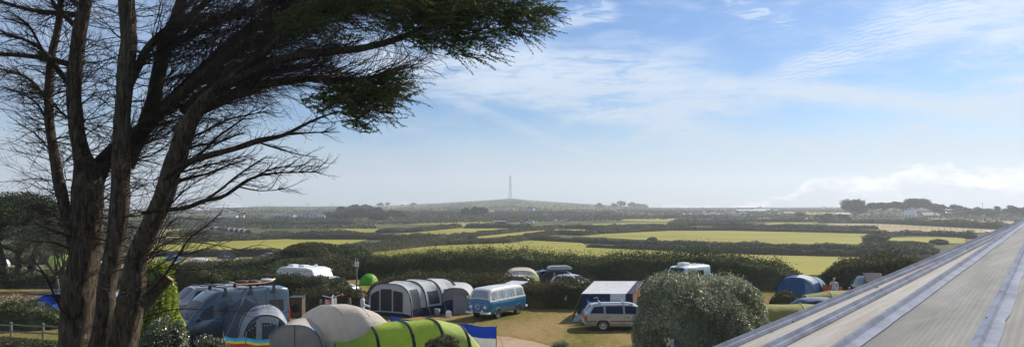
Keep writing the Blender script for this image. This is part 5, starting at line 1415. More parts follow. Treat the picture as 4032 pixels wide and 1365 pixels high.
dome('pale green tent showing over the roof of the navy frame tent', 2366, 55, .75, .9, 1.38, fabric('pale_green_cloth', (.30, .45, .28), .3), bands=False)
dome('pale green dome tent between the frame tent and the big bush', 2600, 52.5, 1.35, 1.6, 2.02, fabric('mint_cloth', (.20, .34, .25), .3), WHITET, ang=25)
dome('small bright blue tent under the black canopy on the left', 186, 47.6, .62, .8, 1.30, BLUEB, None, bands=False, door=WHITET)
dome('blue and white striped dome tent in the far lane on the left', 680, 150, 2.0, 1.6, 1.75, BLUET, BLUEL, py=1031, ang=-15)
dome('low white tent lying half collapsed beside the far blue tent', 786, 150, 2.6, 1.2, 1.05, WHITET, None, py=1035, bands=False, e=.95)
cn = MB().box(-1.4, 1.2, -.9, .9, 0, .05); tt = empty('canopy', GX(205, 48.3) + Vector((0, 0, 1.30)), 0, 'black awning canopy reaching from the small blue tent to the dark car', 'canopy'); cn.build('roof_panel', BLK, tt, bevel=.02)
for x, y in ((-1.3, -.8), (1.1, -.8), (1.1, .8), (-1.3, .8)): MB().tube([(x, y, 0), (x, y, -1.3)], .02, 6).build('pole', POLE, tt)
# yellow green tunnel tent, left
t = tentroot('yellow green tunnel tent beyond the cypress trunks on the left', 222, 1052, name='tunnel_tent'); g = t.location
A = Arches([(-1.7, .8, 70, .9, .5, .8), (-.7, .5, 70, 1.4, 1.75, .7), (.5, .2, 70, 1.5, 2.05, .7), (2.4, -.2, 70, 1.5, 2.0, .7)]); skin('flysheet', A, t, LIMEP); skin('end_panel', A, t, OLIVE, 0, .42, off=-.012); band('hoop_sleeve', A, t, DKBAND, .66, .05); capwall('end_wall', A, t, LIMEP, 3)
t.rotation_euler.z = R(-6)
# beige and lime dome
t = tentroot('beige and lime day shelter tent beyond the bracken hedge', 2052, Y=61.5, name='dome_tent'); g = t.location
A = Arches([(0, -1.3, 0, 1.15, 1.35, .6), (0, -.9, 0, 1.5, 1.72, .66), (0, .3, 0, 1.55, 1.92, .68), (0, 1.4, 0, 1.2, 1.4, .7)]); skin('flysheet', A, t, STONE); skin('lime_panel', A, t, LIMEP, .0, .5, .72, .99, nu=5, nv=8, off=-.012)
capwall('front_wall', A, t, GREYD, 0, .0, -1, .3); capwall('lime_flap', A, t, LIMEP, 0, .01, .3, 1); capwall('doorway', A, t, MESHW, 0, .03, .45, .8, 0, .6)
for a in (-.95, -.3, .3): c_ = A.cap(0, .04); MB().tube([c_(a, 0), c_(a, .98)], .02, 4).build('pole', POLE, t)
band('hoop_sleeve', A, t, fabric('stone_band', (.3, .28, .25), .1), .33, .03); guy(t, A.f(.3, .9), (2.4, -1.2, 0)); t.scale = (.98, 1, 1)
# trailer tent, far lane
t = tentroot('dark sloping trailer tent with a clear window in the far lane', 893, 1021, name='trailer_tent'); 
panel('roof_sheet', [(-1.5, -1.2, .3), (-1.3, 0, 1.9), (.3, 0, 1.75), (2.2, -1.2, .25)], GREYD); panel('roof_sheet', [(-1.3, 0, 1.9), (-1.5, 1.4, .3), (2.2, 1.4, .3), (.3, 0, 1.75)], GREYD)
panel('side_wall', [(-1.5, -1.2, 0), (-1.5, 1.4, 0), (-1.5, 1.4, .3), (-1.3, 0, 1.9)], SLATE); panel('front_wall', [(-1.5, -1.2, 0), (-1.5, -1.2, .3), (2.2, -1.2, .25), (2.2, -1.2, 0)], SLATE, sag=0)
panel('window', [(-.1, -1.0, .62), (-.1, -.35, 1.4), (.35, -.35, 1.35), (.9, -1.0, .58)], WHITET, sag=-.06); t.scale = (1.15, 1.15, 1.15)

# olive tunnel tents by the roof
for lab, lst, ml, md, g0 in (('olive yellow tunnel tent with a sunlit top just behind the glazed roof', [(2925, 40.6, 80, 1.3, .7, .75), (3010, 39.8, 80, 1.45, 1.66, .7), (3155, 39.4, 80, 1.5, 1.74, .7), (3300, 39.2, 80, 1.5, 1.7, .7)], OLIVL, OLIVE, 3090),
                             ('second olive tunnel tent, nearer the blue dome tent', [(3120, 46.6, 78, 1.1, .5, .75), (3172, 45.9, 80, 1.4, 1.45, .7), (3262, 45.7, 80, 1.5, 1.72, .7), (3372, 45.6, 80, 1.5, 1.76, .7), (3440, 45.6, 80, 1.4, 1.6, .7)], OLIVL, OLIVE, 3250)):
    t = tentroot(lab, g0, Y=lst[1][1], name='tunnel_tent', group='olive tunnel tents'); g = t.location
    A = Arches(st_of(lst), sag=.03, wr=.02); skin('flysheet', A, t, ml, nv=32); skin('shaded_side', A, t, md, 0, 1, 0, .30, nv=8, off=-.012); skin('shaded_side', A, t, md, 0, 1, .70, 1, nv=8, off=-.012)  # sides in the darker olive, their shade painted as cloth colour
    for k in range(1, A.n): band('hoop_sleeve', A, t, fabric('sleeve_straw', (.42, .40, .18), .2), k / A.n, .035)
    capwall('end_wall', A, t, md, -1)

# ---------------------------------------------------------------- small things about the camp
def simple(name, label, cat, build, mat, loc, rz=0, group=None, **kw):
    o = build.build(name, mat, None, **kw); o.location = loc; o.rotation_euler.z = R(rz); return tag(o, label, cat, group)
jr = empty('water_carrier', GX(1766, 46.9), R(10), 'white plastic water carrier on the grass outside the grey tent', 'water carrier')
MB().box(-.17, .17, -.1, .1, 0, .36).build('body', WHITEP, jr, bevel=.04)
MB().tube([(-.1, 0, .36), (-.1, 0, .43), (.06, 0, .43), (.06, 0, .36)], .016, 6).build('handle', WHITEP, jr); MB().lathe([(.03, 0), (.03, .04), (0, .04)], T(.12, 0, .36), 12).build('cap', plain('cap_blue', (.05, .1, .3), .4), jr)
bn = empty('bin', GX(1722, 47.3), 0, 'grey bin outside the porch of the pale grey tent', 'bin'); MB().lathe([(.15, 0), (.19, .44)], n=18).build('body', plain('bin_grey', (.2, .22, .24), .5), bn, smooth=True); MB().lathe([(.2, .44), (.2, .47), (0, .49)], n=18).build('lid', RIMS, bn)
# tall post with a pale box on top
ps = empty('service_post', GX(1404, 50.2), 0, 'tall thin wooden post with a pale box on its top', 'post')
MB().tube([(0, 0, 0), (0, 0, 2.95)], .055, 8).build('post', WOODM, ps); MB().box(-.13, .13, -.1, .1, 2.82, 3.12).build('box', RIMS, ps, bevel=.02); MB().tube([(-.07, 0, 3.1), (-.07, 0, 3.4)], .02, 5).build('aerial', RIMS, ps); MB().tube([(.07, 0, 3.1), (.07, 0, 3.36)], .02, 5).build('aerial', RIMS, ps)
# fence posts
def wpost(lab, px, Y, h, r=.06, grp='wooden posts by the bramble bank'):
    o = MB().tube([(0, 0, -.1), (.01, 0, h * .5), (0, 0, h), (0, 0, h + .01)], [r, r * .95, r * .92, r * .5], 8).build('fence_post', WOODM); o.location = GX(px, Y); return tag(o, lab, 'fence post', grp)
wpost('short wooden post at the left end of the bramble bank', 1262, 46.9, 1.08); wpost('pale wooden post beside the hanging washing', 1322, 46.9, 1.22); wpost('thicker wooden post between the washing and the man in white', 1377, 46.9, 1.16, .085)
# washing on its arms
ws = empty('washing_stand', GX(1305, 46.0), 0, 'washing stand hung with a white and a pink cloth', 'washing stand')
MB().tube([(0, 0, 0), (0, 0, 1.35)], .025, 6).build('pole', POLE, ws)
for a, b in (((0, 0, 1.30), (-.55, 0, 1.42)), ((0, 0, 1.30), (.62, 0, 1.5)), ((0, 0, 1.3), (0, .5, 1.4))): MB().tube([a, b], .022, 5).build('arm', WHITEP, ws)
def cloth(name, x0, x1, z0, z1, mat, parent, y=-.03):
    vs = []; n = 10
    for i in range(n + 1):
        for j in range(9):
            u, v_ = i / n, j / 8; vs.append((x0 + (x1 - x0) * u + .06 * (v_ - .5) * (1 - 2 * u), y + .05 * math.sin(u * 9) * (1 - v_ * .6), z0 + (z1 - z0) * v_ - .04 * math.sin(u * PI) * v_))
    return mk(name, vs, [(i * 9 + j, (i + 1) * 9 + j, (i + 1) * 9 + j + 1, i * 9 + j + 1) for i in range(n) for j in range(8)], mat, parent, smooth=True)
cloth('hung_cloth', -.05, .32, .35, 1.32, WHITET, ws); cloth('hung_cloth', -.4, -.1, .4, 1.22, fabric('pink_cloth', (.5, .26, .27), .3), ws, -.01)
MB().lathe([(0, 0), (.07, .03), (.09, .1), (.06, .17), (0, .2)], T(.62, 0, 1.35), 12).build('red_float', plain('float_red', (.55, .04, .05), .4), ws, smooth=True)
# small wooden trailer with spare wheel
wt = empty('wooden_trailer', GX(1168, 43.2), R(4), 'small dark wooden trailer with a spare wheel on its end', 'trailer')
MB().box(-.33, .33, -.2, .8, .55, 1.62).build('body', plain('stained_wood', (.10, .058, .032), .7, var=.35, scale=5), wt, bevel=.01)
MB().box(-.36, .36, -.23, .83, 1.62, 1.67).build('roof', BLACKP, wt, bevel=.01)
fr_ = MB()
for x in (-.33, .29): fr_.box(x, x + .04, -.222, -.2, .55, 1.62)
fr_.box(-.29, .29, -.222, -.2, .55, .6); fr_.build('frame', BLACKP, wt)
tw = MB().lathe([(.12, 0), (.20, .0), (.225, .05), (.225, .11), (.2, .15), (.12, .15)], T(0, -.202, 1.08, rx=90), 24).build('spare_wheel', RUB, wt, smooth=True); MB().lathe([(.12, .10), (.1, .12), (0, .13)], T(0, -.202, 1.08, rx=90), 20).build('rim', WHITEP, tw, smooth=True)
MB().tube([(0, 0, 0), (0, 0, .55)], .05, 8).build('prop_leg', BLACKP, wt); MB().box(-.2, .2, -.05, .05, 0, .05).build('foot', BLACKP, wt)
# rail fence, left
rf = empty('rail_fence', GX(100, 38.6), 0, 'weathered low post and rail fence at the bottom left', 'fence')
def rfp(px, Y, z): p = GX(px, Y) - rf.location; return (p.x, p.y, z)
for i, px in enumerate((-60, 44, 170, 262)):
    MB().tube([rfp(px, 38.9 - i * .35, -.1), rfp(px, 38.9 - i * .35, .95)], .06, 7).build('post', WOODM, rf)
for z0, z1 in ((.86, .80), (.50, .46)):
    for a, b, y0 in ((-60, 44, 38.9), (44, 170, 38.55), (170, 262, 38.2)):
        MB().tube([rfp(a, y0 - .07, z0), rfp((a + b) / 2, y0 - .2, (z0 + z1) / 2 - .03), rfp(b, y0 - .42, z1)], .045, 6).build('rail', WOODM, rf)
# site sign on its short post before the bush
sg_ = empty('small_sign', GX(2647, 24.0), 0, 'small grey sign with a prohibition ring standing against the big bush', 'sign')
MB().box(-.05, .05, -.012, .012, 2.05, 2.6).build('panel', plain('sign_grey', (.30, .33, .36), .5), sg_)
MB().tube([(0, .03, 0), (0, .03, 2.5)], .025, 6).build('post', WOODM, sg_)
rg = MB().tube([(.033 * math.cos(a), -.02, 2.545 + .033 * math.sin(a)) for a in np.linspace(0, 2 * PI, 17)], .006, 5, False); rg.tube([(-.022, -.02, 2.568), (.022, -.02, 2.522)], .005, 4); rg.build('symbol', WHITEP, sg_)
for k in range(3): MB().box(-.03, .03, -.018, -.013, 2.38 - k * .07, 2.40 - k * .07).build('text_line', WHITEP, sg_)
# small notice by the hedge
nt2 = empty('notice', GX(2228, 50.6), 0, 'small white notice on a peg in front of the bracken hedge', 'notice'); MB().box(-.07, .07, -.01, .01, .62, .92).build('panel', WHITEP, nt2); MB().tube([(0, .02, 0), (0, .02, .7)], .015, 5).build('peg', WOODM, nt2)
# folding chair and red windbreak near the woman
ch = empty('camping_chair', GX(3305, 55.6), R(-10), 'orange backed folding chair between the woman and the child', 'chair')
CHO = fabric('orange_cloth', (.5, .24, .14), .2)
MB().box(-.26, .26, .18, .21, .45, .95).build('backrest', CHO, ch, bevel=.01); MB().box(-.26, .26, -.25, .2, .40, .43).build('seat', CHO, ch, bevel=.01)
for x in (-.27, .27):
    MB().tube([(x, -.25, 0), (x, .2, .45), (x, .22, .95)], .014, 5).build('leg', BLACKP, ch); MB().tube([(x, .25, 0), (x, -.22, .43)], .014, 5).build('leg', BLACKP, ch)
windbreak('low dark red windbreak beside the blue dome tent', [wy(3238, 57.5), wy(3285, 57.0)], [(0, 1, fabric('dark_red_cloth', (.22, .05, .03), .2))], .95, 2)

# ---------------------------------------------------------------- people
def person(label, loc, rz, h, top_c, leg_c, hair_c, arms, longhair=False, skirt=False, seated=False, bare=(0.5, 0.3, 0.21)):
    """arms: for each side elbow and hand positions as fractions of the height"""
    root = empty('person', loc, rz, label, 'person')
    skin_m = plain('skin_%.2f' % bare[0], bare, .55, var=.05); k = h
    V = []; E = []; Rr = []
    def add(p, r, par=None):
        V.append(Vector(p) * k); Rr.append(r * k)
        if par is not None: E.append((par, len(V) - 1))
        return len(V) - 1
    pel = add((0, 0, .52), .082); ab = add((0, .003, .60), .075, pel); chst = add((0, .0, .72), .088, ab); nk = add((0, .0, .815), .04, chst); nk2 = add((0, -.004, .85), .033, nk)
    hd = add((0, -.01, .895), .050, nk2); hd2 = add((0, -.008, .945), .056, hd); hd3 = add((0, -.002, .975), .040, hd2)
    for sg in (1, -1):
        if seated:
            hp = add((.05 * sg, -.02, .50), .065, pel); kn = add((.06 * sg, -.25, .50), .045, hp); an = add((.06 * sg, -.27, .27), .028, kn)
        else:
            hp = add((.052 * sg, 0, .46), .062, pel); kn = add((.055 * sg, -.008, .27), .041, hp); an = add((.055 * sg, .008, .045), .025, kn)
        add((.058 * sg, (-.07 if not seated else -.34), (.018 if not seated else .25)), .020, an)
        sh_ = add((.105 * sg, 0, .79), .043, chst); (ex, ey, ez), (hx, hy, hz) = arms[0 if sg == 1 else 1]
        el = add((ex * sg, ey, ez), .029, sh_); wr_ = add((hx * sg, hy, hz), .018, el)
        d = (Vector((hx * sg, hy, hz)) - Vector((ex * sg, ey, ez))).normalized(); a = d.cross(Vector((0, 1, .2))).normalized()
        pm = add(Vector((hx * sg, hy, hz)) + d * .028, .019, wr_)
        for q_ in range(4):
            b0 = add(Vector((hx * sg, hy, hz)) + d * .05 + a * (q_ - 1.5) * .011, .0062, pm); L_ = (.026, .031, .029, .022)[q_]
            add(Vector((hx * sg, hy, hz)) + d * (.05 + L_) + a * (q_ - 1.5) * .0125 + Vector((0, -.008, 0)), .005, b0)
        add(Vector((hx * sg, hy, hz)) + d * .036 + a * .03 * -sg, .006, pm)
    me = bpy.data.meshes.new('body'); me.from_pydata([tuple(v) for v in V], E, []); me.update()
    o = bpy.data.objects.new('body', me); COL.objects.link(o)
    md = o.modifiers.new('s', 'SKIN'); sv = me.skin_vertices[0].data
    for i, r_ in enumerate(Rr): sv[i].radius = (r_, r_ * (.72 if i in (0, 1, 2) else 1))
    sv[0].use_root = True
    o.modifiers.new('u', 'SUBSURF').levels = 2; o.modifiers['u'].render_levels = 2
    dg = bpy.context.evaluated_depsgraph_get(); me2 = bpy.data.meshes.new_from_object(o.evaluated_get(dg)); bpy.data.objects.remove(o)
    for v in me2.vertices:      # a nose and brow on the head
        z = v.co.z / k; x = v.co.x / k
        if z > .88 and v.co.y < -.03 * k and abs(x) < .02 and .905 < z < .935: v.co.y -= .012 * k
    me2.polygons.foreach_set('use_smooth', [True] * len(me2.polygons)); me2.materials.clear()
    tm = fabric('top_%.2f%.2f%.2f' % top_c, top_c, .1); lm = fabric('legs_%.2f%.2f%.2f' % leg_c, leg_c, .05)
    me2.materials.append(skin_m)
    bo = bpy.data.objects.new('body', me2); COL.objects.link(bo); bo.parent = root
    # clothes: the same surface pushed out a little
    def wear(name, keep, mat, off):
        bm = bmesh.new(); bm.from_mesh(me2); bm.normal_update()
        bmesh.ops.delete(bm, geom=[f for f in bm.faces if not keep(f.calc_center_median() / k)], context='FACES')
        for v in bm.verts: v.co += v.normal * off * k
        m_ = bpy.data.meshes.new(name); bm.to_mesh(m_); bm.free(); m_.polygons.foreach_set('use_smooth', [True] * len(m_.polygons)); m_.materials.append(mat)
        c = bpy.data.objects.new(name, m_); COL.objects.link(c); c.parent = root
    wear('shirt', lambda c: .50 < c.z < .835 and abs(c.x) < .2, tm, .008)
    wear('trousers', lambda c: c.z < .54 and c.z > .06 and abs(c.x) < .115, lm, .007)
    if skirt: MB().lathe([(.085 * k, .56 * k), (.11 * k, .46 * k), (.125 * k, .30 * k)], n=16).build('skirt', lm, root, smooth=True)
    hm_ = plain('hair_%.2f' % hair_c[0], hair_c, .7, var=.3, scale=30)
    hb = MB(); vs = []
    for i in range(8):
        ph = -.15 + (PI / 2 + .15) * i / 7
        for j in range(14):
            a = 2 * PI * j / 14; y_ = math.sin(a); drop = (.7 if y_ > 0 else 0) * (1 - i / 7)
            vs.append((.062 * k * math.cos(a) * math.cos(ph), (.068 * y_ * math.cos(ph) + .008) * k, (.945 + .055 * math.sin(ph) - drop * .05 * (1.8 if longhair else .7)) * k))
    hb.add(vs, [(i * 14 + j, i * 14 + (j + 1) % 14, (i + 1) * 14 + (j + 1) % 14, (i + 1) * 14 + j) for i in range(7) for j in range(14)])
    if longhair: hb.tube([(0, .045 * k, .95 * k), (0, .065 * k, .88 * k), (.01 * k, .06 * k, .79 * k)], [.045 * k, .05 * k, .02 * k], 8)
    hb.build('hair', hm_, root, smooth=True)
    fc = MB()
    for sg in (1, -1): fc.box(sg * .022 * k - .006 * k, sg * .022 * k + .006 * k, -.066 * k, -.058 * k, .938 * k, .944 * k)
    fc.build('eyes', BLACKP, root); MB().box(-.014 * k, .014 * k, -.062 * k, -.056 * k, .893 * k, .897 * k).build('mouth', plain('lip', (.35, .13, .11), .5), root)
    if not seated:
        for sg in (1, -1): MB().box(sg * .058 * k - .026 * k, sg * .058 * k + .026 * k, -.105 * k, .035 * k, 0, .04 * k).build('shoe', BLACKP, root, bevel=.012)
    return root
person('man with a shaved head in a white shirt standing beside the pale grey tent', GX(1428, 44.2), R(115), 1.78, (.62, .65, .70), (.08, .09, .12), (.16, .12, .10), [((.15, .02, .66), (.13, -.10, .58)), ((.15, .03, .66), (.13, -.12, .60))])
person('woman with long fair hair, white top and pale blue skirt, hand at her face', GX(3284, 55.0), R(-15), 1.68, (.66, .64, .66), (.28, .38, .48), (.42, .25, .12), [((.16, .03, .66), (.12, -.07, .55)), ((.17, -.06, .70), (.055, -.10, .885))], longhair=True, skirt=True)
person('fair haired child sitting low beside the folding chair near the glazed roof', GX(3344, 54.6) - Vector((0, 0, .2)), R(30), 1.25, (.6, .45, .42), (.2, .2, .25), (.45, .28, .15), [((.15, .0, .66), (.12, -.12, .6)), ((.15, .0, .66), (.12, -.12, .6))], seated=True)
person('person in dark clothes standing by the open tailgate of the black car', GX(2181, 62.0), R(60), 1.5, (.05, .05, .06), (.05, .05, .07), (.05, .035, .03), [((.15, .02, .66), (.12, -.10, .58)), ((.15, .02, .66), (.13, -.12, .58))])
# ---------------------------------------------------------------- the big cypress
def bark(name, dark, lite, lich, sc=1.0):
    m, nt, b = nodes(name)
    co = texco(nt)
    st = mapping(nt, co, (1, 1, 0.22)); a = noise(nt, st, 16 * sc, 6, 0.7, 0.8); p = noise(nt, co, 2.2, 5, 0.65); q_ = noise(nt, co, 5.5, 6, 0.75)
    col = ramp(nt, a, [(0.40, dark), (0.66, lite)])
    col = mixc(nt, ramp(nt, p, [(0.56, (0, 0, 0)), (0.68, (0.55,) * 3)]), col, lich)
    col = mixc(nt, ramp(nt, q_, [(0.64, (0, 0, 0)), (0.70, (0.7,) * 3)]), col, (0.30, 0.31, 0.25))
    nt.links.new(col, b.inputs['Base Color']); b.inputs['Roughness'].default_value = 0.9; b.inputs['Specular IOR Level'].default_value = 0.15
    h = mathn(nt, 'ADD', mathn(nt, 'MULTIPLY', a, 1.0), mathn(nt, 'MULTIPLY', noise(nt, st, 45 * sc, 4, 0.7), 0.4))
    bump(nt, b, h, 1.0, 0.045); return m
BARK = bark('cypress_bark', (0.032, 0.025, 0.018), (0.185, 0.135, 0.092), (0.10, 0.10, 0.065))
TWIG = plain('dead_twig_bark', (0.062, 0.046, 0.037), 0.9, var=0.45, scale=2.5, spec=0.15)
LIMB = bark('limb_bark', (0.035, 0.026, 0.019), (0.11, 0.082, 0.06), (0.12, 0.12, 0.08), 1.6)
CUT = plain('cut_wood', (0.42, 0.30, 0.17), 0.8, var=0.3, scale=12)

def smoothpath(pts, n):
    A = np.asarray(pts, float); m = len(A); s = np.linspace(0, m - 1.0001, n); i = s.astype(int); t = (s - i)[:, None]
    g = lambda k: A[np.clip(i + k, 0, m - 1)]
    p0, p1, p2, p3 = g(-1), g(0), g(1), g(2)
    return 0.5 * (2 * p1 + (-p0 + p2) * t + (2 * p0 - 5 * p1 + 4 * p2 - p3) * t ** 2 + (-p0 + 3 * p1 - 3 * p2 + p3) * t ** 3)

def tubes(PL, RD, sides):
    """many tubes at once: PL (n, k, 3), RD (n, k)"""
    n, k, _ = PL.shape
    Tn = np.gradient(PL, axis=1); Tn /= np.linalg.norm(Tn, axis=2, keepdims=True) + 1e-9
    ref = np.array([0.12, 0.93, 0.34]); a = np.cross(Tn, ref); a /= np.linalg.norm(a, axis=2, keepdims=True) + 1e-9; b = np.cross(Tn, a)
    th = 2 * PI * np.arange(sides) / sides
    V = PL[:, :, None, :] + (a[:, :, None, :] * np.cos(th)[None, None, :, None] + b[:, :, None, :] * np.sin(th)[None, None, :, None]) * RD[:, :, None, None]
    idx = np.arange(n * k * sides).reshape(n, k, sides); nx = np.roll(idx, -1, 2)
    Fc = np.stack([idx[:, :-1], nx[:, :-1], nx[:, 1:], idx[:, 1:]], -1).reshape(-1, 4)
    return V.reshape(-1, 3), Fc

def limb3(pts, Y0, Y1=None):
    """(px, py, width in px) down a limb, its depth going from Y0 to Y1"""
    Y1 = Y1 or Y0; m = len(pts); o = []
    for i, (px, py, w) in enumerate(pts):
        Y = Y0 + (Y1 - Y0) * i / (m - 1); p = P(px, py, Y); o.append((p.x, p.y, p.z, w * 0.455 * Y / F))
    return np.array(o)

def stem(name, pts, Y0, Y1, root, mat, seed, n=60, sides=22, rough=0.12):
    A = limb3(pts, Y0, Y1); S = smoothpath(A, n); rg = np.random.default_rng(seed)
    L = np.r_[0, np.cumsum(np.linalg.norm(np.diff(S[:, :3], axis=0), axis=1))]
    PL = S[:, :3].copy(); rad = S[:, 3]
    PL[:, 0] += 0.16 * rad * vnoise(L * 1.6, seed); PL[:, 1] += 0.2 * rad * vnoise(L * 1.3, seed + 1)
    V, Fc = tubes(PL[None], rad[None], sides)
    V = V.reshape(n, sides, 3); th = 2 * PI * np.arange(sides) / sides
    fl = 1 + rough * np.stack([vnoise(np.cos(t) * 1.6 + 9 + L * 0.7, seed + 2) + 0.6 * vnoise(np.sin(t) * 2.7 + 30 + L * 2.2, seed + 3) for t in th], 1)
    V = PL[:, None, :] + (V - PL[:, None, :]) * fl[..., None]
    o = mk(name, V.reshape(-1, 3), Fc, mat, root, smooth=True)
    return PL, rad, L

tree_rt = empty('cypress_tree', (P(380, 1365, 12.0).x, 12.0, 0), 0, 'big old multi trunked cypress with bare twigs and wind swept green tips', 'tree')
TR = empty('tmp', (0, 0, 0))
class _R: pass
def under(o, root=tree_rt): o.parent = root; o.matrix_parent_inverse = Matrix.Translation(-Vector(root.location))
_mk = mk
LIMBS = []
def tstem(name, pts, Y0, Y1, mat, seed, dens, n=40, sides=14, rough=0.12, **kw):
    before = set(bpy.data.objects.keys())
    PL, rad, L = stem(name, pts, Y0, Y1, None, mat, seed, n, sides, rough)
    for k in set(bpy.data.objects.keys()) - before: under(bpy.data.objects[k])
    if dens: LIMBS.append((PL, rad, L, dens, kw))
GB = lambda px: 1900
T1 = [(300, 1040, 40), (285, 960, 46), (268, 880, 46), (252, 800, 46), (238, 730, 50), (222, 660, 44), (208, 590, 42), (198, 500, 40), (192, 400, 38), (196, 300, 36), (205, 210, 32), (225, 120, 28), (238, 40, 26), (245, -80, 20), (256, -260, 12), (262, -420, 4)]
T2 = [(300, 2500, 190), (298, 1800, 150), (300, 1500, 132), (302, 1365, 126), (318, 1146, 124), (335, 965, 118), (350, 830, 124), (352, 740, 128), (338, 665, 96), (320, 600, 66), (306, 540, 56), (296, 450, 56), (292, 380, 54), (297, 281, 54), (305, 190, 50), (318, 110, 52), (330, 40, 50), (345, -90, 42), (368, -280, 26), (400, -480, 7)]
T2b = [(352, 780, 90), (372, 700, 84), (410, 635, 74), (455, 585, 66), (510, 540, 62), (570, 500, 58), (640, 430, 54), (720, 350, 48), (820, 250, 42), (930, 150, 36), (1040, 60, 28), (1150, -60, 20), (1290, -180, 12), (1440, -270, 4)]
T3 = [(330, 2500, 150), (345, 1800, 110), (372, 1500, 92), (395, 1365, 84), (425, 1146, 74), (452, 1000, 72), (464, 900, 74), (472, 780, 76), (478, 640, 66), (478, 520, 64), (485, 400, 64), (494, 280, 66), (502, 150, 62), (500, 60, 66), (496, -90, 58), (512, -300, 40), (545, -500, 22), (580, -660, 6)]
T4 = [(440, 2500, 180), (450, 1800, 150), (470, 1500, 128), (485, 1365, 118), (505, 1230, 108), (520, 1140, 98), (545, 1010, 80), (590, 900, 76), (640, 790, 80), (668, 690, 78), (700, 590, 78), (740, 490, 74), (785, 415, 56), (850, 350, 42), (930, 290, 34), (1020, 220, 30), (1100, 150, 26), (1180, 80, 22), (1280, -20, 18), (1420, -130, 11), (1580, -210, 4)]
T5 = [(505, 660, 50), (545, 560, 56), (585, 450, 60), (612, 340, 64), (630, 250, 62), (650, 170, 60), (690, 80, 56), (740, -60, 46), (820, -240, 30), (930, -420, 7)]
W = 1.0
tstem('trunk', T1, 12.0, 12.5, BARK, 1, 46, n=60, sides=16, side='both', ln=(.35, 1.0))
tstem('trunk', T2, 12.0, 12.2, BARK, 2, 42, n=90, sides=26, rough=.16, side='both', ln=(.3, 1.0), t0=.5)
tstem('trunk', T3, 11.7, 11.8, BARK, 3, 46, n=90, sides=22, rough=.16, side='both', ln=(.3, .9), t0=.45)
tstem('trunk', T4, 11.5, 11.0, BARK, 4, 30, n=100, sides=24, rough=.16, side='right', ln=(.4, 1.3), t0=.42)
tstem('limb', T2b, 12.3, 12.9, LIMB, 5, 50, n=60, side='right', ln=(.5, 1.5))
tstem('limb', T5, 12.6, 13.2, LIMB, 6, 50, n=50, side='right', ln=(.5, 1.4))
tstem('limb', [(690, 520, 50), (760, 450, 50), (830, 415, 46), (900, 385, 44), (1000, 345, 40), (1120, 320, 34), (1250, 310, 26), (1380, 315, 18), (1500, 300, 10)], 11.3, 11.0, LIMB, 7, 55, side='right', ln=(.4, 1.1))
tstem('limb', [(880, 340, 44), (1020, 270, 42), (1130, 228, 38), (1280, 205, 34), (1420, 190, 30), (1560, 155, 26), (1700, 100, 20), (1850, 70, 14), (2040, 45, 8)], 11.1, 10.6, LIMB, 8, 26, side='right', ln=(.3, .7), up=.35)
tstem('limb', [(640, 440, 44), (760, 330, 42), (900, 220, 38), (1060, 130, 32), (1240, 60, 26), (1450, 20, 20), (1700, -20, 12)], 12.0, 11.5, LIMB, 9, 48, side='right', ln=(.5, 1.4))
tstem('limb', [(500, 350, 40), (545, 262, 36), (592, 180, 34), (665, 112, 30), (760, 50, 24), (860, -30, 18)], 11.8, 12.0, LIMB, 10, 50, side='right', ln=(.4, 1.3))
tstem('limb', [(720, 440, 40), (860, 330, 36), (1000, 300, 30), (1120, 272, 20), (1240, 262, 10)], 12.4, 12.2, LIMB, 11, 50, side='right', ln=(.4, 1.2))
tstem('limb', [(800, 270, 34), (920, 160, 32), (1080, 70, 26), (1280, 10, 20), (1480, -30, 12)], 12.8, 12.6, LIMB, 27, 42, side='right', ln=(.5, 1.5))
tstem('limb', [(640, 200, 34), (760, 130, 30), (920, 60, 24), (1100, 0, 18), (1250, -40, 12)], 13.2, 13.4, LIMB, 28, 42, side='right', ln=(.5, 1.5))
# left limbs
for i, (pts, d) in enumerate([([(285, 255, 26), (220, 238, 24), (140, 224, 22), (60, 216, 20), (-80, 212, 16)], 44), ([(285, 340, 28), (240, 290, 24), (200, 235, 20), (150, 185, 16), (80, 150, 12), (-20, 128, 6)], 48), ([(305, 110, 26), (262, 70, 22), (215, 20, 18), (180, -60, 12)], 34),
        ([(300, 60, 22), (200, 50, 20), (110, 38, 16), (20, 12, 12), (-80, -20, 8)], 49), ([(205, 420, 14), (150, 345, 12), (80, 292, 9), (-40, 264, 5)], 49), ([(225, 270, 14), (170, 200, 12), (120, 110, 10), (60, 60, 6)], 49), ([(200, 520, 12), (160, 430, 9), (110, 380, 6), (20, 345, 3)], 34),
        ([(210, 610, 9), (170, 560, 7), (130, 520, 5), (85, 495, 3)], 22), ([(290, 480, 12), (240, 440, 9), (190, 380, 6), (110, 330, 3)], 30), ([(330, 30, 20), (250, -20, 16), (150, -60, 10)], 40)]):
    tstem('limb', pts, 12.1 + .1 * (i % 4), 11.6 + .3 * (i % 5), LIMB, 40 + i, d, n=24, sides=8, side='left', ln=(.2, .62))
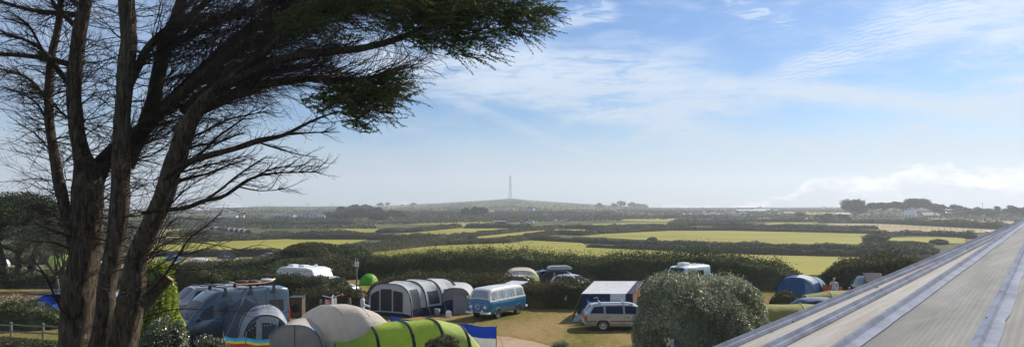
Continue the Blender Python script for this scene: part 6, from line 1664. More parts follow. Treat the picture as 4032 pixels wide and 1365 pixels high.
# lower right limbs and their forks
LOW = [([(650, 710, 28), (700, 662, 34), (760, 632, 32), (830, 610, 28), (921, 586, 24), (1009, 556, 24), (1060, 545, 20), (1121, 530, 15), (1200, 490, 11), (1280, 455, 8), (1354, 437, 4)], 14, 11.2, 10.8), ([(1009, 556, 10), (1080, 580, 8), (1180, 608, 5), (1250, 618, 2.5)], 10, 10.9, 10.6), ([(1110, 532, 9), (1230, 522, 7), (1340, 520, 3)], 12, 10.9, 11.2), ([(770, 628, 12), (850, 545, 10), (920, 495, 8), (985, 445, 4)], 14, 11.2, 11.6),
       ([(560, 838, 18), (614, 828, 22), (700, 822, 22), (738, 816, 21), (806, 789, 19), (875, 775, 17), (944, 729, 15), (990, 702, 12), (1059, 683, 9), (1150, 679, 6), (1256, 677, 3)], 20, 11.2, 10.9), ([(800, 792, 11), (870, 745, 10), (930, 695, 8), (1010, 640, 6), (1055, 612, 3)], 22, 11.1, 11.4), ([(940, 735, 8), (1020, 750, 5), (1110, 745, 2.5)], 14, 10.9, 10.7), ([(985, 706, 8), (1080, 662, 6), (1180, 652, 4), (1240, 622, 2)], 24, 10.9, 11.0),
       ([(672, 720, 14), (740, 700, 12), (820, 682, 10), (900, 650, 8), (965, 632, 4)], 22, 11.4, 11.9), ([(690, 610, 14), (770, 575, 11), (860, 560, 8), (960, 520, 4)], 26, 11.4, 12.0), ([(668, 690, 10), (760, 665, 8), (860, 640, 6), (980, 610, 3)], 22, 11.4, 11.0), ([(700, 560, 12), (800, 520, 10), (900, 470, 8), (1040, 440, 4)], 30, 11.4, 11.8),
       ([(510, 1215, 15), (594, 1140, 14), (640, 1092, 13), (666, 1058, 12), (698, 1010, 11), (746, 938, 8), (800, 898, 6), (870, 835, 3)], 9, 11.0, 10.6), ([(668, 1056, 6), (760, 1062, 5), (860, 1052, 2.5)], 7, 10.8, 10.6), ([(700, 1005, 7), (790, 985, 5), (900, 950, 2.5)], 8, 10.7, 10.4), ([(735, 950, 6), (830, 960, 4), (960, 985, 2)], 8, 10.7, 10.5), ([(560, 1250, 6), (700, 1215, 5), (900, 1225, 3), (1010, 1222, 2)], 5, 10.8, 10.2),
       ([(285, 1260, 12), (240, 1215, 10), (193, 1114, 9), (160, 1058, 7), (115, 1005, 4)], 8, 11.8, 11.6), ([(195, 1118, 6), (235, 1085, 5), (255, 1060, 2)], 5, 11.8, 11.6), ([(170, 1075, 5), (110, 1040, 3), (70, 1030, 2)], 8, 11.8, 11.6), ([(285, 905, 13), (240, 868, 10), (190, 835, 7), (130, 805, 3)], 12, 11.9, 12.3), ([(285, 935, 10), (210, 908, 6), (120, 868, 3)], 10, 11.9, 11.5), ([(275, 980, 10), (215, 955, 7), (150, 950, 3)], 10, 11.9, 11.5),
       ([(455, 1290, 6), (420, 1285, 5), (390, 1285, 3)], 3, 11.5, 11.2), ([(350, 930, 9), (430, 950, 6), (560, 985, 4), (640, 965, 2)], 4, 11.7, 11.2), ([(180, 555, 3), (150, 610, 2.4), (125, 650, 2), (118, 672, 1.5)], 0, 11.5, 11.5), ([(1480, 190, 3), (1560, 210, 3), (1640, 225, 2.5), (1740, 240, 2.5), (1770, 275, 2), (1810, 277, 1.5)], 0, 10.7, 10.7), ([(1500, 170, 3), (1535, 220, 2.5), (1570, 280, 2)], 0, 10.8, 10.8)]
for i, (pts, d, a, b) in enumerate(LOW):
    tstem('limb', pts, a, b, LIMB, 70 + i, d, n=24, sides=8, side='left' if pts[-1][0] < pts[0][0] else 'right', ln=(.15, .5))
# sawn off limb with its pale cut face
pa, pb = P(560, 1205, 11.0), P(660, 1090, 11.12)
o = MB().tube([pa, pa.lerp(pb, .5), pb], [.115, .098, .094], 18).build('sawn_limb', BARK, None, smooth=True, autos=60); under(o)
d_ = (pb - pa).normalized(); o2 = MB().tube([pb + d_ * .002, pb + d_ * .012], [.090, .086], 18).build('cut_face', CUT); o2.parent = o

# twigs: every limb puts out sprays of dead twigs, each of them forking twice
rng = np.random.default_rng(77)
def unit(v): return v / (np.linalg.norm(v, axis=-1, keepdims=True) + 1e-9)
def grow(S, D, Ln, R0, k, curl, jit):
    n = len(S); PLs = np.zeros((n, k + 1, 3)); PLs[:, 0] = S; d = unit(D); c = curl
    for i in range(k):
        d = unit(d + c / k + rng.normal(size=(n, 3)) * jit / math.sqrt(k)); PLs[:, i + 1] = PLs[:, i] + d * (Ln / k)[:, None]
    RD = R0[:, None] * np.linspace(1, 0.28, k + 1)[None]
    return PLs, RD
TW = []
ends = []
S, D, Ln, R0, CU = [], [], [], [], []
for PL, rad, L, dens, kw in LIMBS:
    t0 = kw.get('t0', .04); tot = L[-1] * (1 - t0); n = max(2, int(dens * tot * (.8 if dens > 50 else .92))); s = L[-1] * (t0 + (1 - t0) * rng.uniform(0, 1, n) ** .9)
    p = np.stack([np.interp(s, L, PL[:, k]) for k in range(3)], -1); r = np.interp(s, L, rad)
    tg = np.stack([np.interp(s, L, np.gradient(PL[:, k], L)) for k in range(3)], -1)
    sd = kw.get('side', 'both'); sx = np.where(rng.uniform(size=n) < .5, 1, -1) if sd == 'both' else np.full(n, 1 if sd == 'right' else -1)
    dv = np.stack([sx * rng.uniform(.45, 1.1, n), rng.normal(size=n) * .55, rng.uniform(-.35, .75, n) + kw.get('up', 0)], -1) + (tg * .55 if sd != 'both' else 0)
    u = unit(dv); S.append(p + u * r[:, None] * .7); D.append(u); lo, hi = kw.get('ln', (.3, .9)); ll = rng.uniform(lo, hi, n) * np.where(rng.uniform(size=n) < .15, 1.35, 1)
    Ln.append(ll); R0.append(.0042 + .0050 * ll * rng.uniform(.6, 1.2, n)); CU.append(np.stack([sx * .25, np.zeros(n), rng.uniform(-.5, .65, n)], -1))
S, D, Ln, R0, CU = map(np.concatenate, (S, D, Ln, R0, CU))
A1 = grow(S, D, Ln, R0, 8, CU, .5); TW.append(A1)
def fork(A, Ls, m, ratio, rr, k, spreadv=.65):
    PLs, RD = A; n = len(PLs); cnt = rng.poisson(m * Ls / Ls.mean()); src = np.repeat(np.arange(n), cnt); kk = PLs.shape[1]
    q = rng.uniform(.12, .98, len(src)) * (kk - 1); i = np.minimum(q.astype(int), kk - 2); f = (q - i)[:, None]
    p = PLs[src, i] * (1 - f) + PLs[src, i + 1] * f; tg = unit(PLs[src, i + 1] - PLs[src, i])
    sdv = rng.normal(size=(len(src), 3)); sdv[:, 1] *= .8; sdv = unit(sdv - (sdv * tg).sum(1, keepdims=True) * tg)
    d = unit(tg + sdv * rng.uniform(.35, 1.0, len(src))[:, None] * spreadv * 1.3 + np.array([0, 0, .08]))
    ln = Ls[src] * ratio * rng.uniform(.5, 1.2, len(src)) * (1.15 - .5 * q / (kk - 1)); r0 = np.maximum(RD[src, i] * rr, .0019)
    return grow(p, d, ln, r0, k, unit(tg) * .3 + np.array([0, 0, .1]), .38), ln
A2, L2 = fork(A1, Ln, 6.8, .44, .60, 4); TW.append(A2)
A3, L3 = fork(A2, L2, 1.6, .5, .72, 3); TW.append(A3)
base_n = 0
for nm, AA in zip(('branchlets', 'twigs', 'fine_twigs'), TW):
    V, Fc = tubes(AA[0], AA[1], 4 if nm == 'branchlets' else 3); o = mk(nm, V, Fc, TWIG); under(o)
print('TWIGS', [len(a[0]) for a in TW])
# green sprays
CYP = foliage('cypress_sprays', [(0.030, 0.048, 0.018), (0.065, 0.092, 0.032), (0.18, 0.19, 0.06)], 1.6, .35, patch=((0.12, 0.085, 0.04), -0.45), rough=.5)
BRN = foliage('browned_sprays', [(0.07, 0.045, 0.02), (0.14, 0.085, 0.04), (0.24, 0.15, 0.07)], 2.0, .3)
def sprays(name, ells, mat, Y, dens, seed, dirx=(1, .05), ln=(.18, .46), leaf=.04):
    rg = np.random.default_rng(seed); Sx = []; 
    for px, py, rx, ry, *dd in ells:
        n = int(dens * rx * ry / 1000); a = rg.uniform(0, 2 * PI, n); r = np.sqrt(rg.uniform(0, 1, n))
        X = px + np.cos(a) * r * rx; Z = py + np.sin(a) * r * ry; YY_ = Y + rg.normal(size=n) * .28
        Sx.append(np.stack([(X - CX) / F * YY_, YY_, CZ - (Z - HY) / F * YY_], -1))
    Sx = np.concatenate(Sx); n = len(Sx)
    Dv = unit(np.stack([np.full(n, dirx[0]) + rg.normal(size=n) * .25, rg.normal(size=n) * .35, dirx[1] + rg.normal(size=n) * .38], -1))
    lens = rg.uniform(ln[0], ln[1], n); k = 6
    PLs = np.zeros((n, k + 1, 3)); PLs[:, 0] = Sx; d = Dv
    for i in range(k): d = unit(d + rg.normal(size=(n, 3)) * .12 + np.array([0.02, 0, -.03])); PLs[:, i + 1] = PLs[:, i] + d * (lens / k)[:, None]
    m = 40; q = rg.uniform(0.0, 1.0, (n, m)) * k * .999; i = q.astype(int); f = (q - i)[..., None]; ar = np.arange(n)[:, None]
    p = PLs[ar, i] * (1 - f) + PLs[ar, i + 1] * f; tg = unit(PLs[ar, i + 1] - PLs[ar, i])
    sp = unit(tg + rg.normal(size=p.shape) * .42); ls = leaf * (1.25 - .6 * q / k) * rg.uniform(.7, 1.3, q.shape)
    C = (p + sp * ls[..., None] * .5).reshape(-1, 3); sp = sp.reshape(-1, 3); s_ = ls.reshape(-1)[:, None]
    b = unit(np.cross(sp, rg.normal(size=sp.shape)))
    v = np.stack([C - sp * s_ * .5, C + b * s_ * .15, C + sp * s_ * .55, C - b * s_ * .15], 1).reshape(-1, 3)
    tv, tf = tubes(PLs, np.full((n, k + 1), .0028), 3)
    ff = np.arange(len(v)).reshape(-1, 4)
    o = mk(name, np.concatenate([v, tv]), np.concatenate([ff, tf + len(v)]), mat); under(o)
sprays('foliage', [(1480, -40, 260, 50), (1600, 30, 200, 62), (1560, 80, 120, 40), (1740, 40, 160, 80), (1700, 110, 120, 60), (1640, 165, 70, 34), (1760, 185, 70, 34), (1800, 140, 90, 50), (1880, 60, 150, 80), (1930, 150, 50, 26), (2010, 40, 100, 60), (2020, 105, 70, 40), (2090, 55, 60, 34), (2140, 45, 40, 26), (1880, 205, 46, 22), (1790, 215, 40, 22), (2090, 115, 40, 20), (1850, -30, 260, 50), (1250, 40, 120, 60), (1150, 90, 90, 50)], CYP, 10.75, 15, 5)
sprays('foliage', [(1430, 350, 100, 42), (1500, 335, 70, 34), (1540, 300, 50, 14), (1420, 380, 110, 50), (1380, 400, 100, 42), (1300, 380, 80, 36), (1450, 400, 80, 34), (1500, 375, 60, 26), (1390, 470, 60, 34), (1470, 450, 60, 26), (1560, 320, 40, 16), (1565, 390, 36, 14), (1400, 505, 30, 16), (1530, 290, 34, 12), (1220, 400, 60, 30), (1340, 350, 90, 22), (1270, 440, 40, 20)], CYP, 11.0, 16, 6, dirx=(1, .14))
sprays('foliage', [(1290, 160, 70, 40), (1180, 170, 60, 40), (1350, 110, 60, 40)], CYP, 11.6, 8, 8, leaf=.04)
sprays('browned_foliage', [(1545, 60, 26, 40), (1700, 30, 70, 30), (1400, 440, 60, 24), (1330, 410, 60, 24), (1270, 290, 60, 14), (1640, 150, 40, 16)], BRN, 10.7, 9, 7, ln=(.1, .25))
sprays('foliage', [(1250, -260, 360, 60), (900, -420, 300, 60), (1600, -150, 300, 50), (560, -600, 160, 50), (430, -470, 120, 40)], CYP, 12.0, 5, 9)
bpy.data.objects.remove(TR)
# sprays of leaf at the far left of the crown
# ---------------------------------------------------------------- bushes close by
GLOSS = foliage('glossy_leaves', [(0.08, 0.095, 0.048), (0.21, 0.23, 0.135), (0.52, 0.53, 0.40)], 0.9, .4, rough=.4, spec=.45)
LAUR = foliage('bright_laurel_leaves', [(0.10, 0.14, 0.012), (0.22, 0.29, 0.025), (0.42, 0.50, 0.07)], 0.9, .4, rough=.4, spec=.5)
GREYG = foliage('grey_green_leaves', [(0.05, 0.062, 0.030), (0.11, 0.125, 0.06), (0.25, 0.26, 0.16)], 1.0, .15, rough=.35, spec=.7)
def bigbush():
    rng = np.random.default_rng(9); base = GX(2757, 27.0)
    # flat topped, steep sided clipped shape
    def surf(th, ph, k):
        c = np.cos(ph) ** .45; s_ = np.sin(ph) ** .7
        w = 1 + .05 * np.sin(3 * th + 1) + .035 * np.sin(7 * th + 2 * ph * 3) + .045 * np.sin(ph * 9 + th * 4) + .025 * np.sin(ph * 23 + th * 17) + .02 * np.sin(th * 31 - ph * 13)
        w = w * (.86 + .14 * np.minimum(1, s_ * 1.5))
        return np.stack([2.38 * c * np.cos(th) * w * k, 2.3 * c * np.sin(th) * w * k, 4.22 * s_ * (1 + .015 * np.sin(5 * th) + .02 * np.sin(11 * th + 3)) * k - .02 * np.cos(th) * 4.3 * s_ * 0.6], -1)
    n = 76000; th = rng.uniform(0, 2 * PI, n); ph = np.arcsin(rng.uniform(0, 1, n) ** .8) * .999
    k = 1.03 - rng.exponential(.05, n); C = surf(th, ph, np.clip(k, .75, 1.05))
    up = rng.uniform(size=n) < .10; C[up] += np.stack([rng.normal(size=up.sum()) * .05, rng.normal(size=up.sum()) * .05, rng.uniform(0, .16, up.sum())], -1)
    lv, lf = cards(C, .078, rng, 2.0, spread=1.0)
    m1 = 30; tt = np.linspace(0, 2 * PI, m1, endpoint=False); pp = np.linspace(0.0, 1.56, 14); TT, PP = np.meshgrid(tt, pp)
    core = surf(TT.ravel(), PP.ravel(), .84); ii = np.arange(14 * m1).reshape(14, m1); jj = np.roll(ii, -1, 1)
    cf = np.stack([ii[:-1], jj[:-1], jj[1:], ii[1:]], -1).reshape(-1, 4)
    o = mk('bush', np.concatenate([core, lv]), np.concatenate([cf, lf + len(core)]), GLOSS); o.location = base
    tag(o, 'huge rounded bush with small glossy leaves glinting in the sun, beside the silver estate', 'bush')
    # long shoots standing out of the top
    b = MB(); rnd = random.Random(4); C = []
    for i in range(320):
        a = rnd.uniform(0, 2 * PI); p_ = surf(np.array([a]), np.array([rnd.uniform(.75, 1.5)]), .97)[0]; q_ = Vector(p_) + Vector((rnd.uniform(-.1, .14), rnd.uniform(-.1, .1), rnd.uniform(.12, .40)))
        b.tube([Vector(p_), (Vector(p_) + q_) / 2 + Vector((.01, 0, .02)), q_], [.005, .004, .002], 3)
        for j in range(9):
            C.append(Vector(p_).lerp(q_, rnd.uniform(.1, 1.05)) + Vector((rnd.uniform(-.03, .03), rnd.uniform(-.03, .03), 0)))
    s_ = b.build('shoots', TWIG, o); s_['kind'] = 'stuff'; lv, lf = cards(np.array(C), .075, rng, 2.2, up=.3); mk('shoot_leaves', lv, lf, GLOSS, o)['kind'] = 'stuff'
bigbush()
bush('tall bright yellow green leafy shrub behind the right hand cypress trunk', GX(633, 23.5), .66, .6, 5.0, .115, LAUR, 71, cover=2.4, lumps=9, group=None, cat='shrub', name='shrub')
bush('grey green leafy shrub low in front of the van, against the cypress trunk', GX(640, 20.5), .78, .6, 3.62, .065, GREYG, 72, name='shrub', cat='shrub', group='low shrubs in front', cover=2.2)
bush('second grey green shrub in front of the van wheel', GX(830, 21.5), .72, .5, 3.05, .06, GREYG, 73, name='shrub', cat='shrub', group='low shrubs in front', cover=2.2)
bush('yellow green shrub glimpsed between the two main trunks', GX(385, 36), .8, .7, 2.6, .10, LAUR, 74, name='shrub', cat='shrub', group='low shrubs in front', cover=1.6)
bush('dark green brambly bush at the bottom edge in front of the green tent', GX(1742, 25.5), .98, .6, 2.40, .075, FO_MID, 75, name='shrub', cat='shrub', group='low shrubs in front', cover=2.2)
bush('low pale leaved shrub on the bottom edge beside the earth track', GX(2205, 27.5), .50, .5, 1.88, .055, foliage('variegated_leaves', [(0.10, 0.12, 0.05), (0.25, 0.27, 0.16), (0.5, 0.5, 0.36)], 1.5, .2), 76, name='shrub', cat='shrub', group='low shrubs in front', cover=2.0)
bush('dark bush at the foot of the cypress below the rail fence', GX(80, 33.0), 2.6, 1.0, 1.0, .08, FO_MID, 77, name='shrub', cat='shrub', group='low shrubs in front', cover=2.0)

# ---------------------------------------------------------------- glazed roof
def polymat(name, c0, c1, c2, ax, flute):
    m, nt, b = nodes(name); co = texco(nt)
    w = nt.nodes.new('ShaderNodeTexWave'); w.wave_type = 'BANDS'; w.bands_direction = 'X'; w.inputs['Scale'].default_value = flute; w.inputs['Distortion'].default_value = 0
    mp = nt.nodes.new('ShaderNodeMapping'); mp.inputs['Rotation'].default_value = (0, 0, ax); nt.links.new(co, mp.inputs[0]); nt.links.new(mp.outputs[0], w.inputs['Vector'])
    st = noise(nt, mapping(nt, co, (0.5, 2.2, 1)), 1.6, 7, 0.72, 0.6); sp = noise(nt, co, 60, 3, .6)
    col = ramp(nt, st, [(0.36, c0), (0.52, c1), (0.66, c2)])
    col = mixc(nt, mathn(nt, 'MULTIPLY', w.outputs['Fac'], .2), col, (0.10, 0.10, 0.09), 'MIX')
    col = mixc(nt, ramp(nt, sp, [(0.66, (0, 0, 0)), (0.72, (.25,) * 3)]), col, (.06, .05, .04))
    nt.links.new(col, b.inputs['Base Color']); b.inputs['Roughness'].default_value = .6; b.inputs['Specular IOR Level'].default_value = .25
    bump(nt, b, w.outputs['Fac'], .15, .003); return m
PY1 = polymat('sunlit_cream_sheet', (0.30, 0.25, 0.18), (0.42, 0.38, 0.32), (0.48, 0.455, 0.42), R(90), 20)  # cream plastic, with sunlight on the bright facet painted into its colour
PY2 = polymat('shaded_ribbed_sheet', (0.17, 0.16, 0.13), (0.235, 0.22, 0.19), (0.29, 0.275, 0.245), R(90), 11)  # darker copy of the same plastic: the dim facet's shade painted in
def flashing():
    m, nt, b = nodes('blue_grey_flashing'); co = texco(nt)
    f = noise(nt, co, 5, 6, .7); g = noise(nt, mapping(nt, co, (1, 1, 1)), 38, 4, .7)
    col = ramp(nt, f, [(0.35, (0.15, 0.172, 0.225)), (0.6, (0.235, 0.26, 0.33))]); col = mixc(nt, ramp(nt, g, [(0.64, (0, 0, 0)), (0.7, (.5,) * 3)]), col, (.10, .11, .13))
    nt.links.new(col, b.inputs['Base Color']); b.inputs['Roughness'].default_value = .8; b.inputs['Specular IOR Level'].default_value = 0.08
    bump(nt, b, noise(nt, co, 14, 4, .65, .5), .4, .006); return m
FLA = flashing()
PA = P(4048, 871, 11.0); EA = P(2705, 1446, 5.0); EC = P(3180, 1491, 2.8)
n1 = (EA - PA).cross(EC - PA).normalized()
if n1.z < 0: n1 = -n1
def onplane(px, py, p0, n):
    d = Vector(((px - CX) / F, 1, -(py - HY) / F)); o_ = Vector((0, 0, CZ)); return o_ + d * ((p0 - o_).dot(n) / d.dot(n))
ED = P(3868, 1365, 2.35); n2 = (EC - PA).cross(ED - PA).normalized()
if n2.z < 0: n2 = -n2
conv = empty('glazed_roof', (PA.x, PA.y, 0), 0, 'pale ribbed plastic conservatory roof with blue grey lead flashings, rising to the right edge', 'roof')
def U(o): under(o, conv); return o
RID = PA + Vector((3.0, -1.0, 0.0)); RID.z = PA.z - (n2.x * 3.0 + n2.y * -1.0) / n2.z * 1.0
# local frames so that the flutes run with the sheets
def slab(name, pts, n, mat, th=.02, flute=None):
    c = pts[0]; ex = (flute or (pts[1] - pts[0])).normalized(); ey = n.cross(ex).normalized()
    M_ = Matrix((ex, ey, n)).transposed().to_4x4(); M_.translation = c; Mi = M_.inverted()
    L_ = [Mi @ p for p in pts]; vs = [(p.x, p.y, 0) for p in L_] + [(p.x, p.y, -th) for p in L_]; k = len(pts)
    o = mk(name, vs, [tuple(range(k)), tuple(range(k, 2 * k))[::-1]] + [(i, (i + 1) % k, k + (i + 1) % k, k + i) for i in range(k)], mat)
    o.matrix_world = M_; bpy.context.view_layer.update(); mw = o.matrix_world.copy(); o.parent = conv; o.matrix_parent_inverse = Matrix.Translation(-Vector(conv.location)); return o
EB = onplane(2900, 1459, PA, n1)
slab('roof_panel', [PA, EA, EB], n1, PY1); slab('roof_panel', [PA, EB, EC], n1, PY1)
dlo = ED; dhi = onplane(4036, 991, PA, n2); dd = (dlo - dhi).normalized(); DL = dlo + dd * .35; DH = dhi - dd * 2.2
print('ROOF', PA, EA, EB, EC, dlo, dhi)
slab('roof_panel', [PA, EC, DL, DH], n2, PY2, flute=dd)
sx_ = dd.cross(n2).normalized(); sx_ = sx_ if sx_.x > 0 else -sx_
slab('roof_panel', [DH, DL, DL + sx_ * 2.6, DH + sx_ * 2.6], n2, PY2, flute=dd)
PX = PA + Vector((3.2, 3.4, -1.0)); PX2 = EA + Vector((1.5, 5.0, -1.2)); n3 = (EA - PA).cross(PX - PA).normalized(); n3 = n3 if n3.z > 0 else -n3
slab('roof_panel', [PA, PX, EA], n3, PY1)
def bar(a, b, n, w, h, name='glazing_bar', lip=0.0, seed=0, over=.05):
    """capped bar along a roof line, with a lead apron of uneven edge on one side"""
    d = (b - a).normalized(); s_ = n.cross(d).normalized(); k = 46; mb = MB(); vs = []
    a = a - d * over; b = b + d * over; rn = vnoise(np.arange(k + 1) * .8, seed + 3, 3)
    prof = [(-w, .004), (-w * .9, h * .45), (-w * .42, h * .55), (-w * .36, h), (w * .36, h), (w * .42, h * .55), (w * .9, h * .45), (w, .004)]
    for i in range(k + 1):
        p = a.lerp(b, i / k)
        for j, (x, z) in enumerate(prof):
            e = lip * (1 + .35 * rn[i] + (.5 if (i // 5) % 2 else 0)) if (lip and j == (7 if lip > 0 else 0)) else 0
            vs.append(p + s_ * (x + e) + n * z)
    m = len(prof); mb.add(vs, [(i * m + j, (i + 1) * m + j, (i + 1) * m + j + 1, i * m + j + 1) for i in range(k) for j in range(m - 1)] + [tuple(range(m)), tuple(k * m + j for j in range(m))[::-1]])
    o = mb.build(name, FLA, None, autos=50); U(o)
    sc = MB(); Lb = (b - a).length
    for i in range(int(Lb / .8)):
        p = a + d * (.2 + i * .8) + n * (h + .001); ex = d; ey = s_
        sc.lathe([(.0045, 0), (.004, .003), (0, .004)], Matrix((ex, ey, n)).transposed().to_4x4().__class__(Matrix.Translation(p) @ Matrix((ex, ey, n)).transposed().to_4x4()), 8)
    so = sc.build('screw_heads', RIMS, None); so.parent = o
bar(PA, EA, n1, .027, .06, seed=1); bar(PA, EB, n1, .020, .055, seed=2); bar(PA, EC, (n1 + n2).normalized(), .038, .05, lip=.016, seed=3, name='hip_flashing')
bar(DH, DL, n2, .036, .035, lip=.012, seed=4, name='hip_flashing')
o = MB().lathe([(.12, -.02), (.10, .02), (.04, .04), (0, .05)], Matrix.Translation(PA + Vector((0, 0, .01))), 20).build('apex_cap', FLA, None, smooth=True); U(o)
# eaves, gutter and the white framed walls under the roof
gz = 5.5; wl_ = MB(); fr_ = MB()
for a, b in ((EA, EB), (EB, EC), (EC, DL)):
    ai = a + (PA - a).normalized() * .15; bi = b + (PA - b).normalized() * .15
    ai.z = bi.z = gz
    wl_.add([(ai.x, ai.y, 0), (bi.x, bi.y, 0), (bi.x, bi.y, b.z - .06), (ai.x, ai.y, a.z - .06)], [(0, 1, 2, 3)])
    fr_.tube([(a.x, a.y, a.z - .05), (b.x, b.y, b.z - .05)], .05, 8)
U(wl_.build('wall', plain('white_frame', (.7, .7, .68), .4), None)); U(fr_.build('gutter', plain('white_gutter', (.7, .7, .7), .4), None))
# bits fallen on the sheets: twigs
db = MB(); rnd = random.Random(3)
for px, py in ((3040, 1310), (3150, 1175), (3420, 1180), (3455, 1135), (3250, 1145), (3360, 1090), (3600, 1060), (3120, 1270)):
    p = onplane(px, py, PA, n1) + n1 * .008; a = rnd.uniform(0, PI); v_ = Vector((math.cos(a), math.sin(a), 0)) * .02; v_ = v_ - n1 * v_.dot(n1); db.tube([p - v_, p + v_ * .2 + n1 * .004, p + v_], .0035, 4)
U(db.build('twig_litter', TWIG, None)).__setitem__('kind', 'stuff')
# ---------------------------------------------------------------- far off: mast, houses, farms
STEEL = plain('galvanised_steel', (.28, .29, .30), .5, .3)
WALLW = plain('white_render_wall', (.72, .72, .70), .8); WALLG = plain('grey_stone_wall', (.22, .22, .21), .9, var=.25, scale=1.0); SLATER = plain('slate_roof', (.075, .08, .09), .7, var=.2, scale=1.2)
PALER = plain('pale_sheet_roof', (.62, .63, .64), .35); GREYR = plain('grey_sheet_roof', (.20, .21, .22), .6); CREAMW = plain('cream_wall', (.62, .57, .47), .8); GREENW = plain('pale_green_wall', (.32, .42, .40), .8)
Ym = 2095; mp_ = GX(2009, Ym); H = 100 / F * Ym
mast = empty('lattice_mast', mp_ - Vector((0, 0, 1)), R(20), 'tall thin lattice radio mast on the top of the hill', 'mast')
b = MB()
def mw_(z): return 2.6 * (1 - z / H) ** .85 + .8 if z < H * .82 else .9
zs = [H * k / 13 for k in range(12)]
for i, (z0, z1) in enumerate(zip(zs, zs[1:])):
    a0, a1 = mw_(z0), mw_(z1); c0 = [(sx * a0, sy * a0, z0) for sx, sy in ((1, 1), (1, -1), (-1, -1), (-1, 1))]; c1 = [(sx * a1, sy * a1, z1) for sx, sy in ((1, 1), (1, -1), (-1, -1), (-1, 1))]
    for k in range(4):
        b.tube([c0[k], c1[k]], .26, 4); b.tube([c0[k], c1[(k + 1) % 4]], .12, 3); b.tube([c1[k], c1[(k + 1) % 4]], .12, 3); b.tube([c0[(k + 1) % 4], c1[k]], .12, 3)
b.build('lattice', STEEL, mast)
MB().tube([(0, 0, H * .84), (0, 0, H * .96), (0, 0, H)], [.6, .4, .15], 6).build('top_pole', STEEL, mast)
for z, r in ((H * .82, 1.5), (H * .50, 2.2)):
    MB().lathe([(r, z), (r + .2, z + .8), (r + .2, z + 1.1), (r, z + 1.2)], n=12).build('platform', STEEL, mast)
for z, x, y in ((H * .86, 2.0, 0), (H * .85, -2.0, .5), (H * .88, .4, -2), (H * .54, 2.2, .5), (H * .53, -2.2, -1)): MB().lathe([(1.4, 0), (1.2, .5), (0, .8)], T(x, y, z, rx=90), 12).build('dish', STEEL, mast, smooth=True)
tag(MB().box(-10, 10, -5, 5, -2, 1.4).build('mast_building', GREYR, None), 'low building at the foot of the lattice mast', 'building'); bpy.data.objects['mast_building'].location = mp_ + Vector((0, -4, -1)); 
bpy.data.objects['mast_building'].modifiers.new('b', 'BEVEL').width = .4

def house(lab, px, py, wpx, hpx, ang=0, wall=WALLW, roof=SLATER, depth=.7, ch=1, eave=.5, grp='far houses', name='house', cat='house', wins=3, both=False):
    Y = gy(px, py); k = Y / F; Wd = wpx * k; Hh = hpx * k; He = Hh * eave; D = Wd * depth
    root = empty(name, GX(px, Y), R(ang), lab, cat, grp)
    w = MB().box(-Wd / 2, Wd / 2, -D / 2, D / 2, -1.0, He); w.add([(-Wd / 2, -D / 2, He), (-Wd / 2, D / 2, He), (-Wd / 2, 0, Hh)], [(0, 1, 2)]); w.add([(Wd / 2, -D / 2, He), (Wd / 2, D / 2, He), (Wd / 2, 0, Hh)], [(0, 2, 1)])
    w.build('wall', wall, root)
    o_ = .03 * Wd; r = MB(); t_ = .12
    for sg in (1, -1): r.add([(-Wd / 2 - o_, sg * (D / 2 + o_), He - o_ * .5), (Wd / 2 + o_, sg * (D / 2 + o_), He - o_ * .5), (Wd / 2 + o_, 0, Hh + t_), (-Wd / 2 - o_, 0, Hh + t_)], [(0, 1, 2, 3)])
    rf_ = r.build('roof', roof, root)
    for c in range(ch): MB().box(*((Wd * .42 - .5, Wd * .42 + .5) if c == 0 else (-Wd * .42 - .5, -Wd * .42 + .5)), -.5, .5, Hh * .85, Hh + 1.2).build('chimney', wall, rf_)
    for i in range(wins):
        x = -Wd * .34 + Wd * .68 * i / max(1, wins - 1); s_ = min(.7, Wd * .06)
        MB().box(x - s_, x + s_, -D / 2 - .06, -D / 2 - .01, He * .4, He * .8).build('window', GLASS, root)
    return root
house('white gabled house with a bright roof below the skyline pines', 3585, 856, 40, 28, ang=-35, roof=PALER, depth=.9, eave=.42)
house('long low grey cottage joined beside the white gabled house', 3660, 856, 62, 20, ang=5, wall=WALLG, roof=GREYR, depth=.35, wins=4)
house('grey gabled house behind the sagging cables', 3800, 852, 34, 30, ang=-40, wall=WALLG, roof=GREYR)
house('house with two chimneys in the left distance', 1023, 845, 30, 17, ang=20, wall=CREAMW, ch=2, roof=SLATER)
house('long grey roofed bungalow in the left distance', 1112, 858, 62, 19, ang=8, wall=WALLG, roof=GREYR, depth=.35, wins=5)
house('low pale house right of the long bungalow', 1150, 856, 30, 16, ang=-30, wall=CREAMW, roof=GREYR, ch=0)
house('dark roofed house with a white gable, the left one of the pair', 1192, 857, 44, 28, ang=25, wall=WALLW, roof=SLATER)
house('dark roofed house with a white gable, the right one of the pair', 1240, 857, 46, 28, ang=25, wall=WALLW, roof=SLATER)
house('small pale green walled house in front of the gabled pair', 1264, 861, 32, 18, ang=5, wall=GREENW, roof=GREYR, ch=0)
for i, (px, py, w, h, lab) in enumerate([(905, 858, 60, 14, 'long pale low shed left of the chimneyed house'), (840, 858, 50, 13, 'pale low shed behind the long bare branch'), (945, 857, 34, 15, 'small pale shed beside the long low sheds'), (690, 850, 40, 12, 'white bungalow seen just right of the cypress trunk'), (380, 850, 40, 14, 'white building glimpsed between the cypress trunks')]):
    house(lab, px, py, w, h, wall=WALLW if i != 1 else WALLG, roof=GREYR, depth=.4, ch=0, grp='far sheds', name='shed', cat='shed')
house('white farmhouse at the foot of the hill', 2092, 833, 26, 20, ang=-30, wall=WALLW, roof=GREYR, ch=1)
house('low white outbuilding right of the farmhouse', 2125, 832, 24, 8, wall=WALLW, roof=GREYR, ch=0, depth=.4)
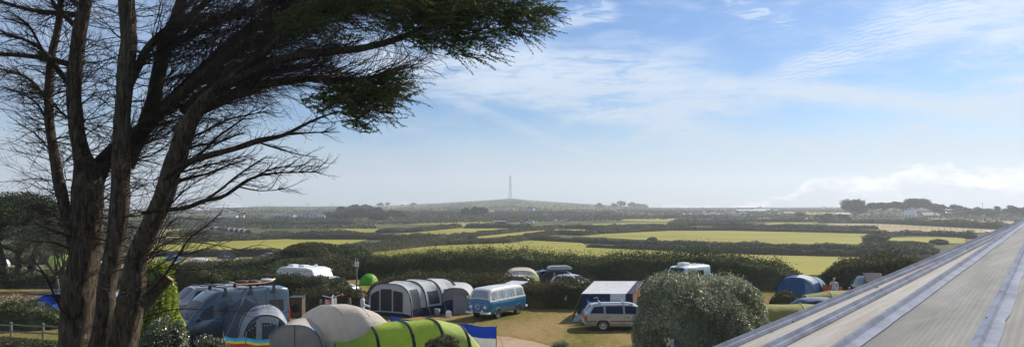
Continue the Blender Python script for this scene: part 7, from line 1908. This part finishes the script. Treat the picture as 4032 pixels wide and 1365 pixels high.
house('long dark barn with pale posts left of the farmhouse', 1985, 838, 70, 13, ang=-8, wall=WALLG, roof=SLATER, ch=0, depth=.3, name='barn', cat='barn', wins=6)
house('pale barn above the dry field at the hill foot', 1925, 830, 30, 7, wall=CREAMW, roof=GREYR, ch=0, depth=.4, name='barn', cat='barn')
house('square dark timber shed standing on the hedge line', 1969, 882, 42, 13, wall=plain('tarred_timber', (.03, .03, .035), .8), roof=GREYR, depth=.5, ch=0, eave=.85, name='shed', cat='shed', wins=0)
house('long white roofed building on the far campsite', 2955, 832, 110, 8, wall=GREENW, roof=PALER, ch=0, depth=.15, eave=.55, name='barn', cat='barn', wins=0)
house('dark low building behind the long white roof', 3000, 830, 60, 9, wall=WALLG, roof=GREENW, ch=0, depth=.3, name='barn', cat='barn', wins=0)
house('grey roofed barn in front of the round bushy tree', 3105, 842, 40, 9, wall=WALLG, roof=GREYR, ch=0, depth=.4, name='barn', cat='barn')
house('white flat building right of the far campsite', 3054, 829, 14, 4, wall=WALLW, roof=PALER, ch=0, depth=.5, name='shed', cat='shed', wins=0)
house('long white roof below the large round tree', 3318, 845, 52, 7, wall=WALLG, roof=PALER, ch=0, depth=.2, name='barn', cat='barn', wins=0)
house('small pale greenhouse at the edge of the tan ground', 3226, 866, 22, 11, wall=plain('glass_house', (.45, .55, .52), .3), roof=PALER, ch=0, name='greenhouse', cat='greenhouse', wins=0)
house('dark gabled shed in front of the far campsite tents', 2895, 856, 30, 16, wall=WALLG, roof=SLATER, ch=0, name='shed', cat='shed', wins=0)
house('tiny block of a house on the skyline left of the round tree', 3245, 817, 16, 5, wall=WALLG, roof=GREYR, ch=0, wins=0)
house('tiny house on the skyline above the long white roof', 2992, 817, 10, 5, wall=WALLG, roof=GREYR, ch=1, wins=0)
for i, px in enumerate((3873, 3888)):
    p = MB().box(-.6, .6, -.5, .5, 0, 2.9).build('shelter', WHITEP, None, bevel=.1); p.location = G(px, 856 if i else 858); tag(p, ['white upright box shelter, the left one of two among the right hand trees', 'white upright box shelter, the right one of two among the right hand trees'][i], 'shelter', 'white shelters')
# vans and horse trailers on the moor
FV = 'vans parked out in the fields'
def fvan(lab, px, py, hpx, col, ang):
    Y = gy(px, py); r_ = mpv(lab, col, group=FV, small=True); s_ = hpx / F * Y / 2.0; return put(r_, px, Y=Y, ang=ang, s=s_)
fvan('pale green and white van parked out beside the middle hedge', 2087, 881, 14, (.65, .72, .62), 160)
fvan('low grey blue van beside the pale green one', 2060, 881, 10, (.25, .32, .38), 0)
fvan('white box van standing end on in the middle distance', 2189, 875, 13, (.72, .73, .68), 95)
fvan('grey fronted van right of the white box van', 2219, 875, 12, (.45, .47, .5), 185)
fvan('long white vehicle parked above the left middle meadow', 1808, 860, 6, (.75, .75, .75), 0)
fvan('tiny white van left of the long white vehicle', 1765, 860, 5, (.75, .75, .75), 90)
fvan('white van on the moor right of the hill', 2345, 842, 4, (.75, .75, .75), 90); fvan('second tiny white van on the moor right of the hill', 2393, 840, 4, (.75, .75, .75), 90)
fvan('white van at the field corner touching the glazed roof edge', 3885, 918, 8, (.75, .75, .75), 180)
# far campsite: cones, domes, vans
tipi = empty('tipi', G(2770, 847), 0, 'tall pointed white tipi among the far campsite tents', 'tent', 'far campsite tents'); kk = gy(2770, 847) / F
tb = MB(); n = 14; Hh = 30 * kk; rr = 11 * kk
tb.add([(rr * math.cos(2 * PI * i / n) * (1 + .05 * (i % 2)), rr * math.sin(2 * PI * i / n), 0) for i in range(n)] + [(rr * .08 * math.cos(2 * PI * i / n), rr * .08 * math.sin(2 * PI * i / n), Hh * .9) for i in range(n)], [(i, (i + 1) % n, n + (i + 1) % n, n + i) for i in range(n)]); tb.build('canvas', WHITET, tipi)
MB().tube([(0, 0, Hh * .8), (rr * .1, 0, Hh * 1.08)], .3, 5).build('pole', STEEL, tipi); MB().tube([(0, 0, Hh * .8), (-rr * .12, 0, Hh * 1.05)], .3, 5).build('pole', STEEL, tipi)
rnd = random.Random(8)
desc = ['white', 'pale grey', 'bright white', 'blue white', 'cream']
where = ['at the left end of the far campsite', 'second from the left end of the far campsite', 'third from the left end of the far campsite', 'just left of the tipi', 'touching the right foot of the tipi', 'two places right of the tipi', 'three places right of the tipi', 'right of the middle of the far campsite', 'left of the dark gabled shed', 'behind the dark gabled shed', 'right of the dark gabled shed', 'second right of the dark gabled shed', 'third right of the dark gabled shed', 'at the right end of the far campsite']
for i, (px, py, w, h) in enumerate([(2692, 847, 14, 10), (2718, 846, 18, 9), (2738, 848, 12, 8), (2750, 847, 12, 7), (2785, 847, 10, 8), (2800, 845, 22, 10), (2828, 848, 26, 7), (2812, 840, 12, 6), (2860, 838, 14, 7), (2876, 842, 18, 9), (2888, 838, 12, 6), (2914, 842, 14, 8), (2928, 840, 14, 7), (2940, 842, 14, 8)]):
    Y = gy(px, py); k = Y / F
    tt = empty('dome_tent', GX(px, Y), R(rnd.uniform(-30, 30)), '%s tent %s' % (desc[i % 5], where[i]), 'tent', 'far campsite tents')
    A = Arches([(-w * k * .5, 0, 90, h * k * .6, h * k * .55, .75), (0, 0, 90, h * k * .8, h * k, .7), (w * k * .5, 0, 90, h * k * .6, h * k * .6, .75)]); skin('flysheet', A, tt, (WHITET, GREYT, WHITET, BLUEL, STONE)[i % 5], nv=12, nu=6); capwall('end_wall', A, tt, GREYD, 0, na=8, nb=2)
# wrapped hay bales in rows
bl = []
bd = {}
def bale(px, py, lab, m_):
    Y = gy(px, py); r_ = .72
    o = MB().lathe([(0, -.62), (r_ * .8, -.62), (r_, -.48), (r_, .48), (r_ * .8, .62), (0, .62)], T(0, 0, r_, rx=0, ry=90), 16).build('hay_bale', m_, None, smooth=True, autos=40)
    o.location = GX(px, Y); o.rotation_euler.z = R(random.Random(px).uniform(-20, 20)); o.scale = (1.5, 1.5, 1.5); return tag(o, lab, 'hay bale', 'wrapped hay bales along the hedge')
BW = plain('black_wrap', (.02, .022, .026), .25); WW = plain('white_wrap', (.65, .66, .66), .3)
o = None
for i in range(22):
    px = 836 + i * 6.9; py = 905 + (i * 6.9 / 145) * 16; dark = i % 3 != 1 if i > 9 else i not in (2, 3)
    bale(px, py, ('black' if dark else 'white') + ' wrapped hay bale, one of the %s bales of the long row behind the low branches' % ('black' if dark else 'white'), BW if dark else WW)
for o in [q for q in bpy.data.objects if q.name.startswith('hay_bale')]:
    o['label'] = ('black wrapped round hay bale in the row behind the low branches' if o.data.materials[0] == BW else 'white wrapped round hay bale in the row behind the low branches')
# fence posts across the tan field, wires between
i = 0
fp0 = None
locs = [(2640 + 560 + k * 13.5, 884.5 + k * .15) for k in range(20)] + [(3455 + k * 24, 893 + k * 1.15) for k in range(18)] + [(3260 + k * 26, 901 + k * 1.2) for k in range(8)]
for px, py in locs:
    Y = gy(px, py)
    if fp0 is None:
        fp0 = MB().tube([(0, 0, -.2), (0, 0, 1.5), (0, 0, 1.6)], [.12, .11, .05], 6).build('fence_post', WOODM); q_ = fp0
    else: q_ = fp0.copy(); COL.objects.link(q_)
    q_.location = GX(px, Y); q_.scale = (1, 1, random.Random(px).uniform(.85, 1.4)); tag(q_, 'thin fence post in the lines of posts crossing the tan field', 'fence post', 'fence posts of the tan field')
# long pale water pipe rail over the small meadow
gt = empty('pipe_rail', G(3640, 948), 0, 'long pale rail with bent ends in front of the dark hedge above the small meadow', 'rail')
a_, b_ = G(3495, 936) - gt.location, G(3785, 944) - gt.location; Zr = Vector((0, 0, 1.0))
MB().tube([a_, a_ + Zr, a_.lerp(b_, .15) + Zr * 1.15, a_.lerp(b_, .5) + Zr * 1.12, a_.lerp(b_, .85) + Zr, b_ + Zr * .9, b_], .09, 6).build('pipe', RIMS, gt)
for u in (.2, .45, .7): MB().tube([a_.lerp(b_, u) - Vector((0, 0, .8)), a_.lerp(b_, u) + Zr * 1.1], .05, 5).build('upright', STEEL, gt)
# pylons and poles on the skyline
for i, (px, py, h, lab) in enumerate([(1045, 812, 9, 'tiny pylon on the far left skyline'), (1063, 812, 14, 'tall thin pylon on the far left skyline'), (1206, 812, 16, 'left pylon of the close pair on the skyline'), (1216, 812, 15, 'right pylon of the close pair on the skyline'), (1304, 813, 10, 'small pylon left of the wooded mound'), (1312, 813, 10, 'small pylon nearest the wooded mound'), (897, 820, 11, 'faint pylon above the low left rise')]):
    Y = 2080; H_ = h / F * Y; b = MB(); p = GX(px, Y)
    b.tube([(-1.6, 0, 0), (0, 0, H_)], .3, 4); b.tube([(1.6, 0, 0), (0, 0, H_)], .3, 4); b.tube([(-2.2, 0, H_ * .72), (2.2, 0, H_ * .72)], .25, 4); b.tube([(-1.7, 0, H_ * .88), (1.7, 0, H_ * .88)], .25, 4)
    o = b.build('pylon', STEEL); o.location = p; tag(o, lab, 'pylon', 'skyline pylons')
tp = empty('telegraph_pole', G(3868, 835), 0, 'telegraph pole with a cross arm above the right hand trees', 'telegraph pole'); k = gy(3868, 835) / F
MB().tube([(0, 0, 0), (0, 0, 38 * k)], [.3, .2], 6).build('pole', BARKF, tp); MB().box(-8 * k, 8 * k, -.15, .15, 35 * k, 35.8 * k).build('cross_arm', BARKF, tp)
cb = empty('overhead_cables', G(3730, 858), 0, 'two sagging overhead cables between the right hand trees', 'cables'); k = gy(3730, 858) / F
for z in (38, 27): MB().tube([(-10 * k + 75 * k * u, 0, (z - 4 + 16 * u ** 2 - 8 * u) * k) for u in np.linspace(0, 1, 9)], .09, 4).build('cable', RIMS, cb)
# cattle? two dark shapes grazing on the tan ground
def cow(lab, px, py, s_, rz):
    root = empty('cow', G(px, py), R(rz), lab, 'cow', 'cattle on the tan ground'); C = plain('cow_black', (.02, .018, .017), .8)
    me = bpy.data.meshes.new('body'); V = [(0, 0, 1.05), (.55, 0, 1.08), (1.0, 0, 1.1), (1.3, 0, 1.25), (1.6, 0, 1.2), (1.85, 0, 1.0), (-.6, 0, 1.12), (-.8, 0, 1.05), (-.92, 0, .5), (1.0, .2, .75), (1.02, .2, .35), (1.0, .2, .04), (1.0, -.2, .75), (1.02, -.2, .35), (1.0, -.2, .04), (-.6, .2, .75), (-.72, .2, .42), (-.66, .2, .04), (-.6, -.2, .75), (-.72, -.2, .42), (-.66, -.2, .04)]
    E = [(0, 1), (1, 2), (2, 3), (3, 4), (4, 5), (0, 6), (6, 7), (7, 8), (2, 9), (9, 10), (10, 11), (2, 12), (12, 13), (13, 14), (6, 15), (15, 16), (16, 17), (6, 18), (18, 19), (19, 20)]
    Rd = [.38, .40, .36, .22, .17, .10, .34, .06, .03, .16, .09, .07, .16, .09, .07, .18, .10, .07, .18, .10, .07]
    me.from_pydata(V, E, []); o = bpy.data.objects.new('body', me); COL.objects.link(o); o.modifiers.new('s', 'SKIN')
    for i, r_ in enumerate(Rd): me.skin_vertices[0].data[i].radius = (r_, r_)
    me.skin_vertices[0].data[0].use_root = True; o.modifiers.new('u', 'SUBSURF').levels = 1
    me2 = bpy.data.meshes.new_from_object(o.evaluated_get(bpy.context.evaluated_depsgraph_get())); bpy.data.objects.remove(o); me2.materials.clear(); me2.materials.append(C); me2.polygons.foreach_set('use_smooth', [True] * len(me2.polygons))
    bo = bpy.data.objects.new('body', me2); COL.objects.link(bo); bo.parent = root; root.scale = (s_, s_, s_)
cow('dark cow on the tan ground, the left one of two', 3152, 865, 1.5, 10); cow('dark cow on the tan ground, the right one of two', 3163, 865, 1.5, 175)
